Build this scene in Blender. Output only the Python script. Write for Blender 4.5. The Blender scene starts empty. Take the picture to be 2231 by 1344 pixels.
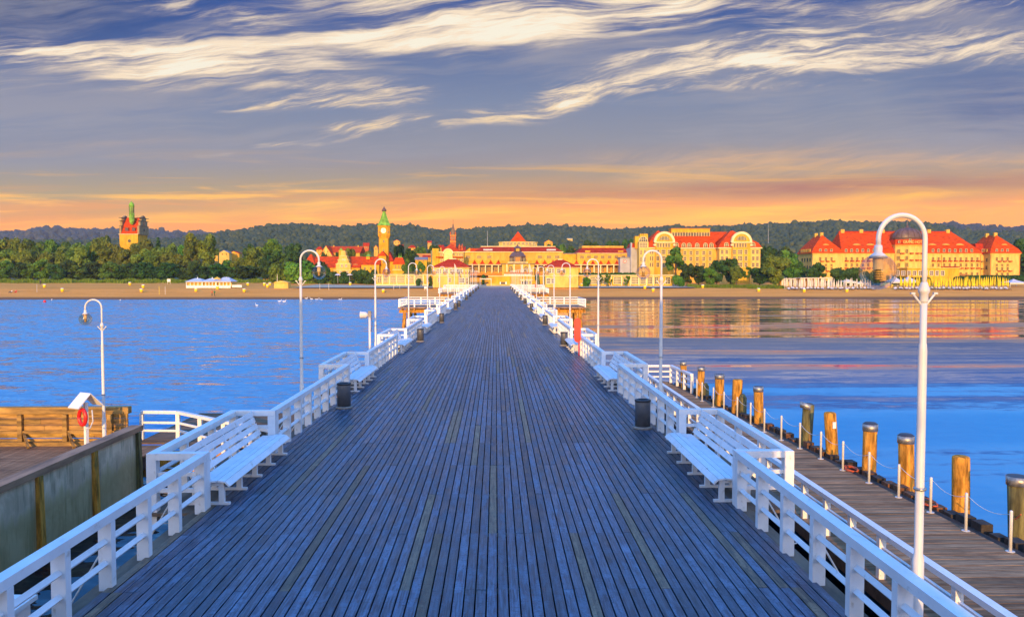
import bpy, math, random
import numpy as np
from mathutils import Vector, Matrix
rnd = random.Random(7)
C = bpy.context.scene.collection
sc = bpy.context.scene
R_ = math.radians

# ------------------------------------------------------------------ camera
FPX, HCAM = 1800.0, 4.3
TH = math.atan(77.0 / FPX)
PH = math.atan(35.5 / FPX * math.cos(TH))
cF = Vector((math.sin(PH)*math.cos(TH), math.cos(PH)*math.cos(TH), -math.sin(TH)))
cR = Vector((math.cos(PH), -math.sin(PH), 0))
cU = cR.cross(cF)
CAM = Vector((0, 0, HCAM))
cam_d = bpy.data.cameras.new('camera'); cam = bpy.data.objects.new('camera', cam_d); C.objects.link(cam)
cam.matrix_world = Matrix(((cR.x, cU.x, -cF.x, CAM.x), (cR.y, cU.y, -cF.y, CAM.y), (cR.z, cU.z, -cF.z, CAM.z), (0, 0, 0, 1)))
cam_d.sensor_width = 36.0
cam_d.lens = 36.0 * FPX / 2231.0
cam_d.clip_start = 0.1; cam_d.clip_end = 12000
sc.camera = cam

def ray(px, py): return cF*FPX + cR*(px-1115.5) - cU*(py-672.0)
def at(px, py, Y):                      # the point seen at photo pixel (px,py), Y metres down the pier
    d = ray(px, py); return CAM + d*(Y/d.y)
def gp(px, py, z):
    d = ray(px, py); return CAM + d*((z-HCAM)/d.z)

# ------------------------------------------------------------------ light
SUN_EL, SUN_AZ = 11.0, 5.0               # low sun behind the viewer, a little to the left
sun_d = bpy.data.lights.new('sun', 'SUN'); sun = bpy.data.objects.new('sun', sun_d); C.objects.link(sun)
sun_d.energy = 4.6; sun_d.angle = R_(0.5); sun_d.color = (1.0, 0.56, 0.17)
sd = Vector((math.sin(R_(SUN_AZ))*math.cos(R_(SUN_EL)), math.cos(R_(SUN_AZ))*math.cos(R_(SUN_EL)), -math.sin(R_(SUN_EL))))
sun.rotation_euler = sd.to_track_quat('-Z', 'Y').to_euler()
sun.location = (0, -30, 40)

def lin(c):
    return tuple(((v/255.0)/12.92 if v/255.0 <= 0.04045 else ((v/255.0+0.055)/1.055)**2.4) for v in c)

class NT:
    """short hand for building node trees"""
    def __init__(s, tree): s.t = tree; s.n = tree.nodes; s.l = tree.links
    def node(s, typ, **kw):
        n = s.n.new(typ)
        for k, v in kw.items(): setattr(n, k, v)
        return n
    def put(s, sock, v):
        if hasattr(v, 'is_output') or isinstance(v, bpy.types.NodeSocket): s.l.new(v, sock)
        elif isinstance(v, (tuple, list)) and len(v) == 3 and sock.type == 'RGBA': sock.default_value = (*v, 1)
        else: sock.default_value = v
    def m(s, op, a, b=None, c=None, clamp=False):
        n = s.node('ShaderNodeMath', operation=op); n.use_clamp = clamp
        for i, v in enumerate((a, b, c)):
            if v is not None: s.put(n.inputs[i], v)
        return n.outputs[0]
    def mix(s, f, a, b, blend='MIX'):
        n = s.node('ShaderNodeMix', data_type='RGBA', blend_type=blend)
        s.put(n.inputs[0], f); s.put(n.inputs[6], a); s.put(n.inputs[7], b)
        return n.outputs[2]
    def sstep(s, x, lo, hi, a=0.0, b=1.0):
        n = s.node('ShaderNodeMapRange', interpolation_type='SMOOTHSTEP')
        s.put(n.inputs[0], x); n.inputs[1].default_value = lo; n.inputs[2].default_value = hi
        n.inputs[3].default_value = a; n.inputs[4].default_value = b
        return n.outputs[0]
    def xyz(s, x, y, z):
        n = s.node('ShaderNodeCombineXYZ'); s.put(n.inputs[0], x); s.put(n.inputs[1], y); s.put(n.inputs[2], z); return n.outputs[0]
    def sep(s, v):
        n = s.node('ShaderNodeSeparateXYZ'); s.put(n.inputs[0], v); return n.outputs
    def mapping(s, v, scale=(1, 1, 1), rot=(0, 0, 0), loc=(0, 0, 0)):
        n = s.node('ShaderNodeMapping'); s.put(n.inputs[0], v)
        n.inputs[1].default_value = loc; n.inputs[2].default_value = rot; n.inputs[3].default_value = scale
        return n.outputs[0]
    def noise(s, v, scale=1.0, detail=2.0, rough=0.5, dist=0.0, dim='3D'):
        n = s.node('ShaderNodeTexNoise', noise_dimensions=dim)
        if v is not None: s.put(n.inputs['Vector'], v)
        n.inputs['Scale'].default_value = scale; n.inputs['Detail'].default_value = detail
        n.inputs['Roughness'].default_value = rough; n.inputs['Distortion'].default_value = dist
        return n.outputs
    def ramp(s, f, stops, interp='LINEAR'):
        n = s.node('ShaderNodeValToRGB'); s.put(n.inputs[0], f)
        n.color_ramp.interpolation = interp
        e = n.color_ramp.elements
        while len(e) < len(stops): e.new(0.5)
        for i, (p, c) in enumerate(stops):
            e[i].position = p; e[i].color = (*c, 1) if len(c) == 3 else c
        return n.outputs[0]

# ------------------------------------------------------------------ sky
world = bpy.data.worlds.new('World'); sc.world = world; world.use_nodes = True
W = NT(world.node_tree); W.n.clear()
wout = W.node('ShaderNodeOutputWorld'); bg = W.node('ShaderNodeBackground')
W.l.new(bg.outputs[0], wout.inputs[0])
gen = W.node('ShaderNodeTexCoord').outputs['Generated']
dx, dy, dz = W.sep(gen)
ysafe = W.m('MAXIMUM', dy, 0.08)
U = W.m('DIVIDE', dx, ysafe); V = W.m('DIVIDE', dz, ysafe)
front = W.sstep(dy, 0.10, 0.45)
UV = W.xyz(U, V, 0.0)
# photo-pixel helpers for sky directions (fixed compass directions, not screen space)
def su(px): return (px-1080.0)/1800.0
def sv(py): return (595.0-py)/1800.0
warp = W.noise(W.mapping(UV, scale=(3.0, 9.0, 1)), 1.0, 4.0, 0.55)[0]
warpc = W.m('SUBTRACT', warp, 0.5)
def streaks(deg, sx, sy, off, rough, dist, wv=0.0):
    q = W.node('ShaderNodeVectorMath', operation='ADD'); W.put(q.inputs[0], UV)
    big = W.noise(W.mapping(UV, scale=(5, 11, 1), loc=(off, 2, 0)), 1.0, 3.0, 0.5)[0]
    W.put(q.inputs[1], W.xyz(0.0, W.m('MULTIPLY', W.m('SUBTRACT', big, 0.5), wv), 0.0))
    r1 = W.mapping(q.outputs[0], rot=(0, 0, R_(-deg)))
    return W.noise(W.mapping(r1, scale=(sx, sy, 1), loc=(off, off*0.7, 0)), 1.0, 10.0, rough, dist)[0]
fine = streaks(6.0, 4.5, 62, 0.0, 0.66, 0.25, 0.05)
fine2 = streaks(9.5, 7.5, 60, 3.0, 0.68, 0.3, 0.06)
wide = W.noise(W.mapping(UV, scale=(2.2, 14, 1), rot=(0, 0, R_(-4)), loc=(1.3, 5, 0)), 1.0, 4.0, 0.5, 0.3)[0]
Vb = W.m('ADD', W.m('SUBTRACT', V, W.m('MULTIPLY', U, 0.030)), W.m('MULTIPLY', W.m('SUBTRACT', wide, 0.5), 0.035))
def vv(py): return min(1.0, max(0.0, (sv(py)+0.05)/0.55))
base = W.ramp(W.m('DIVIDE', W.m('ADD', Vb, 0.05), 0.55), [
    (0.0, lin((240, 140, 60))), (vv(520), lin((255, 166, 50))), (vv(490), lin((250, 160, 50))), (vv(466), lin((236, 150, 70))),
    (vv(440), lin((200, 146, 100))), (vv(395), lin((166, 148, 132))), (vv(325), lin((146, 148, 156))), (vv(235), lin((124, 138, 164))),
    (vv(130), lin((94, 116, 158))), (vv(50), lin((54, 88, 150))), (vv(-20), lin((40, 80, 150))), (1.0, lin((60, 110, 205)))])
low = W.m('MULTIPLY', W.sstep(V, 0.125, 0.075), W.sstep(W.noise(W.mapping(UV, scale=(3.5, 75, 1), rot=(0, 0, R_(-3)), loc=(2, 2, 0)), 1.0, 5.0, 0.6, 0.5)[0], 0.44, 0.66))
base = W.mix(W.m('MULTIPLY', low, 0.65), base, lin((224, 148, 72)))
low2 = W.m('MULTIPLY', W.sstep(V, 0.16, 0.09), W.sstep(W.noise(W.mapping(UV, scale=(3.0, 60, 1), rot=(0, 0, R_(-5)), loc=(8, 4, 0)), 1.0, 5.0, 0.6, 0.5)[0], 0.50, 0.70))
base = W.mix(W.m('MULTIPLY', low2, 0.9), base, lin((255, 190, 66)))
dark = W.m('MULTIPLY', W.sstep(U, -0.28, -0.58), W.sstep(V, 0.24, 0.32))
base = W.mix(dark, base, lin((22, 66, 122)))
dark2 = W.m('MULTIPLY', W.sstep(U, 0.42, 0.66), W.m('MULTIPLY', W.sstep(V, 0.14, 0.2), W.sstep(V, 0.27, 0.22)))
base = W.mix(W.m('MULTIPLY', dark2, 0.75), base, lin((62, 92, 146)))
# thin veil clouds
veil = W.sstep(W.m('ADD', W.m('MULTIPLY', wide, 0.6), W.m('MULTIPLY', fine, 0.4)), 0.42, 0.62)
veil = W.m('MULTIPLY', veil, W.sstep(V, 0.10, 0.18))
base = W.mix(W.m('MULTIPLY', veil, 0.62), base, lin((166, 162, 166)))

def band(p0, p1, w, gain, tex=None, e0=0.12, e1=0.12, warpamt=0.045, texlo=0.37, texhi=0.72):
    u0, v0, u1, v1 = su(p0[0]), sv(p0[1]), su(p1[0]), sv(p1[1])
    s = (v1-v0)/(u1-u0)
    line = W.m('MULTIPLY_ADD', U, s, v0-s*u0)
    d = W.m('SUBTRACT', W.m('MULTIPLY_ADD', warpc, warpamt, V), line)
    g = W.m('POWER', 2.71828, W.m('MULTIPLY', W.m('MULTIPLY', d, d), -1.0/(w/1800.0)**2))
    g = W.m('MULTIPLY', g, W.m('MULTIPLY', W.sstep(U, u0-e0*0.5, u0+e0*0.5), W.sstep(U, u1+e1*0.5, u1-e1*0.5)))
    if tex is not None: g = W.m('MULTIPLY', g, W.sstep(tex, texlo, texhi, 0.12, 1.0))
    return W.m('MULTIPLY', g, gain*0.84)
cum = None
def acc(x):
    global cum
    cum = x if cum is None else W.m('ADD', cum, x)
acc(band((-250, 118), (520, 142), 36, 1.25, fine))
acc(band((120, 128), (760, 172), 24, 0.85, fine))
acc(band((240, 150), (1560, 20), 46, 1.35, fine, texlo=0.3))
acc(band((700, 120), (1250, 60), 24, 0.8, None, 0.2, 0.2))
acc(band((760, 60), (1800, -20), 50, 0.8, fine))
acc(band((250, 0), (640, 60), 22, 0.75, fine2))
acc(band((560, 4), (1000, 40), 26, 0.5, fine))
acc(band((690, 304), (1330, 212), 17, 1.35, fine2, 0.06))
acc(band((1130, 238), (1760, 118), 30, 1.5, fine2, 0.1, 0.2))
acc(band((1560, 132), (2500, 92), 42, 1.2, fine2, 0.2, 0.2))
acc(band((1290, 152), (1700, 78), 13, 1.0, fine2))
acc(band((1660, 60), (2400, -30), 46, 0.7, fine2))
acc(band((1600, 195), (1900, 180), 10, 0.6, fine2))
acc(band((480, 241), (870, 228), 14, 1.25, fine2, 0.12, 0.14, 0.012))
acc(band((560, 208), (940, 198), 22, 0.9, fine2, 0.12, 0.14, 0.02))
acc(band((380, 240), (450, 230), 7, 0.6, fine))
acc(band((430, 347), (530, 341), 5, 0.8, fine, 0.03, 0.03, 0.004))
acc(band((555, 322), (700, 318), 8, 0.9, fine, 0.03, 0.03, 0.006))
acc(band((-100, 200), (700, 190), 26, 0.28, fine))
cum = W.m('MINIMUM', cum, 1.25)
cum = W.m('MULTIPLY', cum, W.sstep(W.m('ADD', W.m('MULTIPLY', fine, 0.5), W.m('MULTIPLY', fine2, 0.5)), 0.36, 0.62, 0.6, 1.25))
edge = W.sstep(cum, 0.04, 0.5)
base = W.mix(W.m('MULTIPLY', edge, 0.8), base, lin((186, 174, 168)))
core = W.sstep(cum, 0.16, 1.0)
base = W.mix(core, base, W.mix(W.sstep(V, 0.14, 0.26), lin((255, 220, 160)), lin((255, 232, 198))))
base = W.mix(W.sstep(cum, 0.95, 1.35, 0, 0.75), base, lin((255, 250, 226)))
# warm low bands: golden cloud, mauve bar, bright streaks
g1 = W.m('ADD', band((1380, 388), (1720, 342), 20, 1.0, fine, 0.1, 0.3), band((1480, 372), (2500, 366), 22, 0.9, fine, 0.2, 0.2))
base = W.mix(W.m('MINIMUM', W.m('MULTIPLY', g1, 0.85), 1.0), base, lin((252, 190, 104)))
g2 = W.m('ADD', band((1040, 432), (2500, 384), 15, 0.9, fine, 0.3, 0.2, 0.02, 0.25), band((1550, 408), (2100, 402), 14, 0.6, None, 0.2, 0.2))
base = W.mix(W.m('MINIMUM', W.m('MULTIPLY', g2, 0.8), 0.9), base, lin((164, 104, 94)))
g3 = W.m('ADD', band((1420, 482), (2060, 420), 11, 1.0, fine, 0.2, 0.2, 0.01, 0.2), band((1900, 432), (2500, 425), 12, 0.6, fine))
g3 = W.m('ADD', g3, band((150, 492), (760, 446), 13, 0.9, fine, 0.3, 0.1, 0.012, 0.25))
g3 = W.m('ADD', g3, band((980, 455), (1200, 445), 16, 0.5, fine))
g3 = W.m('ADD', g3, band((700, 470), (2400, 462), 14, 0.9, fine, 0.3, 0.2))
g4 = W.m('ADD', band((1250, 360), (2500, 330), 26, 0.8, fine2, 0.3, 0.2), band((620, 418), (900, 414), 7, 0.7, fine, 0.1, 0.1, 0.01))
g4 = W.m('ADD', g4, band((-100, 330), (420, 322), 9, 0.35, fine, 0.2, 0.2))
base = W.mix(W.m('MINIMUM', W.m('MULTIPLY', g4, 0.7), 0.9), base, lin((240, 190, 130)))
base = W.mix(W.m('MINIMUM', g3, 0.95), base, lin((255, 188, 40)))
# sky above the frame and behind the viewer
nish = W.node('ShaderNodeTexSky', sky_type='NISHITA')
nish.sun_disc = False; nish.sun_elevation = R_(SUN_EL); nish.sun_rotation = R_(180+SUN_AZ); nish.altitude = 0; nish.air_density = 1.0; nish.dust_density = 1.5
nis = W.mix(1.0, nish.outputs[0], (0.10, 0.10, 0.10), 'MULTIPLY')
zen = W.mix(W.sstep(dz, 0.25, 0.8), (0.04, 0.44, 1.15), (0.02, 0.42, 1.50))
zen = W.mix(1.0, zen, nis, 'ADD')
backc = W.ramp(dz, [(0.0, (0.90, 0.55, 0.32)), (0.12, (0.70, 0.58, 0.55)), (0.35, (0.26, 0.46, 0.95)), (0.7, (0.08, 0.42, 1.20)), (1.0, (0.02, 0.42, 1.50))])
backc = W.mix(1.0, backc, nis, 'ADD')
upf = W.sstep(V, 0.338, 0.45)
zc = W.noise(W.mapping(gen, scale=(2.5, 4.5, 3.0), loc=(4, 1, 0)), 1.0, 5.0, 0.6, 0.4)[0]
zen = W.mix(W.sstep(zc, 0.48, 0.74, 0, 0.35), zen, (0.40, 0.62, 1.10))
base = W.mix(1.0, base, W.mix(W.sstep(V, 0.14, 0.07), (0.88, 0.88, 0.90), (1.26, 1.17, 0.50)), 'MULTIPLY')
sky = W.mix(upf, base, zen)
sky = W.mix(front, backc, sky)
W.l.new(sky, bg.inputs[0]); bg.inputs[1].default_value = 1.0
world.cycles.sampling_method = 'MANUAL'; world.cycles.sample_map_resolution = 1024

sc.view_settings.view_transform = 'Standard'; sc.view_settings.look = 'None'
sc.view_settings.exposure = 0.18; sc.view_settings.gamma = 1.0
sc.render.engine = 'CYCLES'
sc.cycles.max_bounces = 6; sc.cycles.transparent_max_bounces = 24
sc.cycles.caustics_reflective = False; sc.cycles.caustics_refractive = False
sc.cycles.use_denoising = True

# ------------------------------------------------------------------ materials
MATS = {}
def M(name, col, rough=0.6, var=0.10, scale=3.0, bump=0.0, bscale=20.0, metal=0.0, spec=0.5, stretch=(1, 1, 1), col2=None, attr=None, streak=None):
    if name in MATS: return MATS[name]
    m = bpy.data.materials.new(name); m.use_nodes = True
    T = NT(m.node_tree); T.n.clear()
    out = T.node('ShaderNodeOutputMaterial'); b = T.node('ShaderNodeBsdfPrincipled'); T.l.new(b.outputs[0], out.inputs[0])
    co = T.node('ShaderNodeTexCoord').outputs['Object']
    v = T.mapping(co, scale=stretch)
    n = T.noise(v, scale, 5.0, 0.6)[0]
    f = T.sstep(n, 0.3, 0.7)
    c2 = col2 or tuple(max(0, c*(1-var*2)) for c in col)
    c1 = col if col2 else tuple(min(1, c*(1+var*0.6)) for c in col)
    c = T.mix(f, c1, c2)
    if attr:
        a = T.node('ShaderNodeAttribute', attribute_name=attr)
        c = T.mix(1.0, c, a.outputs[0], 'MULTIPLY')
    if streak:
        s2 = T.noise(T.mapping(co, scale=streak[1]), 1.0, 4.0, 0.6)[0]
        c = T.mix(T.sstep(s2, streak[2], streak[3], 0, 0.85), c, streak[0])
    T.put(b.inputs['Base Color'], c)
    b.inputs['Roughness'].default_value = rough; b.inputs['Metallic'].default_value = metal
    b.inputs['Specular IOR Level'].default_value = spec
    if bump:
        bn = T.node('ShaderNodeBump'); bn.inputs['Strength'].default_value = 1.0; bn.inputs['Distance'].default_value = bump
        T.put(bn.inputs['Height'], T.noise(v, bscale, 4.0, 0.6)[0]); T.l.new(bn.outputs[0], b.inputs['Normal'])
    MATS[name] = m
    return m

white = M('white_paint', (0.80, 0.80, 0.80), 0.45, 0.05, 2.0, 0.002, 40, streak=((0.46, 0.42, 0.35), (9, 4, 6), 0.60, 0.78))
white_lamp = M('white_lamp_enamel', (0.66, 0.65, 0.62), 0.35, 0.03, 4.0)
steel = M('grey_metal', (0.45, 0.44, 0.42), 0.35, 0.15, 8, metal=0.8)
binm = M('bin_grey_metal', (0.10, 0.105, 0.115), 0.4, 0.12, 5)
bin_dark = M('bin_lid_black', (0.03, 0.03, 0.035), 0.5, 0.1, 5)
bin_base = M('concrete', (0.30, 0.28, 0.25), 0.9, 0.15, 12)
timber = M('weathered_timber', (0.20, 0.135, 0.085), 0.8, 0.3, 2.5, 0.006, 30, stretch=(1, 0.25, 1))
timber_x = M('golden_plank_timber', (0.46, 0.27, 0.07), 0.75, 0.35, 3.0, 0.006, 30, stretch=(0.3, 3, 2), attr='tone')
timber_pile = M('mooring_pile_wood', (0.66, 0.31, 0.05), 0.85, 0.35, 3.0, 0.012, 14, spec=0.12, stretch=(3, 3, 0.5), streak=((0.15, 0.13, 0.04), (2.5, 2.5, 0.8), 0.54, 0.68))
timber_green = M('mossy_pile_wood', (0.17, 0.15, 0.05), 0.85, 0.35, 3.0, 0.012, 14, stretch=(3, 3, 0.5), streak=((0.32, 0.17, 0.05), (2, 2, 0.6), 0.55, 0.68))
pilecap = M('pile_cap_metal', (0.42, 0.40, 0.36), 0.45, 0.25, 9, metal=0.7)
darkrub = M('dark_fender_timber', (0.045, 0.035, 0.028), 0.85, 0.3, 5, 0.01, 12)
concrete_wet = M('mossy_concrete', (0.50, 0.40, 0.27), 0.85, 0.22, 2.0, 0.01, 12, streak=((0.22, 0.17, 0.04), (0.8, 0.8, 0.5), 0.45, 0.62))
cap_wood = M('cap_beam_wood', (0.38, 0.21, 0.11), 0.8, 0.3, 2.0, 0.006, 25, stretch=(1, 0.2, 1))
red_paint = M('red_paint', (0.72, 0.02, 0.015), 0.35, 0.06, 5)
orange_rope = M('orange_rope', (0.70, 0.12, 0.03), 0.7, 0.1, 20)
rope_white = M('rope_white', (0.70, 0.70, 0.68), 0.7, 0.1, 20)
cream = M('cream_render', (0.70, 0.42, 0.075), 0.85, 0.14, 0.8, stretch=(1, 1, 0.35), spec=0.08)
cream_pale = M('pale_cream_render', (0.76, 0.51, 0.13), 0.85, 0.13, 0.8, stretch=(1, 1, 0.35), spec=0.08)
yellowr = M('ochre_render', (0.72, 0.41, 0.035), 0.85, 0.16, 0.8, stretch=(1, 1, 0.35), spec=0.08)
orange_r = M('orange_render', (0.72, 0.26, 0.05), 0.85, 0.1, 0.5, spec=0.08)
stone_or = M('tower_render', (0.72, 0.36, 0.025), 0.85, 0.18, 0.8, stretch=(1, 1, 0.35), spec=0.08)
trim = M('pale_trim', (0.82, 0.68, 0.36), 0.7, 0.05, 1, spec=0.08)
redtile = M('red_roof_tile', (0.66, 0.070, 0.004), 0.75, 0.22, 0.9, stretch=(1, 1, 3), spec=0.08)
redtile_d = M('dull_red_roof_tile', (0.46, 0.038, 0.008), 0.75, 0.22, 0.9, stretch=(1, 1, 3), spec=0.08)
brickred = M('brick', (0.55, 0.13, 0.04), 0.85, 0.2, 1.0, spec=0.08)
copper = M('green_copper', (0.22, 0.46, 0.06), 0.6, 0.25, 0.8, spec=0.08)
copper_d = M('brown_copper', (0.12, 0.065, 0.05), 0.5, 0.2, 1)
domem = M('dark_dome_metal', (0.13, 0.075, 0.055), 0.45, 0.2, 0.6)
glassd = M('dark_window_glass', (0.05, 0.05, 0.05), 0.08, 0.3, 0.5, spec=0.6)
glassw = M('warm_window_glass', (0.15, 0.10, 0.05), 0.12, 0.3, 0.5, spec=0.6)
balc = M('red_flower_balcony', (0.50, 0.07, 0.02), 0.8, 0.3, 6, spec=0.08)
greyr = M('grey_render', (0.42, 0.42, 0.45), 0.8, 0.08, 0.5, spec=0.08)
greyroof = M('grey_roof', (0.20, 0.20, 0.23), 0.6, 0.12, 1)
signgold = M('sign_letters', (0.80, 0.60, 0.12), 0.4, 0.05, 3)
yellow_fab = M('yellow_canvas', (0.85, 0.62, 0.03), 0.8, 0.08, 2, spec=0.08)
white_fab = M('white_canvas', (0.66, 0.60, 0.50), 0.8, 0.05, 2, spec=0.08)
greyfab = M('grey_canvas', (0.55, 0.54, 0.60), 0.8, 0.05, 2)
darkm = M('dark_metal', (0.04, 0.04, 0.05), 0.5, 0.1, 4)
bark = M('bark', (0.10, 0.07, 0.045), 0.9, 0.3, 6)
skin = M('skin', (0.55, 0.32, 0.22), 0.6, 0.03, 10)
cloth_r = M('red_cloth', (0.60, 0.06, 0.02), 0.8, 0.08, 8)
cloth_g = M('green_cloth', (0.04, 0.22, 0.06), 0.8, 0.08, 8)
cloth_d = M('dark_cloth', (0.03, 0.03, 0.05), 0.8, 0.08, 8)
feather = M('white_feathers', (0.85, 0.83, 0.78), 0.7, 0.03, 8)
beak = M('orange_beak', (0.75, 0.25, 0.03), 0.5, 0.03, 8)

def glass_mat():
    m = bpy.data.materials.new('lamp_globe_glass'); m.use_nodes = True
    T = NT(m.node_tree); T.n.clear()
    out = T.node('ShaderNodeOutputMaterial'); mixs = T.node('ShaderNodeMixShader')
    tr = T.node('ShaderNodeBsdfTransparent'); tr.inputs[0].default_value = (0.86, 0.79, 0.68, 1)
    gl = T.node('ShaderNodeBsdfGlossy'); gl.inputs['Roughness'].default_value = 0.03; gl.inputs['Color'].default_value = (0.9, 0.9, 0.95, 1)
    fr = T.node('ShaderNodeFresnel'); fr.inputs[0].default_value = 1.5
    T.put(mixs.inputs[0], T.m('MULTIPLY_ADD', fr.outputs[0], 0.28, 0.03, clamp=True)); T.l.new(tr.outputs[0], mixs.inputs[1]); T.l.new(gl.outputs[0], mixs.inputs[2])
    T.l.new(mixs.outputs[0], out.inputs[0])
    return m
globe_glass = glass_mat()

def deck_mat():
    m = bpy.data.materials.new('deck_planks'); m.use_nodes = True
    T = NT(m.node_tree); T.n.clear()
    out = T.node('ShaderNodeOutputMaterial'); b = T.node('ShaderNodeBsdfPrincipled'); T.l.new(b.outputs[0], out.inputs[0])
    co = T.node('ShaderNodeTexCoord').outputs['Object']
    att = T.node('ShaderNodeAttribute', attribute_name='tone')
    off = T.node('ShaderNodeVectorMath', operation='ADD'); T.l.new(co, off.inputs[0])
    sc_ = T.node('ShaderNodeVectorMath', operation='SCALE'); T.l.new(att.outputs[0], sc_.inputs[0]); sc_.inputs['Scale'].default_value = 37.0
    T.l.new(sc_.outputs[0], off.inputs[1])
    grain = T.noise(T.mapping(off.outputs[0], scale=(38, 1.3, 1)), 1.0, 6.0, 0.65, 0.8)[0]
    blotch = T.noise(T.mapping(off.outputs[0], scale=(7, 1.6, 1)), 1.0, 4.0, 0.6)[0]
    crack = T.noise(T.mapping(off.outputs[0], scale=(5, 9, 1)), 1.0, 5.0, 0.7, 1.5)[0]
    crackm = T.m('MULTIPLY', T.sstep(T.m('ABSOLUTE', T.m('SUBTRACT', crack, 0.5)), 0.016, 0.0), T.sstep(blotch, 0.40, 0.55))
    knot = T.node('ShaderNodeTexVoronoi', feature='F1'); T.put(knot.inputs['Vector'], T.mapping(off.outputs[0], scale=(6.5, 2.2, 1))); knot.inputs['Scale'].default_value = 1.0
    knotm = T.sstep(knot.outputs['Distance'], 0.16, 0.05)
    c = T.mix(T.sstep(grain, 0.34, 0.66), (0.009, 0.017, 0.038), (0.082, 0.122, 0.19))
    c = T.mix(T.sstep(blotch, 0.44, 0.66, 0, 0.70), c, (0.16, 0.205, 0.29))
    c = T.mix(1.0, c, att.outputs[0], 'MULTIPLY')
    big = T.noise(T.mapping(co, scale=(0.35, 0.16, 1)), 1.0, 4.0, 0.6, 0.4)[0]
    c = T.mix(T.sstep(big, 0.5, 0.68, 0, 0.40), c, (0.11, 0.09, 0.085))
    dash = T.noise(T.mapping(off.outputs[0], scale=(7, 34, 1)), 1.0, 3.0, 0.6)[0]
    c = T.mix(T.sstep(dash, 0.60, 0.70, 0, 0.75), c, (0.012, 0.016, 0.025))
    sy_ = T.m('ABSOLUTE', T.m('SUBTRACT', T.m('FRACT', T.m('DIVIDE', T.sep(co)[1], 0.61)), 0.5)); sx_ = T.m('ABSOLUTE', T.m('SUBTRACT', T.m('ABSOLUTE', T.m('SUBTRACT', T.m('FRACT', T.m('DIVIDE', T.m('ADD', T.sep(co)[0], 5.33), 0.1482)), 0.5)), 0.27))
    c = T.mix(T.m('MULTIPLY', T.m('MULTIPLY', T.sstep(sy_, 0.018, 0.010), T.sstep(sx_, 0.075, 0.045)), 0.8), c, (0.02, 0.018, 0.018))
    c = T.mix(T.m('MULTIPLY', crackm, 0.85), c, (0.03, 0.03, 0.035))
    c = T.mix(T.m('MULTIPLY', knotm, 0.7), c, (0.05, 0.045, 0.05))
    T.put(b.inputs['Base Color'], c)
    T.put(b.inputs['Roughness'], T.sstep(blotch, 0.3, 0.7, 0.30, 0.48))
    b.inputs['Specular IOR Level'].default_value = 0.36
    bn = T.node('ShaderNodeBump'); bn.inputs['Strength'].default_value = 0.8; bn.inputs['Distance'].default_value = 0.004
    T.put(bn.inputs['Height'], T.m('SUBTRACT', grain, T.m('MULTIPLY', crackm, 0.8))); T.l.new(bn.outputs[0], b.inputs['Normal'])
    return m
deckm = deck_mat()

def walk_mat():
    m = bpy.data.materials.new('brown_walkway_planks'); m.use_nodes = True
    T = NT(m.node_tree); T.n.clear()
    out = T.node('ShaderNodeOutputMaterial'); b = T.node('ShaderNodeBsdfPrincipled'); T.l.new(b.outputs[0], out.inputs[0])
    co = T.node('ShaderNodeTexCoord').outputs['Object']
    att = T.node('ShaderNodeAttribute', attribute_name='tone')
    g = T.noise(T.mapping(co, scale=(1.5, 30, 1)), 1.0, 5.0, 0.65, 0.6)[0]
    b2 = T.noise(T.mapping(co, scale=(0.5, 1.2, 1)), 1.0, 4.0, 0.6)[0]
    c = T.mix(T.sstep(g, 0.3, 0.7), (0.16, 0.095, 0.05), (0.42, 0.265, 0.145))
    c = T.mix(1.0, c, att.outputs[0], 'MULTIPLY')
    c = T.mix(T.sstep(b2, 0.5, 0.7, 0, 0.6), c, (0.09, 0.05, 0.03))
    T.put(b.inputs['Base Color'], c); b.inputs['Roughness'].default_value = 0.8; b.inputs['Specular IOR Level'].default_value = 0.12
    return m
walkm = walk_mat()

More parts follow.
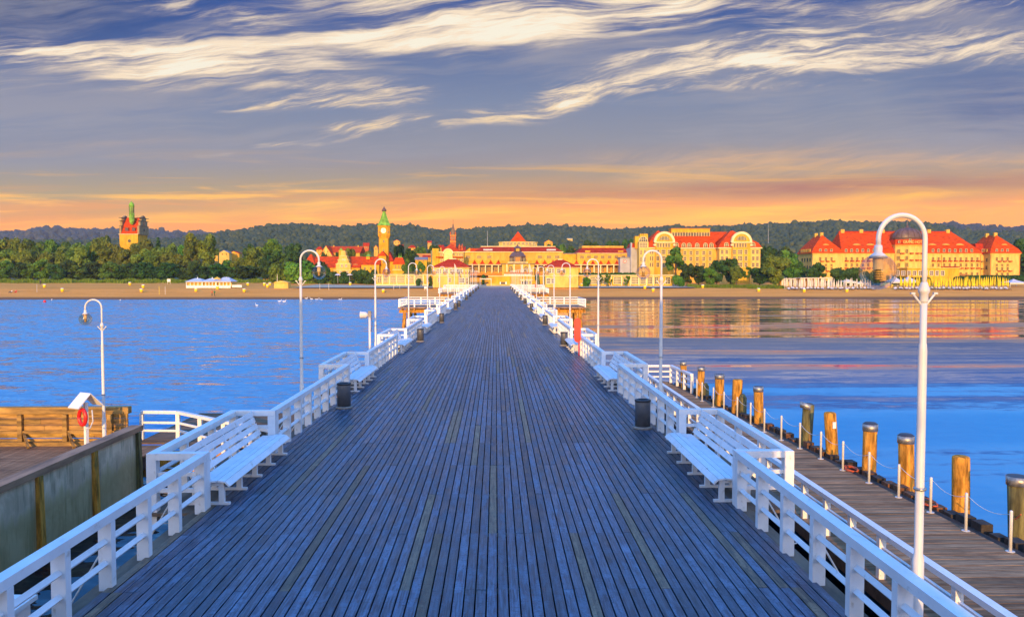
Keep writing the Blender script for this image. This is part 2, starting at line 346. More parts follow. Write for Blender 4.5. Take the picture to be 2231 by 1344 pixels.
def water_mat():
    m = bpy.data.materials.new('sea_water'); m.use_nodes = True
    T = NT(m.node_tree); T.n.clear()
    out = T.node('ShaderNodeOutputMaterial'); b = T.node('ShaderNodeBsdfPrincipled'); T.l.new(b.outputs[0], out.inputs[0])
    co = T.node('ShaderNodeTexCoord').outputs['Object']
    x, y, z = T.sep(co)
    patch = T.noise(T.mapping(co, scale=(0.012, 0.05, 1)), 1.0, 3.0, 0.5)[0]
    wind = T.sstep(T.m('MULTIPLY_ADD', T.m('SUBTRACT', patch, 0.5), 14.0, x), 9.0, -9.0)
    farr = T.sstep(y, 30.0, 120.0)
    n1 = T.noise(T.mapping(co, scale=(0.9, 1.9, 1)), 1.0, 3.0, 0.55, 0.5)[1]      # wind ripples
    n2 = T.noise(T.mapping(co, scale=(0.16, 0.85, 1), loc=(7, 3, 0)), 1.0, 3.0, 0.5, 0.2)[1]   # long crested
    n3 = T.noise(T.mapping(co, scale=(0.012, 0.14, 1), loc=(1, 9, 0)), 1.0, 2.0, 0.5)[1]  # swell
    r1, g1, _ = T.sep(n1); r2, g2, _ = T.sep(n2); r3, g3, _ = T.sep(n3)
    c = lambda s: T.m('SUBTRACT', s, 0.5)
    aw = T.m('ADD', T.m('MULTIPLY_ADD', wind, 1.1, 0.045), T.sstep(y, 60.0, 20.0, 0.0, 0.09))
    a2 = T.m('MULTIPLY_ADD', wind, 0.7, 0.07)
    sy = T.m('ADD', T.m('ADD', T.m('MULTIPLY', c(g1), aw), T.m('MULTIPLY', c(g2), a2)), T.m('MULTIPLY', c(g3), T.m('MULTIPLY_ADD', farr, 0.05, 0.13)))
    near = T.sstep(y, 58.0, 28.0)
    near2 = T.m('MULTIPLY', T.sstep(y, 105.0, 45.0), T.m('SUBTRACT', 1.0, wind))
    sy = T.m('ADD', sy, T.m('MULTIPLY', T.m('MULTIPLY', c(g3), near2), 0.34))
    sy = T.m('SUBTRACT', sy, T.m('ADD', T.m('ADD', T.m('MULTIPLY', wind, 0.17), T.m('MULTIPLY', near2, 0.075)), T.m('MULTIPLY_ADD', near, 0.035, 0.008)))
    sx = T.m('ADD', T.m('MULTIPLY', c(r1), aw), T.m('MULTIPLY', c(r2), T.m('MULTIPLY', a2, 0.25)))
    nrm = T.node('ShaderNodeVectorMath', operation='NORMALIZE'); T.put(nrm.inputs[0], T.xyz(sx, sy, 1.0))
    T.l.new(nrm.outputs[0], b.inputs['Normal'])
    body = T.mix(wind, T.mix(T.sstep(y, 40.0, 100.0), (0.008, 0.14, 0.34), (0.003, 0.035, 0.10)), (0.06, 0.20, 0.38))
    water_shade = T.m('MAXIMUM', T.m('MULTIPLY', T.sstep(x, 8.4, 7.6), T.sstep(y, 30.0, 26.0)), T.m('MULTIPLY', T.m('MULTIPLY', T.sstep(x, 6.4, 5.4), T.sstep(x, -7.0, -6.0)), T.sstep(y, 70.0, 40.0)))  # shade painted into the water colour: basin, landing gap, under the pier
    T.put(b.inputs['Base Color'], T.mix(water_shade, body, (0.003, 0.006, 0.012)))
    b.inputs['Roughness'].default_value = 0.06; b.inputs['IOR'].default_value = 1.75
    return m
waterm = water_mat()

def quay_mat():
    m = bpy.data.materials.new('quay_concrete'); m.use_nodes = True
    T = NT(m.node_tree); T.n.clear()
    out = T.node('ShaderNodeOutputMaterial'); b = T.node('ShaderNodeBsdfPrincipled'); T.l.new(b.outputs[0], out.inputs[0])
    co = T.node('ShaderNodeTexCoord').outputs['Object']; z = T.sep(co)[2]
    drip = T.noise(T.mapping(co, scale=(5, 5, 0.55)), 1.0, 6.0, 0.65, 0.4)[0]
    cl = T.noise(T.mapping(co, scale=(1.3, 1.3, 1.3)), 1.0, 5.0, 0.6, 0.5)[0]
    c = T.mix(T.sstep(cl, 0.35, 0.65), (0.80, 0.62, 0.40), (0.56, 0.42, 0.26))
    c = T.mix(T.sstep(drip, 0.48, 0.66, 0, 0.7), c, (0.26, 0.21, 0.12))
    lvl = T.sstep(T.m('ADD', T.m('ADD', z, T.m('MULTIPLY', T.m('SUBTRACT', cl, 0.5), 1.3)), T.m('MULTIPLY', T.m('SUBTRACT', drip, 0.5), 1.2)), 0.45, 0.0)
    c = T.mix(T.m('MULTIPLY', lvl, 0.6), c, (0.30, 0.24, 0.06))
    T.put(b.inputs['Base Color'], c); b.inputs['Roughness'].default_value = 0.85; b.inputs['Specular IOR Level'].default_value = 0.2
    bn = T.node('ShaderNodeBump'); bn.inputs['Distance'].default_value = 0.01; T.put(bn.inputs['Height'], drip); T.l.new(bn.outputs[0], b.inputs['Normal'])
    return m
quaym = quay_mat()

def sand_mat():
    m = bpy.data.materials.new('beach_sand'); m.use_nodes = True
    T = NT(m.node_tree); T.n.clear()
    out = T.node('ShaderNodeOutputMaterial'); b = T.node('ShaderNodeBsdfPrincipled'); T.l.new(b.outputs[0], out.inputs[0])
    co = T.node('ShaderNodeTexCoord').outputs['Object']
    x, y, z = T.sep(co)
    n = T.noise(T.mapping(co, scale=(0.05, 0.3, 1)), 1.0, 5.0, 0.65)[0]
    n2 = T.noise(T.mapping(co, scale=(1.2, 2.2, 1)), 1.0, 4.0, 0.6)[0]
    c = T.mix(T.sstep(n, 0.35, 0.65), (0.86, 0.36, 0.075), (0.72, 0.29, 0.055))
    c = T.mix(T.sstep(n2, 0.5, 0.75, 0, 0.4), c, (0.50, 0.22, 0.06))
    wet = T.sstep(T.m('MULTIPLY_ADD', T.m('SUBTRACT', n, 0.5), 0.6, z), -2.05, -2.45)
    c = T.mix(T.m('MULTIPLY', wet, 0.85), c, (0.14, 0.075, 0.045))
    T.put(b.inputs['Base Color'], c); b.inputs['Roughness'].default_value = 0.95; b.inputs['Specular IOR Level'].default_value = 0.05
    bn = T.node('ShaderNodeBump'); bn.inputs['Distance'].default_value = 0.12; T.put(bn.inputs['Height'], n2); T.l.new(bn.outputs[0], b.inputs['Normal'])
    return m
sandm = sand_mat()

def leaf_mat(name, c1, c2, c3):
    m = bpy.data.materials.new(name); m.use_nodes = True
    T = NT(m.node_tree); T.n.clear()
    out = T.node('ShaderNodeOutputMaterial'); b = T.node('ShaderNodeBsdfPrincipled'); T.l.new(b.outputs[0], out.inputs[0])
    att = T.node('ShaderNodeAttribute', attribute_name='tone')
    oi = T.node('ShaderNodeObjectInfo')
    t = T.m('FRACT', T.m('ADD', T.sep(att.outputs[1])[0], 0.0))
    c = T.ramp(t, [(0.0, c1), (0.55, c2), (1.0, c3)])
    hsv = T.node('ShaderNodeHueSaturation'); T.put(hsv.inputs['Color'], c)
    T.put(hsv.inputs['Hue'], T.m('MULTIPLY_ADD', oi.outputs['Random'], 0.05, 0.475)); T.put(hsv.inputs['Value'], T.m('MULTIPLY_ADD', oi.outputs['Random'], 0.5, 0.75))
    T.l.new(hsv.outputs[0], b.inputs['Base Color'])
    b.inputs['Roughness'].default_value = 0.7; b.inputs['Specular IOR Level'].default_value = 0.15
    return m
leaf_olive = leaf_mat('olive_foliage', (0.05, 0.085, 0.010), (0.12, 0.17, 0.018), (0.20, 0.23, 0.025))
leaf_green = leaf_mat('green_foliage', (0.03, 0.085, 0.010), (0.075, 0.17, 0.016), (0.14, 0.23, 0.025))
leaf_dark = leaf_mat('dark_foliage', (0.014, 0.045, 0.010), (0.035, 0.085, 0.014), (0.065, 0.125, 0.02))
leaf_forest = leaf_mat('forest_canopy', (0.034, 0.054, 0.026), (0.056, 0.078, 0.032), (0.095, 0.105, 0.038))
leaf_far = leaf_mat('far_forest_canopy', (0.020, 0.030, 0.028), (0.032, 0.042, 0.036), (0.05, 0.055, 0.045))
grassm = leaf_mat('beach_grass_blades', (0.07, 0.16, 0.012), (0.14, 0.28, 0.02), (0.24, 0.34, 0.04))
groundm = M('land_grass', (0.06, 0.08, 0.02), 0.95, 0.3, 0.2)

# ------------------------------------------------------------------ mesh helpers
def wloc(o):
    v = Vector((0, 0, 0))
    while o is not None: v = v + o.location; o = o.parent
    return v

class MB:
    def __init__(s): s.v = []; s.f = []; s.mi = []; s.tone = []
    def add(s, vs, fs, mi=0, tone=None):
        b = len(s.v); s.v.extend([tuple(p) for p in vs]); s.f.extend([tuple(i+b for i in f) for f in fs]); s.mi.extend([mi]*len(fs))
        s.tone.extend([tone if tone is not None else 1.0]*len(vs)); return s
    def hexa(s, p, mi=0, tone=None):         # 8 corners: bottom 4 ccw, top 4 ccw
        return s.add(p, [(3, 2, 1, 0), (4, 5, 6, 7), (0, 1, 5, 4), (1, 2, 6, 5), (2, 3, 7, 6), (3, 0, 4, 7)], mi, tone)
    def box(s, x0, x1, y0, y1, z0, z1, mi=0, tone=None):
        return s.hexa([(x0, y0, z0), (x1, y0, z0), (x1, y1, z0), (x0, y1, z0), (x0, y0, z1), (x1, y0, z1), (x1, y1, z1), (x0, y1, z1)], mi, tone)
    def bar(s, p, q, w, h, mi=0, up=(0, 0, 1), tone=None):   # rectangular bar from p to q, w across, h along up
        p = Vector(p); q = Vector(q); d = (q-p).normalized(); up = Vector(up)
        if abs(d.dot(up)) > 0.98: up = Vector((0, 1, 0))
        a = d.cross(up).normalized()*(w/2); b = a.cross(d).normalized()*(h/2)
        return s.hexa([p-a-b, p+a-b, q+a-b, q-a-b, p-a+b, p+a+b, q+a+b, q-a+b], mi, tone)
    def tube(s, pts, r, n=8, mi=0, cap=True, tone=None):
        pts = [Vector(p) for p in pts]
        if not isinstance(r, (list, tuple)): r = [r]*len(pts)
        vs = []; fs = []; ref = None
        for i, p in enumerate(pts):
            d = (pts[min(i+1, len(pts)-1)]-pts[max(i-1, 0)]).normalized()
            if ref is None: ref = d.orthogonal().normalized()
            a = (ref-d*ref.dot(d)).normalized(); ref = a; b = d.cross(a)
            for k in range(n):
                t = 2*math.pi*k/n; vs.append(p+(a*math.cos(t)+b*math.sin(t))*r[i])
        for i in range(len(pts)-1):
            for k in range(n):
                fs.append((i*n+k, i*n+(k+1) % n, (i+1)*n+(k+1) % n, (i+1)*n+k))
        if cap: fs.append(tuple(reversed(range(n)))); fs.append(tuple((len(pts)-1)*n+k for k in range(n)))
        return s.add(vs, fs, mi, tone)
    def lathe(s, prof, c=(0, 0, 0), n=16, mi=0, rot=0.0):    # prof: (r,z) bottom to top
        vs = []; fs = []
        for r, z in prof:
            for k in range(n):
                t = 2*math.pi*k/n+rot; vs.append((c[0]+max(r, 1e-4)*math.cos(t), c[1]+max(r, 1e-4)*math.sin(t), c[2]+z))
        for i in range(len(prof)-1):
            for k in range(n): fs.append((i*n+k, i*n+(k+1) % n, (i+1)*n+(k+1) % n, (i+1)*n+k))
        if prof[0][0] > 1e-3: fs.append(tuple(reversed(range(n))))
        if prof[-1][0] > 1e-3: fs.append(tuple((len(prof)-1)*n+k for k in range(n)))
        return s.add(vs, fs, mi)
    def prism(s, poly, y0, y1, mi=0):        # poly: list of (x,z) ccw seen from -Y
        n = len(poly); vs = [(x, y0, z) for x, z in poly]+[(x, y1, z) for x, z in poly]
        fs = [tuple(range(n)), tuple(reversed(range(n, 2*n)))]+[((i+1) % n, i, n+i, n+(i+1) % n) for i in range(n)]
        return s.add(vs, fs, mi)
    def poly(s, pts, mi=0): return s.add(pts, [tuple(range(len(pts)))], mi)
    def build(s, name, mats, parent=None, smooth=False, use_tone=False):
        if not isinstance(mats, (list, tuple)): mats = [mats]
        me = bpy.data.meshes.new(name)
        o = bpy.data.objects.new(name, me); C.objects.link(o)
        off = Vector((0, 0, 0))
        if parent is not None: o.parent = parent; off = wloc(parent)
        me.from_pydata([(x-off.x, y-off.y, z-off.z) for x, y, z in s.v], [], s.f)
        for m in mats: me.materials.append(m)
        if len(mats) > 1: me.polygons.foreach_set('material_index', s.mi)
        if smooth: me.polygons.foreach_set('use_smooth', [True]*len(s.f))
        if use_tone:
            a = me.color_attributes.new('tone', 'FLOAT_COLOR', 'POINT'); arr = []
            for t in s.tone:
                arr.extend((*t, 1.0) if isinstance(t, tuple) else (t, t, t, 1.0))
            a.data.foreach_set('color', arr)
        me.update()
        return o

def tag(o, label=None, cat=None, group=None, kind=None):
    if label: o['label'] = label
    if cat: o['category'] = cat
    if group: o['group'] = group
    if kind: o['kind'] = kind
    return o
def thing(name, label, cat, loc=(0, 0, 0), group=None):
    o = bpy.data.objects.new(name, None); C.objects.link(o); o.location = loc; o.empty_display_size = 0.2
    return tag(o, label, cat, group)
def kids(o): return [c for c in C.objects if c.parent == o]
CH = {}
def copy_tree(o, parent=None):
    if o.name not in CH: CH[o.name] = [x for x in o.children]
    c = o.copy(); C.objects.link(c)
    if parent is not None: c.parent = parent
    for ch in CH[o.name]: copy_tree(ch, c)
    return c
def flat(name, vs, fs, mat, kind='structure'):
    o = MB().add(vs, fs).build(name, mat); tag(o, kind=kind); return o
ORD = 'nearest second third fourth fifth sixth seventh eighth ninth tenth eleventh twelfth thirteenth fourteenth fifteenth sixteenth seventeenth eighteenth nineteenth twentieth'.split()
ORDL = 'first second third fourth fifth sixth seventh eighth ninth tenth eleventh twelfth thirteenth fourteenth fifteenth sixteenth seventeenth eighteenth nineteenth twentieth'.split()
ORDL += ['twenty-'+x for x in ORDL[:9]]+['thirtieth']+['thirty-'+x for x in ORDL[:9]]+['fortieth']+['forty-'+x for x in ORDL[:9]]+['fiftieth']+['fifty-'+x for x in ORDL[:9]]+['sixtieth']
MX = -0.42      # middle of the deck
ZW = -2.7       # sea level
ZL = -1.5       # level of the side landings

# ------------------------------------------------------------------ sea, beach, land, hills
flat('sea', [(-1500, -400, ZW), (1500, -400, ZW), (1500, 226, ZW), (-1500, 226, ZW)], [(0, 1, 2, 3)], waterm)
flat('sea_floor', [(-1500, -400, -6), (1500, -400, -6), (1500, 215, -6), (-1500, 215, -6)], [(0, 1, 2, 3)], M('sea_floor_sand', (0.05, 0.08, 0.10), 1.0))

RIDGE = [(-900, 520), (200, 519), (400, 515), (440, 508), (480, 503), (540, 495), (600, 486), (640, 484), (690, 486), (740, 491), (780, 488), (830, 485), (870, 487), (900, 489), (950, 496), (985, 498), (1020, 495), (1080, 490), (1130, 488), (1180, 487), (1240, 489), (1320, 495), (1370, 494), (1430, 491), (1460, 487), (1500, 489), (1560, 488), (1640, 485), (1700, 482), (1770, 479), (1830, 476), (1880, 480), (1950, 478), (2030, 483), (2080, 490), (2120, 497), (2200, 500), (2260, 497), (3200, 500)]
rx = np.array([p[0] for p in RIDGE], float); ry = np.array([p[1] for p in RIDGE], float)
PROF = np.array([(190, -6), (205, -3.8), (221, -2.75), (229, -2.1), (246, -0.32), (292, 0.95), (340, 1.5), (400, 2.2)])
def ground(X, Y):
    z = np.interp(Y, PROF[:, 0], PROF[:, 1])
    px = X/np.maximum(Y, 1)*1800+1080
    zr = HCAM+(595-np.interp(px, rx, ry))/1800*1000-9.5
    t = np.clip((Y-390)/610, 0, 1); s = t*t*(3-2*t)
    return z+(zr-2.2)*s-np.maximum(Y-1005, 0)*0.35
def gt(px, py, ymin=200, ymax=1000):
    d = ray(px, py); Y = ymin
    while Y < ymax:
        p = CAM+d*(Y/d.y)
        if p.z <= ground(p.x, Y): return p
        Y += 0.25 if Y < 420 else 1.5
    return CAM+d*(ymax/d.y)
def grid(name, xs, ys, fz, mat):
    Xg, Yg = np.meshgrid(xs, ys); Zg = fz(Xg, Yg)
    vs = np.stack([Xg, Yg, Zg], -1).reshape(-1, 3).tolist(); n = len(xs)
    fs = [(j*n+i, j*n+i+1, (j+1)*n+i+1, (j+1)*n+i) for j in range(len(ys)-1) for i in range(n-1)]
    o = MB().add(vs, fs).build(name, mat, smooth=True); tag(o, kind='structure'); return o
nprng = np.random.default_rng(3)
grid('beach', np.linspace(-560, 560, 141), np.concatenate([np.linspace(190, 300, 80)]),
     lambda X, Y: ground(X, Y)+0.05*np.sin(X*0.21+Y*0.13)*np.clip((Y-228)/20, 0, 1)-np.clip((Y-292)/4, 0, 1)*0.3, sandm)
def land_z(X, Y): return ground(X, Y)+0.03-np.clip((296-Y)/4, 0, 1)*0.4
grid('land', np.linspace(-1300, 1300, 121), np.concatenate([np.linspace(291, 400, 30), np.linspace(410, 1100, 60)]), land_z, groundm)

# forest on the hills: many bumpy crowns, one mass
def icos(sub):
    import bmesh
    bm = bmesh.new(); bmesh.ops.create_icosphere(bm, subdivisions=sub, radius=1.0)
    v = np.array([x.co[:] for x in bm.verts]); f = np.array([[q.index for q in p.verts] for p in bm.faces]); bm.free(); return v, f
icv, icf = icos(2)
def blob_mass(name, P, rad, mat, seed, squash=1.0, jag=0.24):
    r = np.random.default_rng(seed); n = len(P); nv = len(icv)
    jit = 1+jag*(r.random((n, nv, 1))-0.5)*2
    sx = rad[:, None, None]*np.stack([r.uniform(0.8, 1.15, n), r.uniform(0.8, 1.15, n), r.uniform(0.85, 1.5, n)*squash], -1)[:, None, :]
    v = icv[None]*jit*sx+P[:, None, :]
    f = icf[None]+(np.arange(n)*nv)[:, None, None]
    me = bpy.data.meshes.new(name); v = v.reshape(-1, 3); f = f.reshape(-1, 3)
    me.vertices.add(len(v)); me.vertices.foreach_set('co', v.astype(np.float32).ravel())
    me.loops.add(f.size); me.loops.foreach_set('vertex_index', f.astype(np.int32).ravel())
    me.polygons.add(len(f)); me.polygons.foreach_set('loop_start', np.arange(len(f), dtype=np.int32)*3)
    me.update(); me.validate()
    t = np.clip(r.beta(2, 2.5, n)[:, None]+0.25*(r.random((n, nv))-0.5), 0, 0.999)
    col = np.repeat(t.reshape(-1, 1), 4, 1).astype(np.float32)
    a = me.color_attributes.new('tone', 'FLOAT_COLOR', 'POINT'); a.data.foreach_set('color', col.ravel())
    me.materials.append(mat)
    o = bpy.data.objects.new(name, me); C.objects.link(o); tag(o, kind='stuff'); return o
def forest():
    P = []; R = []
    Y = 560.0
    while Y < 1012:
        sp = 4.4+(Y-560)/450*0.9
        X = -0.66*Y
        while X < 0.70*Y:
            x = X+rnd.uniform(-3, 3); y = Y+rnd.uniform(-3.5, 3.5)
            r = rnd.uniform(1.6, 3.1)*(1.35 if rnd.random() < 0.06 else 1)
            P.append((x, y, float(ground(np.float64(x), np.float64(y)))+r*0.55)); R.append(r)
            X += sp
        Y += sp
    return np.array(P), np.array(R)
fp, fr = forest()
o = blob_mass('hill_forest', fp, fr, leaf_forest, 11); tag(o, 'dark wooded hills behind the town', 'forest')
def far_ridge(name, prof, Y, x0, x1, label, seed):
    px = np.array([p[0] for p in prof], float); py = np.array([p[1] for p in prof], float)
    P = []; Rr = []
    for row in range(12):
        y = Y-row*60
        for X in np.arange((x0-1080)/1800*y, (x1-1080)/1800*y, 11.0):
            xx = X+rnd.uniform(-5, 5); pxx = xx/y*1800+1080
            z = HCAM+(595-np.interp(pxx, px, py))/1800*Y-8-row*row*0.35-row*3
            P.append((xx, y+rnd.uniform(-20, 20), z)); Rr.append(rnd.uniform(6, 11))
    o = blob_mass(name, np.array(P), np.array(Rr), leaf_far, seed); tag(o, label, 'forest')
    zz = [(X, HCAM+(595-np.interp(X/Y*1800+1080, px, py))/1800*Y-14) for X in np.arange((x0-1080)/1800*Y, (x1-1080)/1800*Y, 40)]
    vs = []; 
    for X, z in zz: vs += [(X, Y, z), (X*0.6, Y-700, 0)]
    flat('far_hill', vs, [(2*i, 2*i+1, 2*i+3, 2*i+2) for i in range(len(zz)-1)], leaf_far)
far_ridge('distant_forest', [(-100, 508), (0, 509), (60, 505), (100, 499), (150, 498), (170, 503), (260, 501), (320, 500), (370, 506), (420, 508), (520, 512)], 2000, -120, 520, 'far blue wooded ridge at the left edge', 5)
far_ridge('distant_forest', [(2000, 492), (2080, 487), (2120, 490), (2200, 494), (2260, 494)], 1900, 2000, 2280, 'far blue wooded ridge at the right edge', 6)

# ------------------------------------------------------------------ the pier deck
XL, XR = -5.35, 4.5
YEND = 258.0
def planks(name, x0, x1, y0, y1, pitch, gap, mod, th, mat, along='Y', zt=0.0, browns=0.045, parent=None):
    mb = MB(); a0, a1 = (x0, x1) if along == 'Y' else (y0, y1); b0, b1 = (y0, y1) if along == 'Y' else (x0, x1)
    n = int(round((a1-a0)/pitch)); p = (a1-a0)/n
    for i in range(n):
        b = b0; k = rnd.randrange(3)
        first = True
        while b < b1-0.01:
            L = mod*(rnd.choice((1, 2, 2, 3)) if mod < 50 else 1)
            if first: L = mod*(1+i % 2); first = False
            e = min(b+L, b1); t = rnd.choice((rnd.uniform(0.55, 0.8), rnd.uniform(0.8, 1.3), rnd.uniform(0.8, 1.3)))
            tone = (t, t, t)
            q = rnd.random()
            if q < browns: tone = (t*2.3, t*1.15, t*0.48)
            elif q < browns*2: tone = (t*0.62, t*0.62, t*0.66)
            dz = rnd.uniform(-0.004, 0.003)
            lo, hi = a0+i*p+gap/2, a0+(i+1)*p-gap/2
            if along == 'Y': mb.box(lo, hi, b+0.002, e-0.002, zt-th+dz, zt+dz, tone=tone)
            else: mb.box(b+0.002, e-0.002, lo, hi, zt-th+dz, zt+dz, tone=tone)
            b = e
    o = mb.build(name, mat, parent, use_tone=True); return o
o = planks('pier_deck', XL+0.02, XR-0.02, -6.0, 170.0, 0.148, 0.021, 2.44, 0.05, deckm); tag(o, kind='structure')
# beyond that the single gaps are far below a pixel: longer boards
o = planks('pier_deck', XL+0.02, XR-0.02, 170.0, YEND, 0.148, 0.014, 14.64, 0.05, deckm); tag(o, kind='structure')
mb = MB()
for y in np.arange(-6, YEND-2, 2.44): mb.box(XL+0.05, XR-0.05, y, y+0.2, -0.36, -0.06)
for x in np.arange(XL+0.4, XR, 1.5): mb.box(x, x+0.16, -6, YEND, -0.55, -0.365)
mb.box(XL-0.20, XL+0.012, -6, YEND, -0.34, -0.05); mb.box(XR-0.012, XR+0.20, -6, YEND, -0.34, -0.05)
mb.box(XL-0.24, XL-0.22+0.02, -6, YEND, -0.40, -0.06); mb.box(XR+0.20, XR+0.24, -6, YEND, -0.40, -0.06)
o = mb.build('pier_deck_beams', timber); tag(o, kind='structure')
mb = MB()
for y in np.arange(-5, 240, 4.88):
    for x in (XL+0.3, -3.1, MX, 2.3, XR-0.3): mb.tube([(x, y, -6.2), (x, y, -0.56)], 0.17, 8)
    mb.box(XL-0.6, XR+0.6, y-0.12, y+0.12, -0.80, -0.555)
o = mb.build('pier_piles', darkrub); tag(o, kind='structure')
flat('pier_approach', [(-60, 246, -0.02), (60, 246, -0.02), (60, 300, 0.9), (-60, 300, 0.9)], [(0, 1, 2, 3)], M('promenade_paving', (0.46, 0.38, 0.24), 0.9, 0.1, 0.8))

# unseen pavilion added behind the viewer, sized to lay shade over the near deck
pv = thing('unseen_shade_pavilion', 'unseen flat roofed pavilion added behind the viewer to shade the near deck', 'building', (MX, -8, 0))
MB().box(-10.5, 3.15, -8.0, -5.0, -0.04, 5.9).build('wall', cream_pale, pv)
MB().box(-10.3, 2.2, -14.0, -8.45, -0.04, 9.6).build('rear_shade_wall', cream_pale, pv)  # taller unseen block, added to carry the shade farther along the deck
MB().box(-10.5, 2.3, -14.2, -8.41, 9.603, 9.8).build('rear_shade_roof', greyroof, pv)
MB().box(-10.7, 3.2, -8.4, -4.7, 5.903, 6.15).build('roof', greyroof, pv)
o = MB().box(-11.5, 7.5, -18, -4.4, -0.6, -0.06).build('pier_head_slab', bin_base); tag(o, kind='structure')

# ------------------------------------------------------------------ railings, benches, lamps along the pier
PER = 14.64; B0 = 15.05; BL = 4.76      # bench bays start at B0 + k*PER
SIDE = {-1: ('left', XL), 1: ('right', XR)}
def rail_run(s, y0, y1, n, label, group, braces=True):
    X = SIDE[s][1]
    root = thing('railing', label, 'railing', (X, y0, 0), group)
    MB().box(X-0.085, X+0.085, y0, y1, 0.90, 1.02).build('top_rail', white, root)
    for z in (0.33, 0.63):
        mb = MB(); xx = X+0.0
        mb.bar((xx, y0+0.02, z), (xx, y1-0.02, z), 0.075, 0.075, up=(0.7, 0, 0.7)); mb.build('lower_rail', white, root)
    for i in range(n):
        y = y0+0.06+(y1-y0-0.12)*i/(n-1)
        MB().box(X-0.09, X+0.09, y-0.065, y+0.065, -0.05, 0.897).build('post', white, root)
        if braces and i % 2 == 1 and i < n-1:
            MB().tube([(X+s*0.09, y+0.1, 0.50), (X+s*0.55, y+0.05, -0.30), (X+s*0.62, y+0.05, -0.28)], 0.014, 6).build('brace', white_lamp, root)
    return root
def bay(s, y0, label_e, label_b, ge, gb):
    X = SIDE[s][1]; D = 0.92
    root = thing('bench_bay_railing', label_e, 'railing', (X, y0, 0), ge)
    y1 = y0+BL
    xo = X+s*D
    MB().box(min(xo-0.085, xo+0.085), max(xo-0.085, xo+0.085), y0-0.04, y1+0.04, 0.90, 1.023).build('top_rail', white, root)
    lo, hi = sorted((X+s*0.0, xo-s*0.09))
    lo0, hi0 = sorted((X-s*0.085, xo-s*0.086))
    for y in (y0+0.05, y1-0.05):
        MB().box(lo0, hi0, y-0.088, y+0.088, 0.903, 1.026).build('end_rail', white, root)
        for z in (0.33, 0.63): MB().bar((lo, y, z), (hi, y, z), 0.07, 0.07, up=(0, 0, 1)).build('end_rail', white, root)
        MB().box(X-0.088, X+0.088, y-0.088, y+0.088, -0.05, 0.90).build('post', white, root)
        MB().box(xo-0.088, xo+0.088, y-0.088, y+0.088, -0.30, 0.898).build('post', white, root)
    for z in (0.33, 0.63): MB().bar((xo, y0+0.14, z), (xo, y1-0.14, z), 0.07, 0.07, up=(0.7, 0, 0.7)).build('lower_rail', white, root)
    for t in (0.33, 0.67):
        y = y0+(y1-y0)*t
        MB().box(xo-0.07, xo+0.07, y-0.06, y+0.06, -0.3, 0.898).build('post', white, root)
    mb = MB(); mb.box(min(X-s*0.02, xo+s*0.1), max(X-s*0.02, xo+s*0.1), y0-0.1, y1+0.1, -0.11, -0.052)
    mb.build('bay_floor', timber, root)
    # bench: feet on the deck, seat slats, leaning back
    b = thing('bench', label_b, 'bench', (X-s*0.0, y0+BL/2, 0), gb)
    ya, yb = y0+0.16, y1-0.16
    def P(u, z): return (X+s*u, z)
    seat = [(-0.385, 0.405, 0.0), (-0.27, 0.452, 0.0), (-0.13, 0.452, 0), (0.01, 0.435, 0), (0.14, 0.425, 0)]
    mb = MB(); ang = [0.75, 0.12, -0.06, -0.10, 0.0]
    for (u, z, _), a in zip(seat, ang):
        c, sn = math.cos(a), math.sin(a); w, h = 0.062, 0.016
        pts = [(-w, -h), (w, -h), (w, h), (-w, h)]
        q = [P(u+px_*c-pz_*sn, z+px_*sn+pz_*c) for px_, pz_ in pts]
        mb.hexa([(q[0][0], ya, q[0][1]), (q[1][0], ya, q[1][1]), (q[1][0], yb, q[1][1]), (q[0][0], yb, q[0][1]), (q[3][0], ya, q[3][1]), (q[2][0], ya, q[2][1]), (q[2][0], yb, q[2][1]), (q[3][0], yb, q[3][1])])
    mb.build('seat', white, b)
    mb = MB()
    for (u, z, a) in ((0.27, 0.53, 1.15), (0.335, 0.675, 1.18), (0.395, 0.82, 1.22), (0.44, 0.955, 1.35)):
        c, sn = math.cos(a), math.sin(a); w, h = 0.060, 0.015
        pts = [(-w, -h), (w, -h), (w, h), (-w, h)]
        q = [P(u+px_*c-pz_*sn, z+px_*sn+pz_*c) for px_, pz_ in pts]
        for ys, ye in ((ya, (ya+yb)/2-0.006), ((ya+yb)/2+0.006, yb)):
            jj = rnd.uniform(-0.006, 0.006)
            mb.hexa([(q[0][0]+jj, ys, q[0][1]), (q[1][0]+jj, ys, q[1][1]), (q[1][0]+jj, ye, q[1][1]), (q[0][0]+jj, ye, q[0][1]), (q[3][0]+jj, ys, q[3][1]), (q[2][0]+jj, ys, q[2][1]), (q[2][0]+jj, ye, q[2][1]), (q[3][0]+jj, ye, q[3][1])])
    mb.build('backrest', white, b)
    for i in range(5):
        y = ya+0.12+(yb-ya-0.24)*i/4
        mb = MB()
        x0, x1 = sorted((X-s*0.40, X+s*0.42)); mb.box(x0, x1, y-0.04, y+0.04, 0.001, 0.045)
        x0, x1 = sorted((X-s*0.30, X-s*0.20)); mb.box(x0, x1, y-0.04, y+0.04, 0.046, 0.39)
        x0, x1 = sorted((X+s*0.20, X+s*0.29)); mb.box(x0, x1, y-0.04, y+0.04, 0.046, 0.40)
        x0, x1 = sorted((X-s*0.30, X+s*0.26)); mb.box(x0, x1, y-0.038, y+0.038, 0.36, 0.41)
        mb.bar((X+s*0.245, y, 0.38), (X+s*0.465, y, 0.99), 0.05, 0.06, up=(0, 1, 0))
        mb.build('leg', white, b)
    return root, b
NB = 16
protos = {}
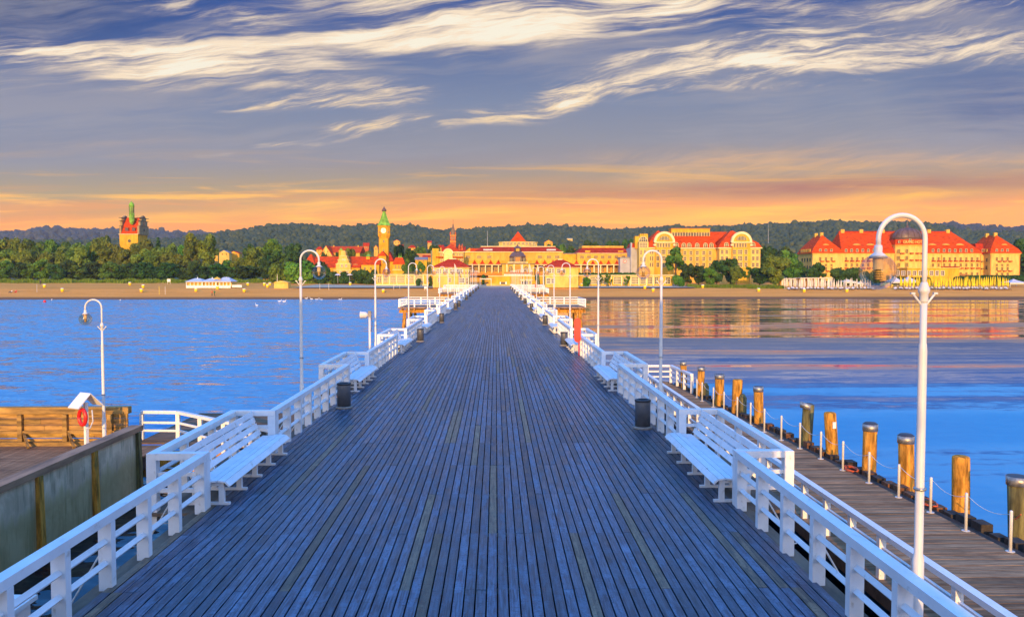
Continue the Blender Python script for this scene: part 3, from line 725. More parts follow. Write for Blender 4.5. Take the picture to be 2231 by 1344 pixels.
for s in (-1, 1):
    nm, X = SIDE[s]
    # the run nearest the viewer, then copies of a standard run between bays
    rail_run(s, B0-9.80, B0-0.0-0.06, 9, f'white railing run at the {nm} front, closest to the viewer', 'white railings along the pier')
    r0 = None; e0 = None
    for k in range(NB):
        y = B0+k*PER
        w = ORD[k]
        lr = f'white railing between the {w} and {ORD[k+1]} benches of the {nm} side'
        le = f'white railing bay wrapping round the {w} bench of the {nm} side'
        lb = f'white slatted bench, {w} to the viewer along the {nm} side of the pier' if k == 0 else f'white slatted bench, {w} from the viewer along the {nm} side of the pier'
        if k == 0:
            e0, b0 = bay(s, y, le, lb, 'bench bay railings', 'white benches along the pier')
            r0 = rail_run(s, y+BL+0.05, y+PER-0.06, 9, lr, 'white railings along the pier')
            rec = (e0, b0, r0, e0.location.y, b0.location.y, r0.location.y)
        else:
            if k < NB-0:
                for o, lab, yy in ((rec[0], le, rec[3]), (rec[1], lb, rec[4])):
                    c = copy_tree(o); c.location.y = yy+k*PER; c['label'] = lab
            if y+PER < YEND+8:
                c = copy_tree(rec[2]); c.location.y = rec[5]+k*PER; c['label'] = lr

def lamp(loc, out, label, group='white globe lamps', base_z=-0.35, zt=0.0):
    """arched lamp post, globe hanging towards `out` (-1: -X, +1: +X); zt: level of the floor the post belongs to"""
    x, y = loc; z0 = zt
    root = thing('street_lamp', label, 'street lamp', (x, y, zt+base_z), group)
    mb = MB()
    mb.lathe([(0.11, base_z), (0.11, base_z+0.03), (0.062, base_z+0.05), (0.062, 1.08), (0.048, 1.14), (0.047, 3.42), (0.042, 3.5), (0.037, 3.52), (0.037, 4.0)], (x, y, z0), 14)
    mb.build('pole', white_lamp, root, True)
    mb = MB(); mb.lathe([(0.066, 1.86), (0.072, 1.875), (0.066, 1.89)], (x, y, z0), 14); mb.build('clamp_ring', steel, root, True)
    mb = MB(); mb.lathe([(0.039, 3.97), (0.046, 3.99), (0.046, 4.07), (0.060, 4.085), (0.062, 4.12), (0.050, 4.145), (0.040, 4.18), (0.030, 4.20)], (x, y, z0), 14); mb.build('collar', white_lamp, root, True)
    for sg in (-1, 1):
        mb = MB(); mb.tube([(x+sg*0.03, y, z0+3.95), (x+sg*0.125, y, z0+4.07)], 0.012, 6)
        mb.box(min(x+sg*0.105, x+sg*0.15), max(x+sg*0.105, x+sg*0.15), y-0.018, y+0.018, z0+4.065, z0+4.085); mb.build('hook', white_lamp, root)
    r = 0.262; xc = x+out*r; zc = 4.68
    pts = [(x, y, z0+4.0), (x, y, z0+4.4)]
    for i in range(0, 19):
        a = math.pi*i/18
        pts.append((xc-out*r*math.cos(a), y, z0+zc+r*math.sin(a)))
    xg = x+out*2*r
    pts.append((xg, y, z0+4.60))
    MB().tube(pts, 0.0275, 12).build('arch', white_lamp, root, True)
    mb = MB(); mb.lathe([(0.095, 4.465), (0.098, 4.485), (0.06, 4.515), (0.042, 4.53), (0.045, 4.58), (0.04, 4.61)], (xg, y, z0), 16); cp = mb.build('lamp_cap', white_lamp, root, True)
    gz = 4.315
    prof = [(0.2*math.sin(math.pi*t/16), gz-0.2*math.cos(math.pi*t/16)) for t in range(0, 14)]+[(0.075, 4.497)]
    MB().lathe(prof, (xg, y, z0), 24).build('globe', globe_glass, root, True)
    mb = MB(); mb.lathe([(0.05, 4.34), (0.052, 4.36), (0.052, 4.47)], (xg, y, z0), 14, 0)
    mb.lathe([(0.032, 4.22), (0.035, 4.34)], (xg, y, z0), 10, 0)
    for i in range(5): mb.lathe([(0.02, 4.222+i*0.026), (0.053, 4.225+i*0.026), (0.053, 4.231+i*0.026), (0.02, 4.234+i*0.026)], (xg, y, z0), 14, 1)
    mb.build('lamp_insert', [M('lamp_socket_brass', (0.85, 0.62, 0.22), 0.5, 0.05, 5), darkm], root)
    mb = MB(); mb.box(x-0.1, x+0.1, y-0.1, y+0.1, z0+base_z-0.10, z0+base_z); mb.build('base_plate', steel, root)
    return root
lp = {}
for s in (-1, 1):
    nm, X = SIDE[s]; xl = X+s*(0.23 if s < 0 else 0.28)
    y = 9.13; k = 0
    while y < 245:
        near = f'white arched globe lamp post, {ORD[k]} {"to" if k == 0 else "from"} the viewer on the {nm} edge of the pier'
        if s == -1 and k == 0:
            y += PER; k += 1
            continue
        if s not in lp: lp[s] = (lamp((xl, y), -s, near), y)
        else:
            c = copy_tree(lp[s][0]); c.location.y = y; c['label'] = near
        # bracket under the lamp
        y += PER; k += 1
mb = MB()
for s in (-1, 1):
    X = SIDE[s][1]
    for k in range(17):
        y = 9.13+k*PER; x0, x1 = sorted((X+s*0.1, X+s*0.55)); mb.box(x0, x1, y-0.12, y+0.12, -0.72, -0.46)
o = mb.build('lamp_bracket_beams', timber); tag(o, kind='structure')

def bin_(x, y, label):
    root = thing('litter_bin', label, 'litter bin', (x, y, 0), 'grey litter bins along the deck')
    MB().lathe([(0.26, 0.001), (0.27, 0.02), (0.27, 0.055), (0.255, 0.07)], (x, y, 0), 20).build('base', bin_base, root, False)
    MB().lathe([(0.212, 0.07), (0.212, 0.74), (0.206, 0.755)], (x, y, 0), 24).build('body', binm, root, True)
    mb = MB(); mb.lathe([(0.222, 0.752), (0.224, 0.80), (0.19, 0.815), (0.15, 0.812), (0.15, 0.70)], (x, y, 0), 24); mb.build('lid', bin_dark, root, True)
    MB().lathe([(0.145, 0.71), (0.02, 0.712)], (x, y, 0), 16).build('liner', darkm, root)
    return root
b0 = None
BINS = [(-4.84, 26.3), (4.07, 22.68), (-4.74, 51.9), (4.05, 48.8), (-4.7, 71.7), (4.1, 68.4), (-4.7, 97.0), (4.1, 94.5), (-4.7, 105.5), (4.1, 115.5), (4.1, 133.0), (-4.7, 133), (-4.7, 152), (4.1, 155), (-4.7, 172), (4.1, 178), (-4.7, 196), (4.1, 200), (-4.7, 222), (4.1, 222)]
cnt = {-1: 0, 1: 0}
for x, y in BINS:
    s = -1 if x < 0 else 1; k = cnt[s]; cnt[s] += 1
    lab = f'grey cylindrical litter bin, {ORD[k]} {"to" if k == 0 else "from"} the viewer against the {SIDE[s][0]} railing'
    if b0 is None: b0 = bin_(x, y, lab)
    else:
        c = copy_tree(b0); c.location = (x, y, 0); c['label'] = lab

# red rescue post
x, y = 4.27, 42.9
root = thing('rescue_post', 'red lifebuoy cabinet on a red post beside the right railing', 'rescue post', (x, y, 0))
MB().tube([(x+0.07, y, 0), (x+0.07, y, 1.05)], 0.035, 10).build('post', red_paint, root, True)
mb = MB(); pts = []
n = 12; w = 0.17; zb, ztp = 0.88, 1.80
poly = [(x-0.02+w*math.cos(math.pi+math.pi*i/n), zb+w*math.sin(math.pi+math.pi*i/n)) for i in range(n+1)]+[(x-0.02+w*math.cos(math.pi*i/n), ztp+w*math.sin(math.pi*i/n)) for i in range(n+1)]
mb.prism(poly, y-0.16, y-0.02); mb.build('case', red_paint, root)
MB().box(x-0.17, x+0.02, y-0.04, y+0.02, 0.25, 0.55).build('notice_panel', white, root)
mb = MB()
for i in range(4): mb.bar((x-0.165+i*0.05, y-0.043, 0.27), (x-0.145+i*0.05, y-0.043, 0.53), 0.018, 0.004, up=(0, 1, 0))
mb.build('stripes', darkm, root)

# loudspeaker post behind the left railing
x, y = -5.62, 36.9
root = thing('siren_post', 'white loudspeaker post beside the third left lamp', 'loudspeaker', (x, y, -0.4))
MB().tube([(x, y, -0.5), (x, y, 2.35)], 0.055, 12).build('post', white_lamp, root, True)
MB().box(x-0.06, x+0.07, y-0.07, y+0.07, 2.35, 2.62).build('control_box', bin_base, root)
mb = MB(); prof = [(0.06, 0.0), (0.10, 0.06), (0.14, 0.12), (0.15, 0.30), (0.17, 0.34), (0.15, 0.36), (0.06, 0.38)]
vs = []; 
mb.lathe(prof, (0, 0, 0), 16); mb.v = [(x-0.06-p[2], y+p[1], 2.38+p[0]+0.06) for p in mb.v]; mb.build('horn', white_lamp, root, True)
MB().tube([(x+0.06, y-0.05, 2.4), (x+0.12, y-0.05, 2.1), (x+0.06, y-0.06, 1.7)], 0.012, 6).build('cable', darkm, root)

# side platforms of the pier with their own railing and raking piles
def platform(s, Y, L, label_r, D=7.1):
    X = SIDE[s][1]; x1 = X+s*D
    y1 = Y+L; c = 2.0
    def poly(z): return [(X+s*0.95, Y, z), (x1, Y, z), (x1, y1, z), (X+s*0.95, y1, z)]
    p = poly(-0.22); q = poly(-0.05)
    mb = MB().hexa(p+q if s > 0 else [p[1], p[0], p[3], p[2], q[1], q[0], q[3], q[2]])
    o = mb.build('pier_platform', cap_wood); tag(o, kind='structure')
    mb = MB()
    for xx in (X+s*1.6, x1-s*0.8):
        for yy in (Y+0.7, y1-0.7):
            mb.tube([(xx, yy, -0.8), (xx+s*0.35, yy-0.2, -6)], 0.24, 10); mb.tube([(xx-s*0.5, yy, -0.8), (xx-s*0.9, yy, -6)], 0.2, 10)
    lo, hi = sorted((X, x1-s*0.1))
    for yy in (Y+0.7, y1-0.7): mb.box(lo, hi, yy-0.18, yy+0.18, -0.78, -0.38)
    for xx in np.linspace(lo+0.4, hi-0.3, 5): mb.box(xx-0.1, xx+0.1, Y+0.1, y1-0.1, -0.378, -0.222)
    o = mb.build('pier_platform_piles', timber_pile); tag(o, kind='structure')
    root = thing('railing', label_r, 'railing', (x1, Y, 0), 'white railings of the side platforms')
    xa = X+s*1.1; xb = x1-s*0.15; ya, yb = Y+0.15, y1-0.15
    for a, b in (((xa, ya), (xb, ya)), ((xb, ya), (xb, yb)), ((xb, yb), (xa, yb))):
        MB().bar((a[0], a[1], 0.95), (b[0], b[1], 0.95), 0.16, 0.11).build('top_rail', white, root)
        for z in (0.33, 0.62): MB().bar((a[0], a[1], z), (b[0], b[1], z), 0.07, 0.07).build('lower_rail', white, root)
        n = max(2, int(math.hypot(b[0]-a[0], b[1]-a[1])/1.6)+1)
        for i in range(n-1):
            t = i/(n-1); px_, py_ = a[0]+(b[0]-a[0])*t, a[1]+(b[1]-a[1])*t
            MB().box(px_-0.08, px_+0.08, py_-0.06, py_+0.06, -0.05, 0.894).build('post', white, root)
    return root
for s in (-1, 1):
    nm = SIDE[s][0]
    platform(s, 105.2, 9.5, f'white railing round the nearest side platform on the {nm} of the pier')
    platform(s, 178.4, 9.5, f'white railing round the second side platform on the {nm}, close to the shore')
    platform(s, 226.0, 9.5, f'white railing round the third side platform on the {nm}, over the sand', 9.0)

# ------------------------------------------------------------------ right landing with its mooring piles
def xin(Y): return 7.22
def xout(Y): return 10.95-0.062*(Y-14.0)
y0, y1 = 2.0, 44.0
mb = MB(); n = int((y1-y0)/0.125)
for i in range(n):
    ya = y0+(y1-y0)*i/n; yb = y0+(y1-y0)*(i+1)/n-0.012
    t = rnd.uniform(0.75, 1.2); q = rnd.random(); tone = (t, t, t) if q > 0.12 else (t*0.6, t*0.6, t*0.6)
    dz = rnd.uniform(-0.004, 0.003)
    for xa, xb in ((xin(ya), 9.0), (9.004, xout(ya))):
        mb.box(xa, xb, ya, yb, ZL-0.05+dz, ZL+dz, tone=tone)
o = mb.build('landing_deck', walkm, use_tone=True); tag(o, kind='structure')
mb = MB()
for x in (7.4, 8.6, 9.8): mb.box(x-0.1, x+0.1, y0, y1, ZL-0.35, ZL-0.056)
for y in np.arange(y0+1, y1, 4): 
    for x in (7.5, 9.5): mb.tube([(x, y, -6), (x, y, ZL-0.35)], 0.16, 8)
mb.box(7.10, 7.21, y0, y1, ZL-0.30, ZL+0.02)
o = mb.build('landing_beams', darkrub); tag(o, kind='structure')
# fender timbers along the outer edge
fn = thing('fender_beam', 'dark timber fender blocks along the outer edge of the right landing', 'fender', (10.4, 25, ZL))
mb = MB(); 
mb.hexa([(xout(y0)+0.02, y0, ZL-0.5), (xout(y0)+0.22, y0, ZL-0.5), (xout(y1)+0.22, y1, ZL-0.5), (xout(y1)+0.02, y1, ZL-0.5), (xout(y0)+0.02, y0, ZL-0.02), (xout(y0)+0.22, y0, ZL-0.02), (xout(y1)+0.22, y1, ZL-0.02), (xout(y1)+0.02, y1, ZL-0.02)])
mb.build('beam', darkrub, fn)
fbm = [darkrub, M('rusty_fender_timber', (0.20, 0.085, 0.035), 0.85, 0.3, 6)]
for i in range(56):
    y = 12.0+i*0.56; w = 0.24+rnd.uniform(-0.05, 0.08); x = xout(y)+0.23
    if y > 43: break
    h = rnd.uniform(-0.02, 0.12)
    MB().box(x+0.003, x+0.24+rnd.uniform(0, 0.06), y, y+w+0.1, ZL-0.75, ZL+0.04+h).build('block', fbm[1] if rnd.random() < 0.3 else fbm[0], fn)
PILES = [(9.55, 41.5, 1.36, 1, 0.16), (9.75, 39.0, 1.36, 1, 0.17), (9.85, 36.0, 1.38, 1, 0.20), (10.05, 34.1, 1.38, 0, 0.21), (10.22, 31.7, 1.43, 1, 0.18), (10.52, 27.6, 1.42, 2, 0.19), (10.68, 25.8, 1.40, 0, 0.19), (10.92, 23.75, 1.42, 1, 0.20), (11.18, 22.05, 1.42, 1, 0.205), (11.42, 19.85, 1.33, 0, 0.205), (11.62, 17.9, 1.33, 2, 0.215)]
desc = ['farthest', 'second farthest', 'third farthest', 'tall round topped fourth farthest', 'fifth farthest', 'mossy tilting capped', 'round topped, with a small white sticker', 'capped, beside the orange rope coil', 'capped, with a peaked dark top', 'round topped, standing right of the nearest lamp', 'mossy capped, at the right edge']
full = ['wooden mooring pile with metal cap, farthest of the row along the right landing', 'wooden mooring pile with metal cap, second farthest in the row', 'wide wooden mooring pile with metal cap, third farthest in the row', 'round topped wooden mooring pile, smaller stump beside it, far along the right landing', 'capped mooring pile midway along the row, after the round topped one', 'mossy mooring pile with a tilted overhanging metal cap', 'round topped mooring pile with a small white sticker', 'mooring pile with dark hollow top, next to the orange rope coil', 'mooring pile with a peaked dark cap, just left of the nearest lamp', 'round topped mooring pile half in shade, right of the nearest lamp', 'mossy capped mooring pile at the right edge of the view']
for (x, y, h, kind, r), lab in zip(PILES, full):
    root = thing('mooring_pile', lab, 'mooring pile', (x, y, ZL), 'mooring piles along the right landing')
    lx = rnd.uniform(-0.09, 0.09); ly = rnd.uniform(-0.03, 0.03)
    top = ZL+h; pts = [(x-lx*2, y, -6.0), (x-lx*0.5, y, ZL-0.6), (x, y, ZL), (x+lx*0.5, y+ly*0.5, ZL+h*0.5), (x+lx, y+ly, top-0.06)]
    rr = [r*1.05, r*1.03, r*1.0, r*0.99, r*0.98]
    if kind == 0: pts += [(x+lx, y+ly, top-0.02), (x+lx, y+ly, top)]; rr += [r*0.92, r*0.72]
    MB().tube(pts, rr, 18).build('pile', timber_green if kind == 2 else timber_pile, root, True)
    if kind:
        mb = MB(); q = r*1.07; cx, cy = x+lx, y+ly
        tilt = 0.06 if kind == 2 and y > 20 else 0.0
        mb.lathe([(q, -0.20), (q*1.01, 0.0)], (cx-tilt*0.5, cy, top-0.02), 20)
        if tilt: mb.v = [(a-tilt*0.9, b, c-(a-cx)*0.28) for a, b, c in mb.v]
        mb.build('cap', pilecap, root, True)
        mb = MB(); pk = 0.07 if 'peaked' in lab or 'hollow' in lab else 0.015
        mb.lathe([(q*0.99, 0.0), (q*0.7, pk*0.7), (0.0, pk)], (cx-tilt*1.2, cy, top-0.018), 16); mb.build('cap_top', darkm, root)
    if 'sticker' in lab: 
        MB().lathe([(r*1.012, 0.78), (r*1.012, 1.0)], (x, y, ZL), 18).build('sticker', white, root) if False else MB().box(x+lx*0.8-0.01, x+lx*0.8+0.09, y-r-0.012, y-r*0.85, ZL+0.92, ZL+1.12).build('sticker', white, root)
for (x, y, h, lab) in ((9.90, 38.6, 0.62, 'low pointed wooden stump beside the second farthest mooring pile'), (10.22, 33.8, 0.80, 'low pointed wooden stump beside the round topped pile far along')):
    o = MB().tube([(x, y, -6), (x, y, ZL+h-0.15), (x-0.02, y, ZL+h)], [0.17, 0.16, 0.08], 14).build('pile_stump', timber_green, smooth=True); tag(o, lab, 'pile stump', 'pile stumps')
STPX = [(1518, 866), (1529.5, 874), (1554, 887), (1577, 898), (1606, 912), (1635, 925.6), (1665, 941), (1702, 959), (1742.5, 977), (1788, 999.5), (1836, 1024), (1893, 1052), (1957.6, 1083), (2027, 1116), (2104, 1156), (2201, 1201)]
tops = []; st0 = None
for i, (px, py) in enumerate(STPX):
    p = gp(px, py, ZL); k = len(STPX)-1-i
    lab = f'thin white rope stanchion on the right landing, {ORD[k]} {"to" if k == 0 else "from"} the viewer'
    if st0 is None:
        st0 = thing('rope_stanchion', lab, 'stanchion', (p.x, p.y, ZL), 'white stanchions of the right landing')
        MB().lathe([(0.034, 0.012), (0.034, 0.84), (0.03, 0.86), (0.012, 0.87)], (p.x, p.y, ZL), 10).build('post', white_lamp, st0, True)
        MB().lathe([(0.09, 0.0), (0.09, 0.012)], (p.x, p.y, ZL), 12).build('foot', white_lamp, st0)
    else:
        c = copy_tree(st0); c.location = (p.x, p.y, ZL); c['label'] = lab
    tops.append(Vector((p.x, p.y, ZL+0.80)))
for i in range(len(tops)-1):
    a, b = tops[i], tops[i+1]
    pts = [a.lerp(b, t/8)+Vector((0.03, 0, -0.22*4*(t/8)*(1-t/8)*(a-b).length/2)) for t in range(9)]
    k = len(tops)-2-i
    o = MB().tube(pts, 0.007, 6).build('slack_rope', rope_white, smooth=True)
    tag(o, f'slack white rope between the {ORD[k]} and {ORD[k+1]} stanchions from the viewer', 'rope', 'ropes between the stanchions')
def coil(x, y, z, label):
    pts = [(x+0.16*math.cos(t*0.7)*(1+0.25*math.sin(t*1.9)), y+0.35*math.sin(t*0.7)*(1+0.2*math.cos(t*1.3)), z+0.02+0.01*math.sin(t*3)+0.0015*t) for t in range(30)]
    o = MB().tube(pts, 0.016, 6).build('rope_coil', orange_rope, smooth=True); tag(o, label, 'rope', 'orange mooring ropes')
coil(10.45, 23.9, ZL+0.01, 'orange rope coil at the foot of the hollow topped pile')
coil(10.85, 20.3, ZL+0.01, 'orange rope coil lying at the foot of the half shaded pile')
o = MB().tube([(11.5, 17.75, ZL+0.45), (11.2, 17.4, ZL+0.5), (11.0, 16.9, ZL+0.75)], 0.012, 6).build('mooring_line', orange_rope); tag(o, 'thin orange line tied round the mossy pile at the right edge', 'rope')

# inner rail of the right landing
def low_rail(pts, zb, label, name='railing', group=None, h=0.93, sp=1.25, tophw=(0.16, 0.10)):
    root = thing(name, label, 'railing', (*pts[0], zb), group)
    for a, b in zip(pts[:-1], pts[1:]):
        A = Vector((*a, 0)); B = Vector((*b, 0)); L = (B-A).length
        MB().bar((*a, zb+h-0.05), (*b, zb+h-0.05), tophw[0], tophw[1]).build('top_rail', white, root)
        for z in (0.30, 0.58): MB().bar((*a, zb+z), (*b, zb+z), 0.06, 0.075).build('lower_rail', white, root)
        n = max(2, int(round(L/sp))+1)
        for i in range(0 if a == pts[0] else 1, n):
            q = A.lerp(B, i/(n-1)); MB().box(q.x-0.065, q.x+0.065, q.y-0.065, q.y+0.065, zb-0.15, zb+h-0.103).build('post', white, root)
    return root
low_rail([(7.33, 5.0), (7.33, 42.6)], ZL, 'long low white railing on the inner edge of the right landing', sp=1.3)
low_rail([(8.05, 43.6), (9.3, 43.6), (9.50, 39.7)], ZL, 'short white corner railing at the far end of the right landing')

# ------------------------------------------------------------------ left marina arm
mb = MB()
n = 150
for i in range(n):
    xa = -40+i*(29/n); t = rnd.uniform(0.8, 1.15)
    if xa > -11.25: continue
    mb.box(xa, xa+29/n-0.012, 5, 27.9, ZL-0.05, ZL+rnd.uniform(-0.003, 0.003), tone=(t, t*0.88, t*0.82))
o = mb.build('marina_deck', walkm, use_tone=True); tag(o, kind='structure')
mb = MB().box(-40, -11.3, 5, 28.1, ZL-0.5, ZL-0.055); o = mb.build('marina_deck_beams', darkrub); tag(o, kind='structure')
# golden plank wall
root = thing('plank_wall', 'golden brown plank wall at the back of the marina arm', 'wall', (-26, 28, ZL))
mb = MB(); zz = [ZL, ZL+0.24, ZL+0.46, ZL+0.68, ZL+0.90]
for z in zz:
    x = -46.0
    while x < -12.5:
        L = rnd.uniform(2.2, 3.6); e = min(x+L, -12.45); t = rnd.uniform(0.75, 1.15)
        mb.box(x+0.004, e-0.004, 28.0, 28.08, z+0.006, z+(0.21 if z < 0 else 0.2), tone=(t, t*rnd.uniform(0.9, 1.05), t)); x = e
mb.build('planks', timber_x, root, use_tone=True)
mb = MB().box(-46, -12.4, 27.93, 28.22, ZL+1.06, ZL+1.29, tone=0.95); mb.build('cap_beam', timber_x, root, use_tone=True)
MB().box(-46, -12.45, 27.90, 27.997, ZL+0.40, ZL+0.50, tone=0.85).build('waling', timber_x, root, use_tone=True)
MB().box(-46, -12.45, 27.80, 27.997, ZL+0.004, ZL+0.14, tone=0.9).build('kick_board', timber_x, root, use_tone=True)
for i in range(22):
    x = -13.0-i*1.5
    MB().box(x-0.075, x+0.075, 27.86, 27.996, ZL+0.145, ZL+1.055, tone=0.8).build('post', timber_x, root, use_tone=True)
    MB().bar((x+0.09, 27.95, ZL+0.42), (x+0.55, 27.4, ZL+0.03), 0.07, 0.09, tone=0.55).build('brace', timber_x, root, use_tone=True)
# concrete wall along the basin
root = thing('concrete_wall', 'mossy concrete quay wall with a wooden cap above the dark water', 'wall', (-11.05, 18, ZL))
MB().box(-11.22, -11.0, 4.0, 25.6, -5.0, -0.56).build('wall', quaym, root)
MB().box(-11.30, -10.93, 4.0, 25.66, -0.557, -0.40).build('cap', cap_wood, root)
for i in range(9):
    y = 25.35-i*2.75
    mb = MB(); mb.hexa([(-10.998, y-0.10, -5), (-10.80, y-0.10, -5), (-10.80, y+0.10, -5), (-10.998, y+0.10, -5), (-10.998, y-0.10, -0.56), (-10.91, y-0.10, -0.56), (-10.91, y+0.10, -0.56), (-10.998, y+0.10, -0.56)])
    mb.build('rib', timber_pile if i else timber_green, root)
# link gangway between marina arm and pier
mb = MB()
for i in range(48):
    y = 27.6+i*0.14; t = rnd.uniform(0.6, 0.95)
    mb.box(-12.3 if y > 28.2 else -11.3, -5.7, y, y+0.128, ZL-0.05, ZL+rnd.uniform(-0.003, 0.003), tone=(t*0.8, t*0.85, t*0.95))
o = mb.build('gangway_deck', walkm, use_tone=True); tag(o, kind='structure')
mb = MB()
for z in (-0.35, -0.62, -0.95): mb.box(-12.45, -5.7, 27.35, 27.55, ZL+z, ZL+z+0.24)
for x in (-12.2, -10.0, -7.8): mb.tube([(x, 27.8, -6), (x, 27.8, ZL-0.06)], 0.17, 10)
o = mb.build('gangway_beams', timber_pile); tag(o, kind='structure')
low_rail([(-12.4, 29.0), (-11.1, 28.9), (-8.9, 27.0), (-6.6, 25.2)], ZL, 'white railing of the left gangway behind the nearest left bench', sp=1.25, h=1.0)
root = thing('mooring_pile', 'capped wooden pile behind the nearest left bench', 'mooring pile', (-7.45, 26.0, ZL))
MB().tube([(-7.45, 26.0, -6), (-7.45, 26.0, ZL+0.86)], [0.19, 0.18], 16).build('pile', timber_pile, root, True)
MB().lathe([(0.192, 0.70), (0.195, 0.90), (0.15, 0.91), (0, 0.92)], (-7.45, 26.0, ZL), 18).build('cap', pilecap, root, True)
lamp((-12.72, 26.9), -1, 'white arched globe lamp post standing by the plank wall on the left', base_z=0.0, zt=ZL)
# lifebuoy shelter
x, y = -12.95, 26.2
root = thing('lifebuoy_stand', 'small lifebuoy shelter with a pale gabled roof by the plank wall', 'lifebuoy stand', (x, y, ZL))
MB().box(x-0.05, x+0.05, y-0.05, y+0.05, ZL, ZL+1.72).build('post', white, root)
mb = MB(); zr = ZL+2.0
for sgn in (-1, 1):
    ex, ez = x+sgn*0.42, ZL+1.58
    mb.hexa([(x, y-0.25, zr), (ex, y-0.25, ez), (ex, y+0.25, ez), (x, y+0.25, zr), (x, y-0.25, zr+0.03), (ex+sgn*0.02, y-0.25, ez+0.03), (ex+sgn*0.02, y+0.25, ez+0.03), (x, y+0.25, zr+0.03)] if sgn > 0 else
            [(ex, y-0.25, ez), (x, y-0.25, zr), (x, y+0.25, zr), (ex, y+0.25, ez), (ex-0.02, y-0.25, ez+0.03), (x, y-0.25, zr+0.03), (x, y+0.25, zr+0.03), (ex-0.02, y+0.25, ez+0.03)])
root_roof = mb.build('roof', white, root)
mb = MB(); ring = [(x-0.12, y-0.14+0.16*math.cos(2*math.pi*i/20), ZL+1.30+0.24*math.sin(2*math.pi*i/20)) for i in range(21)]
mb.tube([(p[0]+0.10*math.sin(2*math.pi*i/20)*0-0.10+0.18*(i % 20 < 10)*0, p[1], p[2]) for i, p in enumerate(ring)], 0.06, 10); mb.build('lifebuoy', red_paint, root, True)
root.rotation_euler.z = R_(62)
MB().tube([(x-0.24, y-0.3, ZL+0.98), (x-0.10, y-0.32, ZL+0.95), (x+0.02, y-0.3, ZL+1.15), (x+0.03, y-0.25, ZL+1.5)], 0.02, 6).build('rescue_line', rope_white, root, True)
# white cabinet outside the left railing, at the lower left corner
p = at(35, 1290, 9.4)
root = thing('white_cabinet', 'white box cabinet outside the left railing at the lower left corner', 'cabinet', (-6.1, 9.6, -0.9))
MB().box(-6.55, -5.72, 9.0, 10.1, -1.2, 0.28).build('body', white, root)
MB().box(-6.62, -5.66, 8.95, 10.16, 0.283, 0.34).build('lid', white, root)
mb = MB().box(-7.0, -5.5, 8.7, 10.4, -1.4, -1.2); o = mb.build('cabinet_platform', timber); tag(o, kind='structure')

# ------------------------------------------------------------------ town: builders
WM = {}
def win_mesh(w, h, nx, ny, fm, gm, arch=False, key=None):
    k = (round(w, 2), round(h, 2), nx, ny, fm.name, gm.name, arch)
    if k in WM: return WM[k]
    mb = MB(); t = max(0.07, min(w, h)*0.09)
    if arch:
        n = 12; r = w/2; c = h-r
        out = [(-r, 0), (r, 0)]+[(r*math.cos(math.pi*i/n), c+r*math.sin(math.pi*i/n)) for i in range(n+1)]
        mb.prism(out, -0.03, 0.06, 1)
        ro = r+t
        for i in range(n):
            a, b = math.pi*i/n, math.pi*(i+1)/n
            q = [(r*math.cos(a), c+r*math.sin(a)), (ro*math.cos(a), c+ro*math.sin(a)), (ro*math.cos(b), c+ro*math.sin(b)), (r*math.cos(b), c+r*math.sin(b))]
            mb.prism(q, -0.10, 0.055, 0)
        mb.box(-ro, -r, -0.10, 0.055, 0, c, 0); mb.box(r, ro, -0.10, 0.055, 0, c, 0)
    else:
        mb.box(-w/2, w/2, -0.03, 0.06, 0, h, 1)
        mb.box(-w/2-t, -w/2, -0.10, 0.055, -t, h+t, 0); mb.box(w/2, w/2+t, -0.10, 0.055, -t, h+t, 0)
        mb.box(-w/2, w/2, -0.10, 0.055, h, h+t, 0); mb.box(-w/2, w/2, -0.12, 0.055, -t, 0, 0)
    for i in range(1, nx): x = -w/2+w*i/nx; mb.box(x-t*0.3, x+t*0.3, -0.06, 0.05, 0, h*(0.98 if not arch else 0.9), 0)
    for j in range(1, ny): z = h*j/ny; mb.box(-w/2, w/2, -0.055, 0.045, z-t*0.3, z+t*0.3, 0)
    me = bpy.data.meshes.new('window')
    me.from_pydata(mb.v, [], mb.f); me.materials.append(fm); me.materials.append(gm); me.polygons.foreach_set('material_index', mb.mi); me.update()
    WM[k] = me; return me
def win(root, px, py, w, h, Y, nx=2, ny=2, fm=None, gm=None, arch=False, name='window'):
    """window whose CENTRE is at photo pixel px,py on the facade plane Y; w,h in photo pixels"""
    s = Y/1800.0; c = at(px, py, Y)
    o = bpy.data.objects.new(name, win_mesh(w*s, h*s, nx, ny, fm or trim, gm or glassd, arch)); C.objects.link(o)
    o.parent = root; o.location = Vector((c.x, Y, c.z-h*s/2))-wloc(root); return o
def X_(px, Y): return at(px, 600, Y).x
def Z_(py, Y, px=1080): return at(px, py, Y).z
def blk(name, mat, root, px0, px1, y_top, y_bot, Y, depth, dy=0.0):
    return MB().box(X_(px0, Y), X_(px1, Y), Y+dy, Y+depth, Z_(y_bot, Y, px0), Z_(y_top, Y, px0)).build(name, mat, root)
def hip(name, mat, root, x0, x1, y0, y1, z0, zr, rx0, rx1, ry=None, ov=0.4):
    """hipped roof; ridge from rx0 to rx1 at depth ry"""
    ry = (y0+y1)/2 if ry is None else ry
    x0 -= ov; x1 += ov; y0 -= ov; y1 += ov
    v = [(x0, y0, z0), (x1, y0, z0), (x1, y1, z0), (x0, y1, z0), (rx0, ry, zr), (rx1, ry, zr)]
    return MB().add(v, [(0, 1, 5, 4), (1, 2, 5), (2, 3, 4, 5), (3, 0, 4), (3, 2, 1, 0)]).build(name, mat, root)
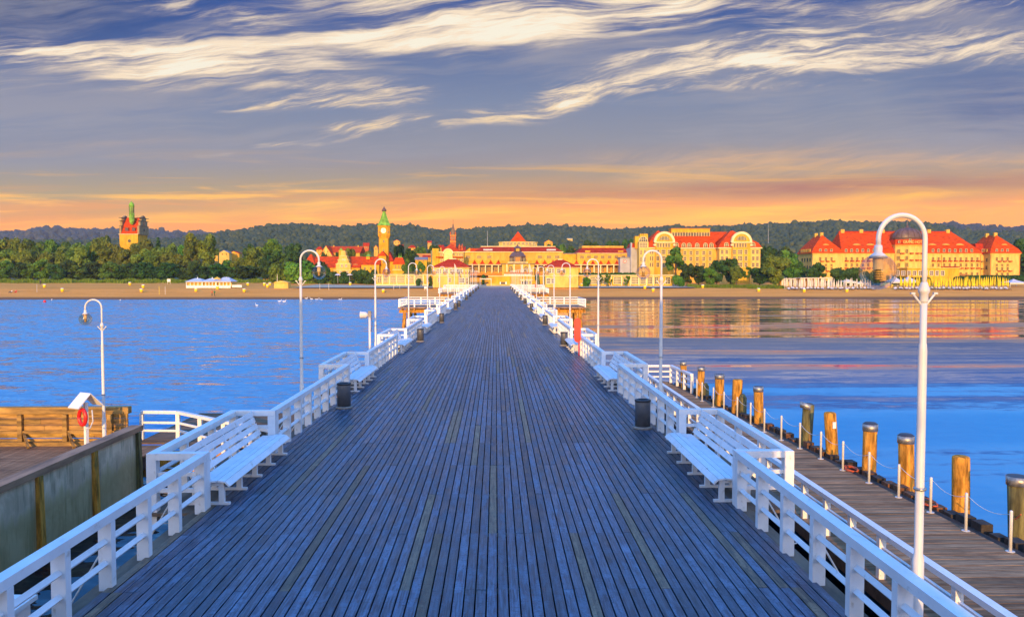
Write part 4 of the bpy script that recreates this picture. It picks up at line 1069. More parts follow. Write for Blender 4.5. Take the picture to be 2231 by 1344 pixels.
def frustum(name, mat, root, b, zb, t, zt):
    """b,t = (x0,x1,y0,y1) bottom and top rectangle"""
    v = [(b[0], b[2], zb), (b[1], b[2], zb), (b[1], b[3], zb), (b[0], b[3], zb), (t[0], t[2], zt), (t[1], t[2], zt), (t[1], t[3], zt), (t[0], t[3], zt)]
    return MB().hexa(v).build(name, mat, root)
def gable_roof(name, mat, root, x0, x1, y0, y1, z0, zr, along='X', ov=0.3):
    x0 -= ov; x1 += ov; y0 -= ov; y1 += ov
    if along == 'X':
        ym = (y0+y1)/2; v = [(x0, y0, z0), (x1, y0, z0), (x1, y1, z0), (x0, y1, z0), (x0, ym, zr), (x1, ym, zr)]
        f = [(0, 1, 5, 4), (2, 3, 4, 5), (1, 2, 5), (3, 0, 4), (3, 2, 1, 0)]
    else:
        xm = (x0+x1)/2; v = [(x0, y0, z0), (x1, y0, z0), (x1, y1, z0), (x0, y1, z0), (xm, y0, zr), (xm, y1, zr)]
        f = [(0, 1, 4), (1, 2, 5, 4), (2, 3, 5), (3, 0, 4, 5), (3, 2, 1, 0)]
    return MB().add(v, f).build(name, mat, root)

# ------------------------------------------------------------------ large white hotel on the right
def grand_hotel():
    Y = 300.0; s = Y/1800
    root = thing('hotel', 'long cream hotel with steep red mansard roof and a dark central dome', 'hotel', (X_(1980, Y), Y, Z_(606, Y, 1980)))
    X = lambda p: X_(p, Y); Z = lambda p: Z_(p, Y, 1980)
    zb, ze, zm, zr = Z(612), Z(554), Z(541.5), Z(503)
    # main block
    MB().box(X(1830), X(2136), Y, Y+14, zb, ze).build('wall', cream_pale, root)
    MB().box(X(1829), X(2137), Y-0.25, Y+14.2, ze, ze+0.35).build('cornice', cream_pale, root)
    frustum('roof', redtile, root, (X(1829.5), X(2137.5), Y-0.5, Y+14.5), ze+0.352, (X(1833), X(2131), Y+0.7, Y+13.3), zm)
    v = [(X(1833), Y+0.7, zm), (X(2131), Y+0.7, zm), (X(2131), Y+13.3, zm), (X(1833), Y+13.3, zm), (X(1843), Y+7, zr), (X(2093), Y+7, zr)]
    MB().add(v, [(0, 1, 5, 4), (1, 2, 5), (2, 3, 4, 5), (3, 0, 4)]).build('roof', redtile, root)
    MB().box(X(1833), X(2131), Y+0.55, Y+0.7, zm-0.12, zm+0.06).build('roof_ledge', redtile_d, root)
    MB().tube([(X(1843), Y+7, zr), (X(2093), Y+7, zr)], 0.22, 6).build('ridge', redtile_d, root)
    # wings with hipped roofs running back
    for a, b, pk, pk2 in ((1767, 1830, 1793, 1768), (2152.5, 2217, 2173.5, 2140)):
        y0 = Y-1.2; y1 = Y+13
        MB().box(X(a), X(b), y0, y1, zb, ze).build('wing_wall', cream_pale, root)
        MB().box(X(a)-0.2, X(b)+0.2, y0-0.25, y1, ze, ze+0.35).build('cornice', cream_pale, root)
        frustum('wing_roof', redtile, root, (X(a)-0.5, X(b)+0.5, y0-0.5, y1+0.3), ze+0.352, (X(a)+0.4, X(b)-0.5, y0+0.5, y1-0.5), zm)
        xm = X(pk); zp = Z(512)
        v = [(X(a)+0.4, y0+0.5, zm), (X(b)-0.5, y0+0.5, zm), (X(b)-0.5, y1-0.5, zm), (X(a)+0.4, y1-0.5, zm), (xm, y0+2.6, zp), (xm+0.4, y1-3, zp)]
        MB().add(v, [(0, 1, 4), (1, 2, 5, 4), (2, 3, 5), (3, 0, 4, 5)]).build('wing_roof', redtile, root)
        for i, d in enumerate((2.8, 8.0)): MB().box(xm-0.55, xm+0.55, y0+d, y0+d+0.9, zp-0.6, zp+0.9).build('chimney', cream, root)
        cx = (a+b)/2
        for i in range(3):
            px = (1787, 1799.3, 1811.5)[i] if a < 1900 else (2171.5, 2183.3, 2195)[i]
            win(root, px, 546.3, 4.2, 7.0, y0-0.12, 2, 2, name='dormer')
            for py in (564.5, 577.5, 585.5, 598): win(root, px, py, 4.6, 7.2 if py != 577.5 else 4.5, y0, 2, 2, fm=cream, gm=glassw)
            for py in (569.3, 586.5+4): MB().box(X(px-3.4), X(px+3.4), y0-0.75, y0-0.02, Z(py+1.4), Z(py-1.0)).build('balcony', balc, root)
        e = at((1798 if a < 1900 else 2186), 532.5, y0+1.8)
        mb = MB(); mb.lathe([(1.5, 0), (1.1, 0.35), (0.5, 0.55), (0, 0.6)], (e.x, y0+1.9, e.z-0.3), 14); mb.build('eyebrow_dormer', cream, root, True)
        # side dormers in the shade
        for j in range(6):
            yy = y0+2+j*1.7
            MB().box(X(a)-0.42, X(a)-0.1, yy-0.35, yy+0.35, Z(549.5), Z(542.5)).build('side_dormer', cream, root)
        for j in range(4):
            yy = y0+2.2+j*2.6
            for zz in (566, 583): MB().box(X(a)-0.06, X(a)-0.01, yy-0.5, yy+0.5, Z(zz+4), Z(zz-4)).build('side_window', glassd, root)
    MB().box(X(2136), X(2152.5), Y+3, Y+12, zb, ze).build('link_wall', cream_pale, root)
    frustum('link_roof', redtile_d, root, (X(2134), X(2154), Y+2.6, Y+12.4), ze, (X(2136), X(2152), Y+3.6, Y+11), Z(530))
    for py in (569, 585): MB().box(X(2137), X(2150), Y+2.2, Y+2.98, Z(py+1.2), Z(py-0.6)).build('balcony', darkm, root)
    for py in (546,): 
        for px in (2141, 2147): win(root, px, py, 3.2, 6, Y+2.7, 1, 2, name='dormer')
    # central bay with dome
    mb = MB(); x0, x1 = X(1948), X(2013); n = 9; bow = 2.2
    def arc(zlo, zhi, grow=0.0, mi=0):
        vs = []
        for z in (zlo, zhi):
            for i in range(n+1):
                t = i/n*2-1; vs.append((x0-grow+(x1-x0+2*grow)*i/n, Y-0.6-grow-bow*(1-t*t), z))
            vs += [(x1+grow, Y+4, z), (x0-grow, Y+4, z)]
        m = n+3
        fs = [((i), (i+1) % m, m+(i+1) % m, m+i) for i in range(m)]+[tuple(reversed(range(m))), tuple(range(m, 2*m))]
        return MB().add(vs, fs)
    arc(zb, Z(536)).build('bay_wall', cream_pale, root)
    arc(Z(536), Z(534), 0.35).build('bay_cornice', cream, root)
    arc(Z(534), Z(522), 0.1).build('bay_roof_band', redtile, root)
    arc(Z(522), Z(521), 0.3).build('dome_ledge', copper_d, root)
    cx = (x0+x1)/2; cz = Z(521); rw = (x1-x0)/2
    prof = [(1.0, 0), (0.985, 0.2), (0.94, 0.45), (0.84, 0.7), (0.66, 0.9), (0.42, 1.03), (0.16, 1.1), (0.10, 1.2), (0.10, 1.32), (0.05, 1.36), (0.03, 1.62), (0.0, 2.1)]
    mb = MB(); mb.lathe([(r*rw, z*3.75) for r, z in prof], (0, 0, 0), 16)
    mb.v = [(cx+x, Y+2.0+y*0.62, cz+z) for x, y, z in mb.v]; mb.build('dome', domem, root, True)
    for i in range(8):
        a = math.pi*(1+i/7); pts = [(cx+math.cos(a)*r*rw*1.005, Y+2+math.sin(a)*r*rw*0.62*1.005, cz+z*3.75) for r, z in prof[:7]]
        MB().tube(pts, 0.09, 5).build('dome_rib', copper_d, root)
    # lettering on the red band
    cu = bpy.data.curves.new('sign_lettering', 'FONT'); cu.body = 'GRAND HOTEL'; cu.size = 1.55; cu.extrude = 0.06; cu.align_x = 'CENTER'; cu.align_y = 'CENTER'
    cu.materials.append(signgold); ft = bpy.data.objects.new('sign_lettering', cu); C.objects.link(ft); ft.parent = root
    ft.rotation_euler = (math.pi/2, 0, 0); ft.location = Vector((cx, Y-3.25, Z(528.3)))-wloc(root); ft.scale = (0.75, 1, 1)
    _dg = bpy.context.evaluated_depsgraph_get(); _dg.update(); _me = bpy.data.meshes.new_from_object(ft.evaluated_get(_dg)); _loc, _rot, _scl = ft.location.copy(), ft.rotation_euler.copy(), ft.scale.copy()
    bpy.data.objects.remove(ft); ft = bpy.data.objects.new('sign_lettering', _me); C.objects.link(ft); ft.parent = root; ft.location = _loc; ft.rotation_euler = _rot; ft.scale = _scl
    for px in (1959, 1983, 2006): win(root, px, 527 if px != 1983 else 523.5, 3.2, 5.5, Y-1.9 if px != 1983 else Y-2.98, 1, 2, name='dormer')
    for i, px in enumerate((1958.5, 1976, 1988.5, 2001.0)):
        t = (X(px)-x0)/(x1-x0)*2-1; yy = Y-0.6-bow*(1-t*t)+0.02
        for py in (547.5, 562, 577): win(root, px, py, 4.8, 8.2, yy, 2, 3, fm=cream, gm=glassw)
        for py in (552.3, 567): MB().box(X(px-3.6), X(px+3.6), yy-0.8, yy-0.1, Z(py+1.6), Z(py-1.2)).build('balcony', balc, root)
    # main facade windows, dormers
    for i in range(9):
        for base in ((1843.3, 6) if i < 8 else (0, 0), (2032.5, 9)):
            if i >= base[1] or base[0] == 0: continue
            px = base[0]+12.1*i
            if base[0] < 1900 and px > 1942: continue
            if i < 8: win(root, px, 546.2, 4.2, 7.2, Y-0.16, 2, 2, name='dormer')
            for py in (564.5, 577.5, 597.5):
                win(root, px, py, 4.6, 7.4 if py != 577.5 else 6.6, Y, 2, 3, fm=cream, gm=glassw)
            for py in (568.6, 584.2): MB().box(X(px-3.7), X(px+3.7), Y-0.75, Y-0.02, Z(py+1.5), Z(py-1.1)).build('balcony', balc, root)
    for px in (1865, 1895, 2029.5, 2059, 2089.5):
        e = at(px, 532.8, Y+2.6); mb = MB(); mb.lathe([(1.7, 0), (1.2, 0.4), (0.5, 0.62), (0, 0.66)], (e.x, Y+2.5, e.z-0.3), 14); mb.build('eyebrow_dormer', cream, root, True)
    for px in (1850.5, 1892, 1939.5, 1995, 2042.5, 2084.5):
        p = X(px); MB().box(p-0.65, p+0.65, Y+6.4, Y+7.6, zr-0.5, zr+0.85).build('chimney', cream, root)
    # low terrace pavilion before the bay
    MB().box(X(1950), X(2060), Y-9, Y-2.9, Z(622), Z(585)).build('terrace_wall', yellowr, root)
    MB().box(X(1949), X(2061.5), Y-9.4, Y-2.9, Z(585), Z(583.4)).build('terrace_roof', cream_pale, root)
    for i in range(9): win(root, 1956+12.2*i, 595, 6.8, 9.5, Y-9, 2, 2, fm=white, gm=glassw)
    r2 = random.Random(4); mb = MB()
    for i in range(46): 
        p = X(2022+r2.random()*38); mb.lathe([(0.0, 0), (0.3, 0.18), (0.22, 0.42), (0, 0.5)], (p, Y-9+r2.random()*0.8, Z(583.4)), 6)
    mb.build('terrace_flowers', balc, root)
    MB().box(X(2058), X(2100), Y-6, Y-0.7, Z(624), Z(600.5)).build('annex_wall', yellowr, root)
    hip('annex_roof', orange_r, root, X(2058), X(2100), Y-6, Y-0.7, Z(600.5), Z(596.5), X(2066), X(2094), Y-1.2)
    for px in (2066, 2078, 2090): win(root, px, 611, 6, 8, Y-6, 2, 2, fm=cream)
    for px in (2135.2, 2050, 2153.6, 2216): MB().tube([(X(px), Y-0.12 if px < 2140 else Y-1.3, Z(606)), (X(px), Y-0.12 if px < 2140 else Y-1.3, Z(555))], 0.12, 6).build('downpipe', orange_r, root)
grand_hotel()

# ------------------------------------------------------------------ arched hotel left of it
def arched_hotel():
    Y = 285.0
    root = thing('hotel', 'cream hotel with two big arched gables and red roofs behind the trees', 'hotel', (X_(1520, Y), Y, Z_(612, Y, 1520)))
    X = lambda p: X_(p, Y); Z = lambda p: Z_(p, Y, 1520)
    zb, ze = Z(622), Z(541.5); zm = Z(529)
    MB().box(X(1392), X(1468), Y, Y+18, zb, ze).build('wall', cream_pale, root)
    MB().box(X(1379), X(1392), Y+4, Y+15, zb, ze+0.4).build('side_wall', greyr, root)
    MB().box(X(1377.5), X(1380.5), Y+3.5, Y+5.5, zb, Z(528)).build('chimney', greyr, root)
    frustum('side_roof', redtile_d, root, (X(1379), X(1392), Y+4, Y+15), ze+0.402, (X(1383), X(1392), Y+5, Y+14), Z(529))
    MB().box(X(1468), X(1567), Y+4, Y+16, zb, ze).build('wall', cream, root)
    MB().box(X(1567), X(1656), Y, Y+18, zb, ze).build('wall', cream_pale, root)
    MB().box(X(1656), X(1657), Y+0.5, Y+17, zb, ze).build('side_wall', greyr, root)
    # turret with arched dark window
    MB().box(X(1391.5), X(1411.5), Y-0.9, Y+3, zb, Z(527)).build('turret_wall', cream_pale, root)
    win(root, 1401.5, 521.5, 18, 11, Y-0.9, 4, 2, fm=trim, gm=glassd, arch=True)
    win(root, 1401.5, 534, 16, 10, Y-0.9, 5, 3, fm=trim, gm=glassw)
    for py in (550, 565, 580): 
        win(root, 1396.5, py, 3, 10, Y-0.9, 1, 3, gm=glassd); win(root, 1405, py, 3, 10, Y-0.9, 1, 3, gm=glassd)
    MB().box(X(1386.5), X(1396), Y+3, Y+6, ze, Z(514)).build('turret_block', yellowr, root)
    MB().box(X(1400.5), X(1418), Y+6, Y+9, ze, Z(508)).build('turret_block', yellowr, root)
    # roofs
    def mansard(a, b, y0, y1, pk, zp, d=1.4):
        frustum('roof', redtile, root, (X(a)-0.4, X(b)+0.4, y0-0.4, y1+0.4), ze+0.36, (X(a)+0.5, X(b)-0.5, y0+0.6, y1-0.6), zm)
        v = [(X(a)+0.5, y0+0.6, zm), (X(b)-0.5, y0+0.6, zm), (X(b)-0.5, y1-0.6, zm), (X(a)+0.5, y1-0.6, zm), (X(pk[0]), y0+(6.5 if len(pk) == 2 and pk[0] == pk[1] else 5), zp), (X(pk[1]), y0+(6.6 if pk[0] == pk[1] else 5), zp)]
        MB().add(v, [(0, 1, 5, 4), (1, 2, 5), (2, 3, 4, 5), (3, 0, 4)]).build('roof', redtile, root)
        MB().box(X(a)-0.5, X(b)+0.5, y0-0.5, y1+0.5, ze, ze+0.358).build('cornice', trim, root)
    mansard(1411, 1468, Y, Y+18, (1438, 1441), Z(501))
    mansard(1468, 1567.3, Y+4, Y+16, (1440, 1600), Z(502.5))
    mansard(1567, 1656, Y, Y+18, (1600, 1604), Z(501))
    # big arches: projecting gable front
    for xc, r in ((1445.5, 19.5), (1612.5, 19.5)):
        s = Y/1800; R = r*s; cz = Z(528); zc = cz
        n = 20; cx = X(xc)
        pts = [(cx-R, zb), (cx+R, zb)]+[(cx+R*math.cos(math.pi*i/n), zc+R*math.sin(math.pi*i/n)) for i in range(n+1)]
        MB().prism(pts, Y-1.2, Y+4).build('arched_gable', yellowr, root)
        mb = MB(); ro = R+0.55; ri = R-0.25
        for i in range(n):
            a, b = math.pi*i/n, math.pi*(i+1)/n
            mb.prism([(cx+ri*math.cos(a), zc+ri*math.sin(a)), (cx+ro*math.cos(a), zc+ro*math.sin(a)), (cx+ro*math.cos(b), zc+ro*math.sin(b)), (cx+ri*math.cos(b), zc+ri*math.sin(b))], Y-1.5, Y-0.4)
        mb.build('arch_trim', trim, root)
        # fan window
        mb = MB(); rf = R*0.58; zf = zc+R*0.22
        mb.prism([(cx-rf, zf), (cx+rf, zf)]+[(cx+rf*math.cos(math.pi*i/n), zf+rf*0.8*math.sin(math.pi*i/n)) for i in range(1, n)], Y-1.26, Y-1.1); mb.build('fan_window', glassd, root)
        mb = MB()
        for i in range(-3, 4):
            mb.box(cx+i*rf/3.6-0.06, cx+i*rf/3.6+0.06, Y-1.33, Y-1.262, zf, zf+rf*0.8*math.sqrt(max(0, 1-(i/3.6)**2)))
        mb.build('fan_mullions', trim, root)
        MB().box(cx-R*1.15, cx+R*1.15, Y-1.65, Y-1.202, zc-0.25, zc+0.1).build('string_course', trim, root)
        MB().box(cx-R*1.2, cx-R*0.95, Y-1.6, Y+3, Z(536), Z(532)).build('bracket', trim, root); MB().box(cx+R*0.95, cx+R*1.2, Y-1.6, Y+3, Z(536), Z(532)).build('bracket', trim, root)
        for dxp in (-12, -6, 0, 6, 12): win(root, xc+dxp, 534.5, 4, 8, Y-1.2, 1, 2, fm=trim, gm=glassw)
        for py in (549, 563, 577):
            win(root, xc, py, 9, 9.5, Y-1.2, 3, 2, fm=trim, gm=glassw); win(root, xc-12.5, py, 6, 9.5, Y-1.2, 2, 2, fm=trim, gm=glassw); win(root, xc+12.5, py, 6, 9.5, Y-1.2, 2, 2, fm=trim, gm=glassw)
    for px in (1473.6, 1582.4, 1640.7): win(root, px, 533.5, 8.0, 9.5, Y-0.15 if px > 1570 else Y+3.6, 2, 2, fm=trim, gm=glassw, arch=True, name='arched_dormer')
    for px in (1489.7, 1501.4, 1518.8, 1536.9, 1550): win(root, px, 534.5, 8.0, 9, Y+3.75, 2, 2, fm=trim, gm=glassw, arch=True, name='arched_dormer')
    # roof box
    MB().box(X(1472), X(1558), Y+7.5, Y+12, Z(516), Z(496)).build('attic', yellowr, root)
    MB().box(X(1473), X(1557), Y+7.35, Y+7.498, Z(513.5), Z(504.5)).build('attic_glazing', glassw, root)
    MB().box(X(1471), X(1559), Y+7.2, Y+12.2, Z(496), Z(495)).build('attic_roof', orange_r, root)
    mb = MB()
    for i in range(15): x = X(1473+84*i/14); mb.box(x-0.06, x+0.06, Y+7.28, Y+7.348, Z(513.5), Z(504.5))
    mb.build('attic_mullions', trim, root)
    for px in (1492, 1505, 1519, 1533, 1547):
        for py in (551, 564, 577, 590): win(root, px, py, 6, 8.6, Y+4, 2, 2, fm=trim, gm=glassw)
    for px in (1573.5, 1583, 1641, 1650):
        for py in (549, 563, 577, 591): win(root, px, py, 5.5, 8.6, Y, 2, 2, fm=trim, gm=glassw)
    for px in (1417, 1422):
        for py in (549, 563, 577): win(root, px, py, 3, 8.6, Y, 1, 3, fm=trim, gm=glassw)
    MB().tube([(X(1401.5), Y, Z(515)), (X(1401.5), Y, Z(499))], 0.07, 5).build('mast', darkm, root)
arched_hotel()

# ------------------------------------------------------------------ spa house in the middle
def scallops(root, pxs, Y, ytop, ybot, half):
    """row of pointed red awning gables"""
    for px in pxs:
        a = at(px, ybot, Y); s = Y/1800
        n = 7; pts = []
        for i in range(-n, n+1):
            t = i/n; pts.append((a.x+t*half*s, a.z+(ybot-ytop)*s*(1-abs(t))**1.9))
        MB().prism([(a.x+half*s, a.z-0.02), ]+[p for p in reversed(pts)]+[] if False else [(pts[0][0], a.z-0.25), (pts[-1][0], a.z-0.25)]+list(reversed(pts)), Y, Y+1.0).build('awning_gable', redtile_d, root)
def spa_house():
    Y = 300.0
    root = thing('spa_house', 'wide cream spa house with a red pyramid roof facing the pier', 'building', (X_(1130, Y), Y, Z_(612, Y)))
    X = lambda p: X_(p, Y); Z = lambda p: Z_(p, Y, 1130)
    MB().box(X(1010), X(1226), Y, Y+26, Z(622), Z(550)).build('wall', cream, root)
    MB().box(X(1009), X(1227), Y-0.5, Y+26, Z(550), Z(548.3)).build('cornice', trim, root)
    frustum('roof', redtile_d, root, (X(1034), X(1226), Y-0.6, Y+26), Z(548.3), (X(1048), X(1211), Y+4.5, Y+23), Z(537.2))
    MB().box(X(1047), X(1212), Y+4.3, Y+23, Z(537.2), Z(535.6)).build('parapet', trim, root)
    mb = MB(); r = (X(1173)-X(1088))/2; c = (X(1130.5), Y+13, 0)
    mb.lathe([(r*1.05, Z(540)), (r*1.05, Z(527)), (r*1.09, Z(526.6)), (r*1.09, Z(525))], c, 12, 0, math.pi/12); mb.build('drum_wall', cream_pale, root)
    mb = MB(); mb.lathe([(r*0.66, Z(525)), (r*0.64, Z(524)), (0.05, Z(500.5))], c, 4, 0, math.pi/4)
    mb.v = [(c[0]+(x-c[0])*0.92, y, z) for x, y, z in mb.v]; mb.build('pyramid_roof', redtile, root)
    MB().tube([(c[0], c[1], Z(501)), (c[0], c[1], Z(486))], 0.09, 6).build('flagstaff', darkm, root)
    for px in (1098, 1106, 1114, 1122, 1130.5, 1139, 1147, 1155, 1163): win(root, px, 530.5, 5.2, 5.5, Y+13-r*1.055 if 1104 < px < 1158 else Y+13-r*0.93, 2, 1, fm=trim, gm=glassw)
    for px in (1063, 1201): MB().box(X(px-10), X(px+10), Y+0.2, Y+1.2, Z(546), Z(542.6)).build('skylight', greyfab, root)
    MB().box(X(1013), X(1226), Y-3.5, Y-0.02, Z(578.5), Z(568)).build('wave_frieze', yellowr, root)
    scallops(root, [1034, 1051, 1069, 1086, 1170, 1187, 1205], Y-3.75, 565.5, 576, 8.2)
    MB().box(X(1011), X(1228), Y-4.2, Y-0.02, Z(577.7), Z(576.3)).build('arcade_cornice', trim, root)
    for px in list(range(1016, 1100, 14))+list(range(1170, 1228, 14)): MB().box(X(px-1.2), X(px+1.2), Y-4.0, Y-3.3, Z(600), Z(577.7)).build('column', trim, root)
    for px in list(range(1023, 1098, 14))+list(range(1177, 1220, 14)): win(root, px, 585.5, 10, 12, Y-0.02, 3, 3, fm=cream, gm=glassw)
    MB().box(X(1011), X(1098), Y-4.1, Y-0.02, Z(600), Z(594.5)).build('arcade_base', orange_r, root)
    MB().box(X(1168), X(1228), Y-4.1, Y-0.02, Z(602), Z(594.5)).build('arcade_base', orange_r, root)
    for px in (1020, 1044, 1066, 1176, 1196, 1214): win(root, px, 560, 9, 6, Y, 3, 1, fm=cream, gm=glassw)
    # right block
    Yb = 298.0
    MB().box(X(1256), X(1376), Yb, Yb+20, Z(622), Z(553)).build('wing_wall', cream, root)
    MB().box(X(1226), X(1256), Yb+3, Yb+18, Z(622), Z(553)).build('link_wall', yellowr, root)
    MB().box(X(1226), X(1256), Yb+2.6, Yb+18.2, Z(553), Z(551.5)).build('link_roof', greyroof, root)
    MB().box(X(1255), X(1377), Yb-0.5, Yb+20, Z(553), Z(551.8)).build('cornice', trim, root)
    frustum('wing_roof', redtile_d, root, (X(1256), X(1376), Yb-0.4, Yb+20), Z(551.8), (X(1270), X(1360), Yb+4.5, Yb+16), Z(539.5))
    MB().box(X(1269), X(1360.5), Yb+4.3, Yb+16, Z(539.5), Z(535.3)).build('parapet', cream, root)
    for px in (1279.5, 1351): MB().box(X(px-5.5), X(px+5.5), Yb+0.6, Yb+2.5, Z(551.5), Z(546)).build('roof_box', yellowr, root)
    for px in (1268, 1356): MB().tube([(X(px), Yb+5, Z(535)), (X(px), Yb+5, Z(523))], 0.06, 5).build('roof_mast', darkm, root)
    MB().box(X(1228), X(1378), Yb-3.5, Yb-0.02, Z(578.5), Z(567)).build('wave_frieze', yellowr, root)
    scallops(root, [1256, 1274, 1292, 1309, 1326, 1344], Yb-3.75, 566.5, 576.5, 8.2)
    MB().box(X(1228), X(1378), Yb-4.2, Yb-0.02, Z(578), Z(576.4)).build('arcade_cornice', trim, root)
    for px in range(1262, 1350, 14): MB().box(X(px-1.2), X(px+1.2), Yb-4.0, Yb-3.3, Z(602), Z(578)).build('column', trim, root)
    for px in range(1269, 1345, 14): win(root, px, 587, 10, 11, Yb-0.02, 3, 3, fm=cream, gm=glassw)
    MB().box(X(1228), X(1378), Yb-4.1, Yb-0.02, Z(612), Z(597)).build('arcade_base', orange_r, root)
    for i in range(7): win(root, 1268+i*15, 560, 8, 6, Yb, 3, 1, fm=cream, gm=glassw)
    # glass box with the round emblem
    Yg = 290.0
    MB().box(X_(1351, Yg), X_(1375, Yg), Yg, Yg+6, Z_(600, Yg, 1360), Z_(561.5, Yg, 1360)).build('stair_box', greyr, root)
    MB().box(X_(1350, Yg), X_(1376, Yg), Yg-0.3, Yg+6.2, Z_(561.5, Yg, 1360), Z_(560, Yg, 1360)).build('stair_box_roof', greyroof, root)
    p = at(1361, 569, Yg-0.05); mb = MB(); mb.lathe([(0.62, 0), (0.62, 0.05)], (0, 0, 0), 20); mb.lathe([(0.40, 0.055), (0.40, 0.07)], (0, 0, 0), 16, 1); mb.lathe([(0.2, 0.075), (0.2, 0.09)], (0, 0, 0), 12, 0)
    mb.v = [(p.x+x, p.y-z, p.z+y) for x, y, z in mb.v]; mb.build('round_emblem', [red_paint, white], root)
    # portico with dark dome
    Yp = 291.0; X2 = lambda p: X_(p, Yp); Z2 = lambda p: Z_(p, Yp, 1128)
    MB().box(X2(1094), X2(1164), Yp, Yp+7, Z2(622), Z2(575.5)).build('portico_wall', cream, root)
    MB().box(X2(1092), X2(1166), Yp-0.5, Yp+7, Z2(575.5), Z2(574)).build('portico_cornice', copper_d, root)
    for px in (1112.5, 1146): win(root, px, 586, 9.5, 12, Yp, 2, 3, fm=cream, gm=glassd, arch=True)
    MB().box(X2(1121), X2(1137), Yp-0.08, Yp-0.005, Z2(594), Z2(579)).build('portico_panel', orange_r, root)
    for px in (1104.5, 1120, 1138, 1153): MB().box(X2(px-1.3), X2(px+1.3), Yp-0.45, Yp-0.085, Z2(596), Z2(575.5)).build('pilaster', trim, root)
    MB().box(X2(1099), X2(1158), Yp-0.5, Yp-0.01, Z2(596.5), Z2(592.5)).build('portico_base', orange_r, root)
    c = (X2(1128), Yp+3.6, 0); r = (X2(1147)-X2(1109))/2
    mb = MB(); mb.lathe([(r, Z2(574)), (r, Z2(559.5)), (r*1.06, Z2(559)), (r*1.06, Z2(558.2)), (r*0.95, Z2(556)), (r*0.72, Z2(550.5)), (r*0.46, Z2(548))], c, 8, 0, math.pi/8); mb.build('dome', domem, root)
    mb = MB(); mb.lathe([(r*0.40, Z2(548)), (r*0.40, Z2(541)), (r*0.50, Z2(540.4)), (r*0.40, Z2(537.5)), (r*0.12, Z2(535)), (0.02, Z2(530))], c, 8, 0, math.pi/8); mb.build('lantern', domem, root)
    for px in (1114, 1122, 1134, 1142): win(root, px, 567, 5, 9, c[1]-r*0.93, 2, 2, fm=copper_d, gm=glassd)
    win(root, 1128, 566.5, 9, 11, c[1]-r*0.955, 2, 2, fm=domem, gm=orange_r)
    win(root, 1128, 544.5, 7, 5, c[1]-r*0.39, 2, 1, fm=domem, gm=yellowr)
    mb = MB()
    for i in range(17): x = X2(1107+i*2.6); mb.box(x-0.1, x+0.1, Yp-0.3, Yp-0.1, Z2(574), Z2(571))
    mb.box(X2(1106), X2(1150), Yp-0.35, Yp-0.05, Z2(571), Z2(570.4)); mb.build('balustrade', trim, root)
    # terrace before it
    MB().box(X2(1065), X2(1180), Yp-10, Yp-0.6, Z2(622), Z2(602)).build('terrace_wall', yellowr, root)
    MB().box(X2(1064), X2(1181), Yp-10.2, Yp-0.6, Z2(602), Z2(600.5)).build('terrace_coping', trim, root)
    mb = MB()
    for i in range(24): x = X2(1099+i*2.5); mb.box(x-0.11, x+0.11, Yp-3.2, Yp-2.9, Z2(600.5), Z2(598))
    mb.box(X2(1098), X2(1158), Yp-3.3, Yp-2.8, Z2(598), Z2(597.3)); mb.build('balustrade', white, root)
spa_house()

# ------------------------------------------------------------------ the two gate pavilions and the low beach arcades
def pavilion(px0, px1, ye, ypk, r0, r1, label, rows, Y=247.0, blank=None):
    root = thing('gate_pavilion', label, 'pavilion', (X_((px0+px1)/2, Y), Y, Z_(627, Y)))
    X = lambda p: X_(p, Y); Z = lambda p: Z_(p, Y, (px0+px1)/2); d = 9.0
    MB().box(X(px0), X(px1), Y, Y+d, Z(630), Z(ye)).build('wall', cream_pale, root)
    MB().box(X(px0)-0.12, X(px1)+0.12, Y-0.14, Y+d, Z(601.2), Z(599.6)).build('string_course', trim, root)
    hip('roof', redtile_d, root, X(px0), X(px1), Y, Y+d, Z(ye), Z(ypk), X(r0), X(r1), Y+d/2, 0.6)
    MB().box(X(r0)+0.2, X(r1)-0.2, Y+d/2-0.7, Y+d/2+0.7, Z(ypk+1), Z(ypk-1.2)).build('ridge_cap', trim, root)
    MB().box(X(px0)-0.55, X(px1)+0.55, Y-0.55, Y+d+0.5, Z(ye+0.9), Z(ye)).build('eaves_board', trim, root)
    for px, py, w, h, nx in rows: win(root, px, py, w, h, Y, nx, 2, fm=white, gm=glassd if w > 5 else glassw)
    return root
pavilion(943, 1022, 582.5, 563.5, 976, 994, 'cream gate pavilion with red hipped roof left of the pier end', [(956, 591, 11, 9, 4), (971, 591, 11, 9, 4), (986, 591, 11, 9, 4), (1001, 591, 11, 9, 4), (956.5, 610, 4, 9, 2), (980, 610, 5, 9, 2), (1006, 611, 11, 9.5, 4), (1017.5, 612, 4, 14, 1)])
pavilion(1188, 1260, 582.5, 565, 1216, 1229, 'cream gate pavilion with red hipped roof right of the pier end', [(1196, 590, 9.5, 9, 3), (1204.5, 590, 5, 8, 2), (1217, 590, 7, 9, 3), (1229, 590, 6, 8, 2), (1195, 612, 8, 11, 3), (1205, 612, 7, 10, 3), (1183.2+5, 609, 0.1, 0.1, 1)][:6])
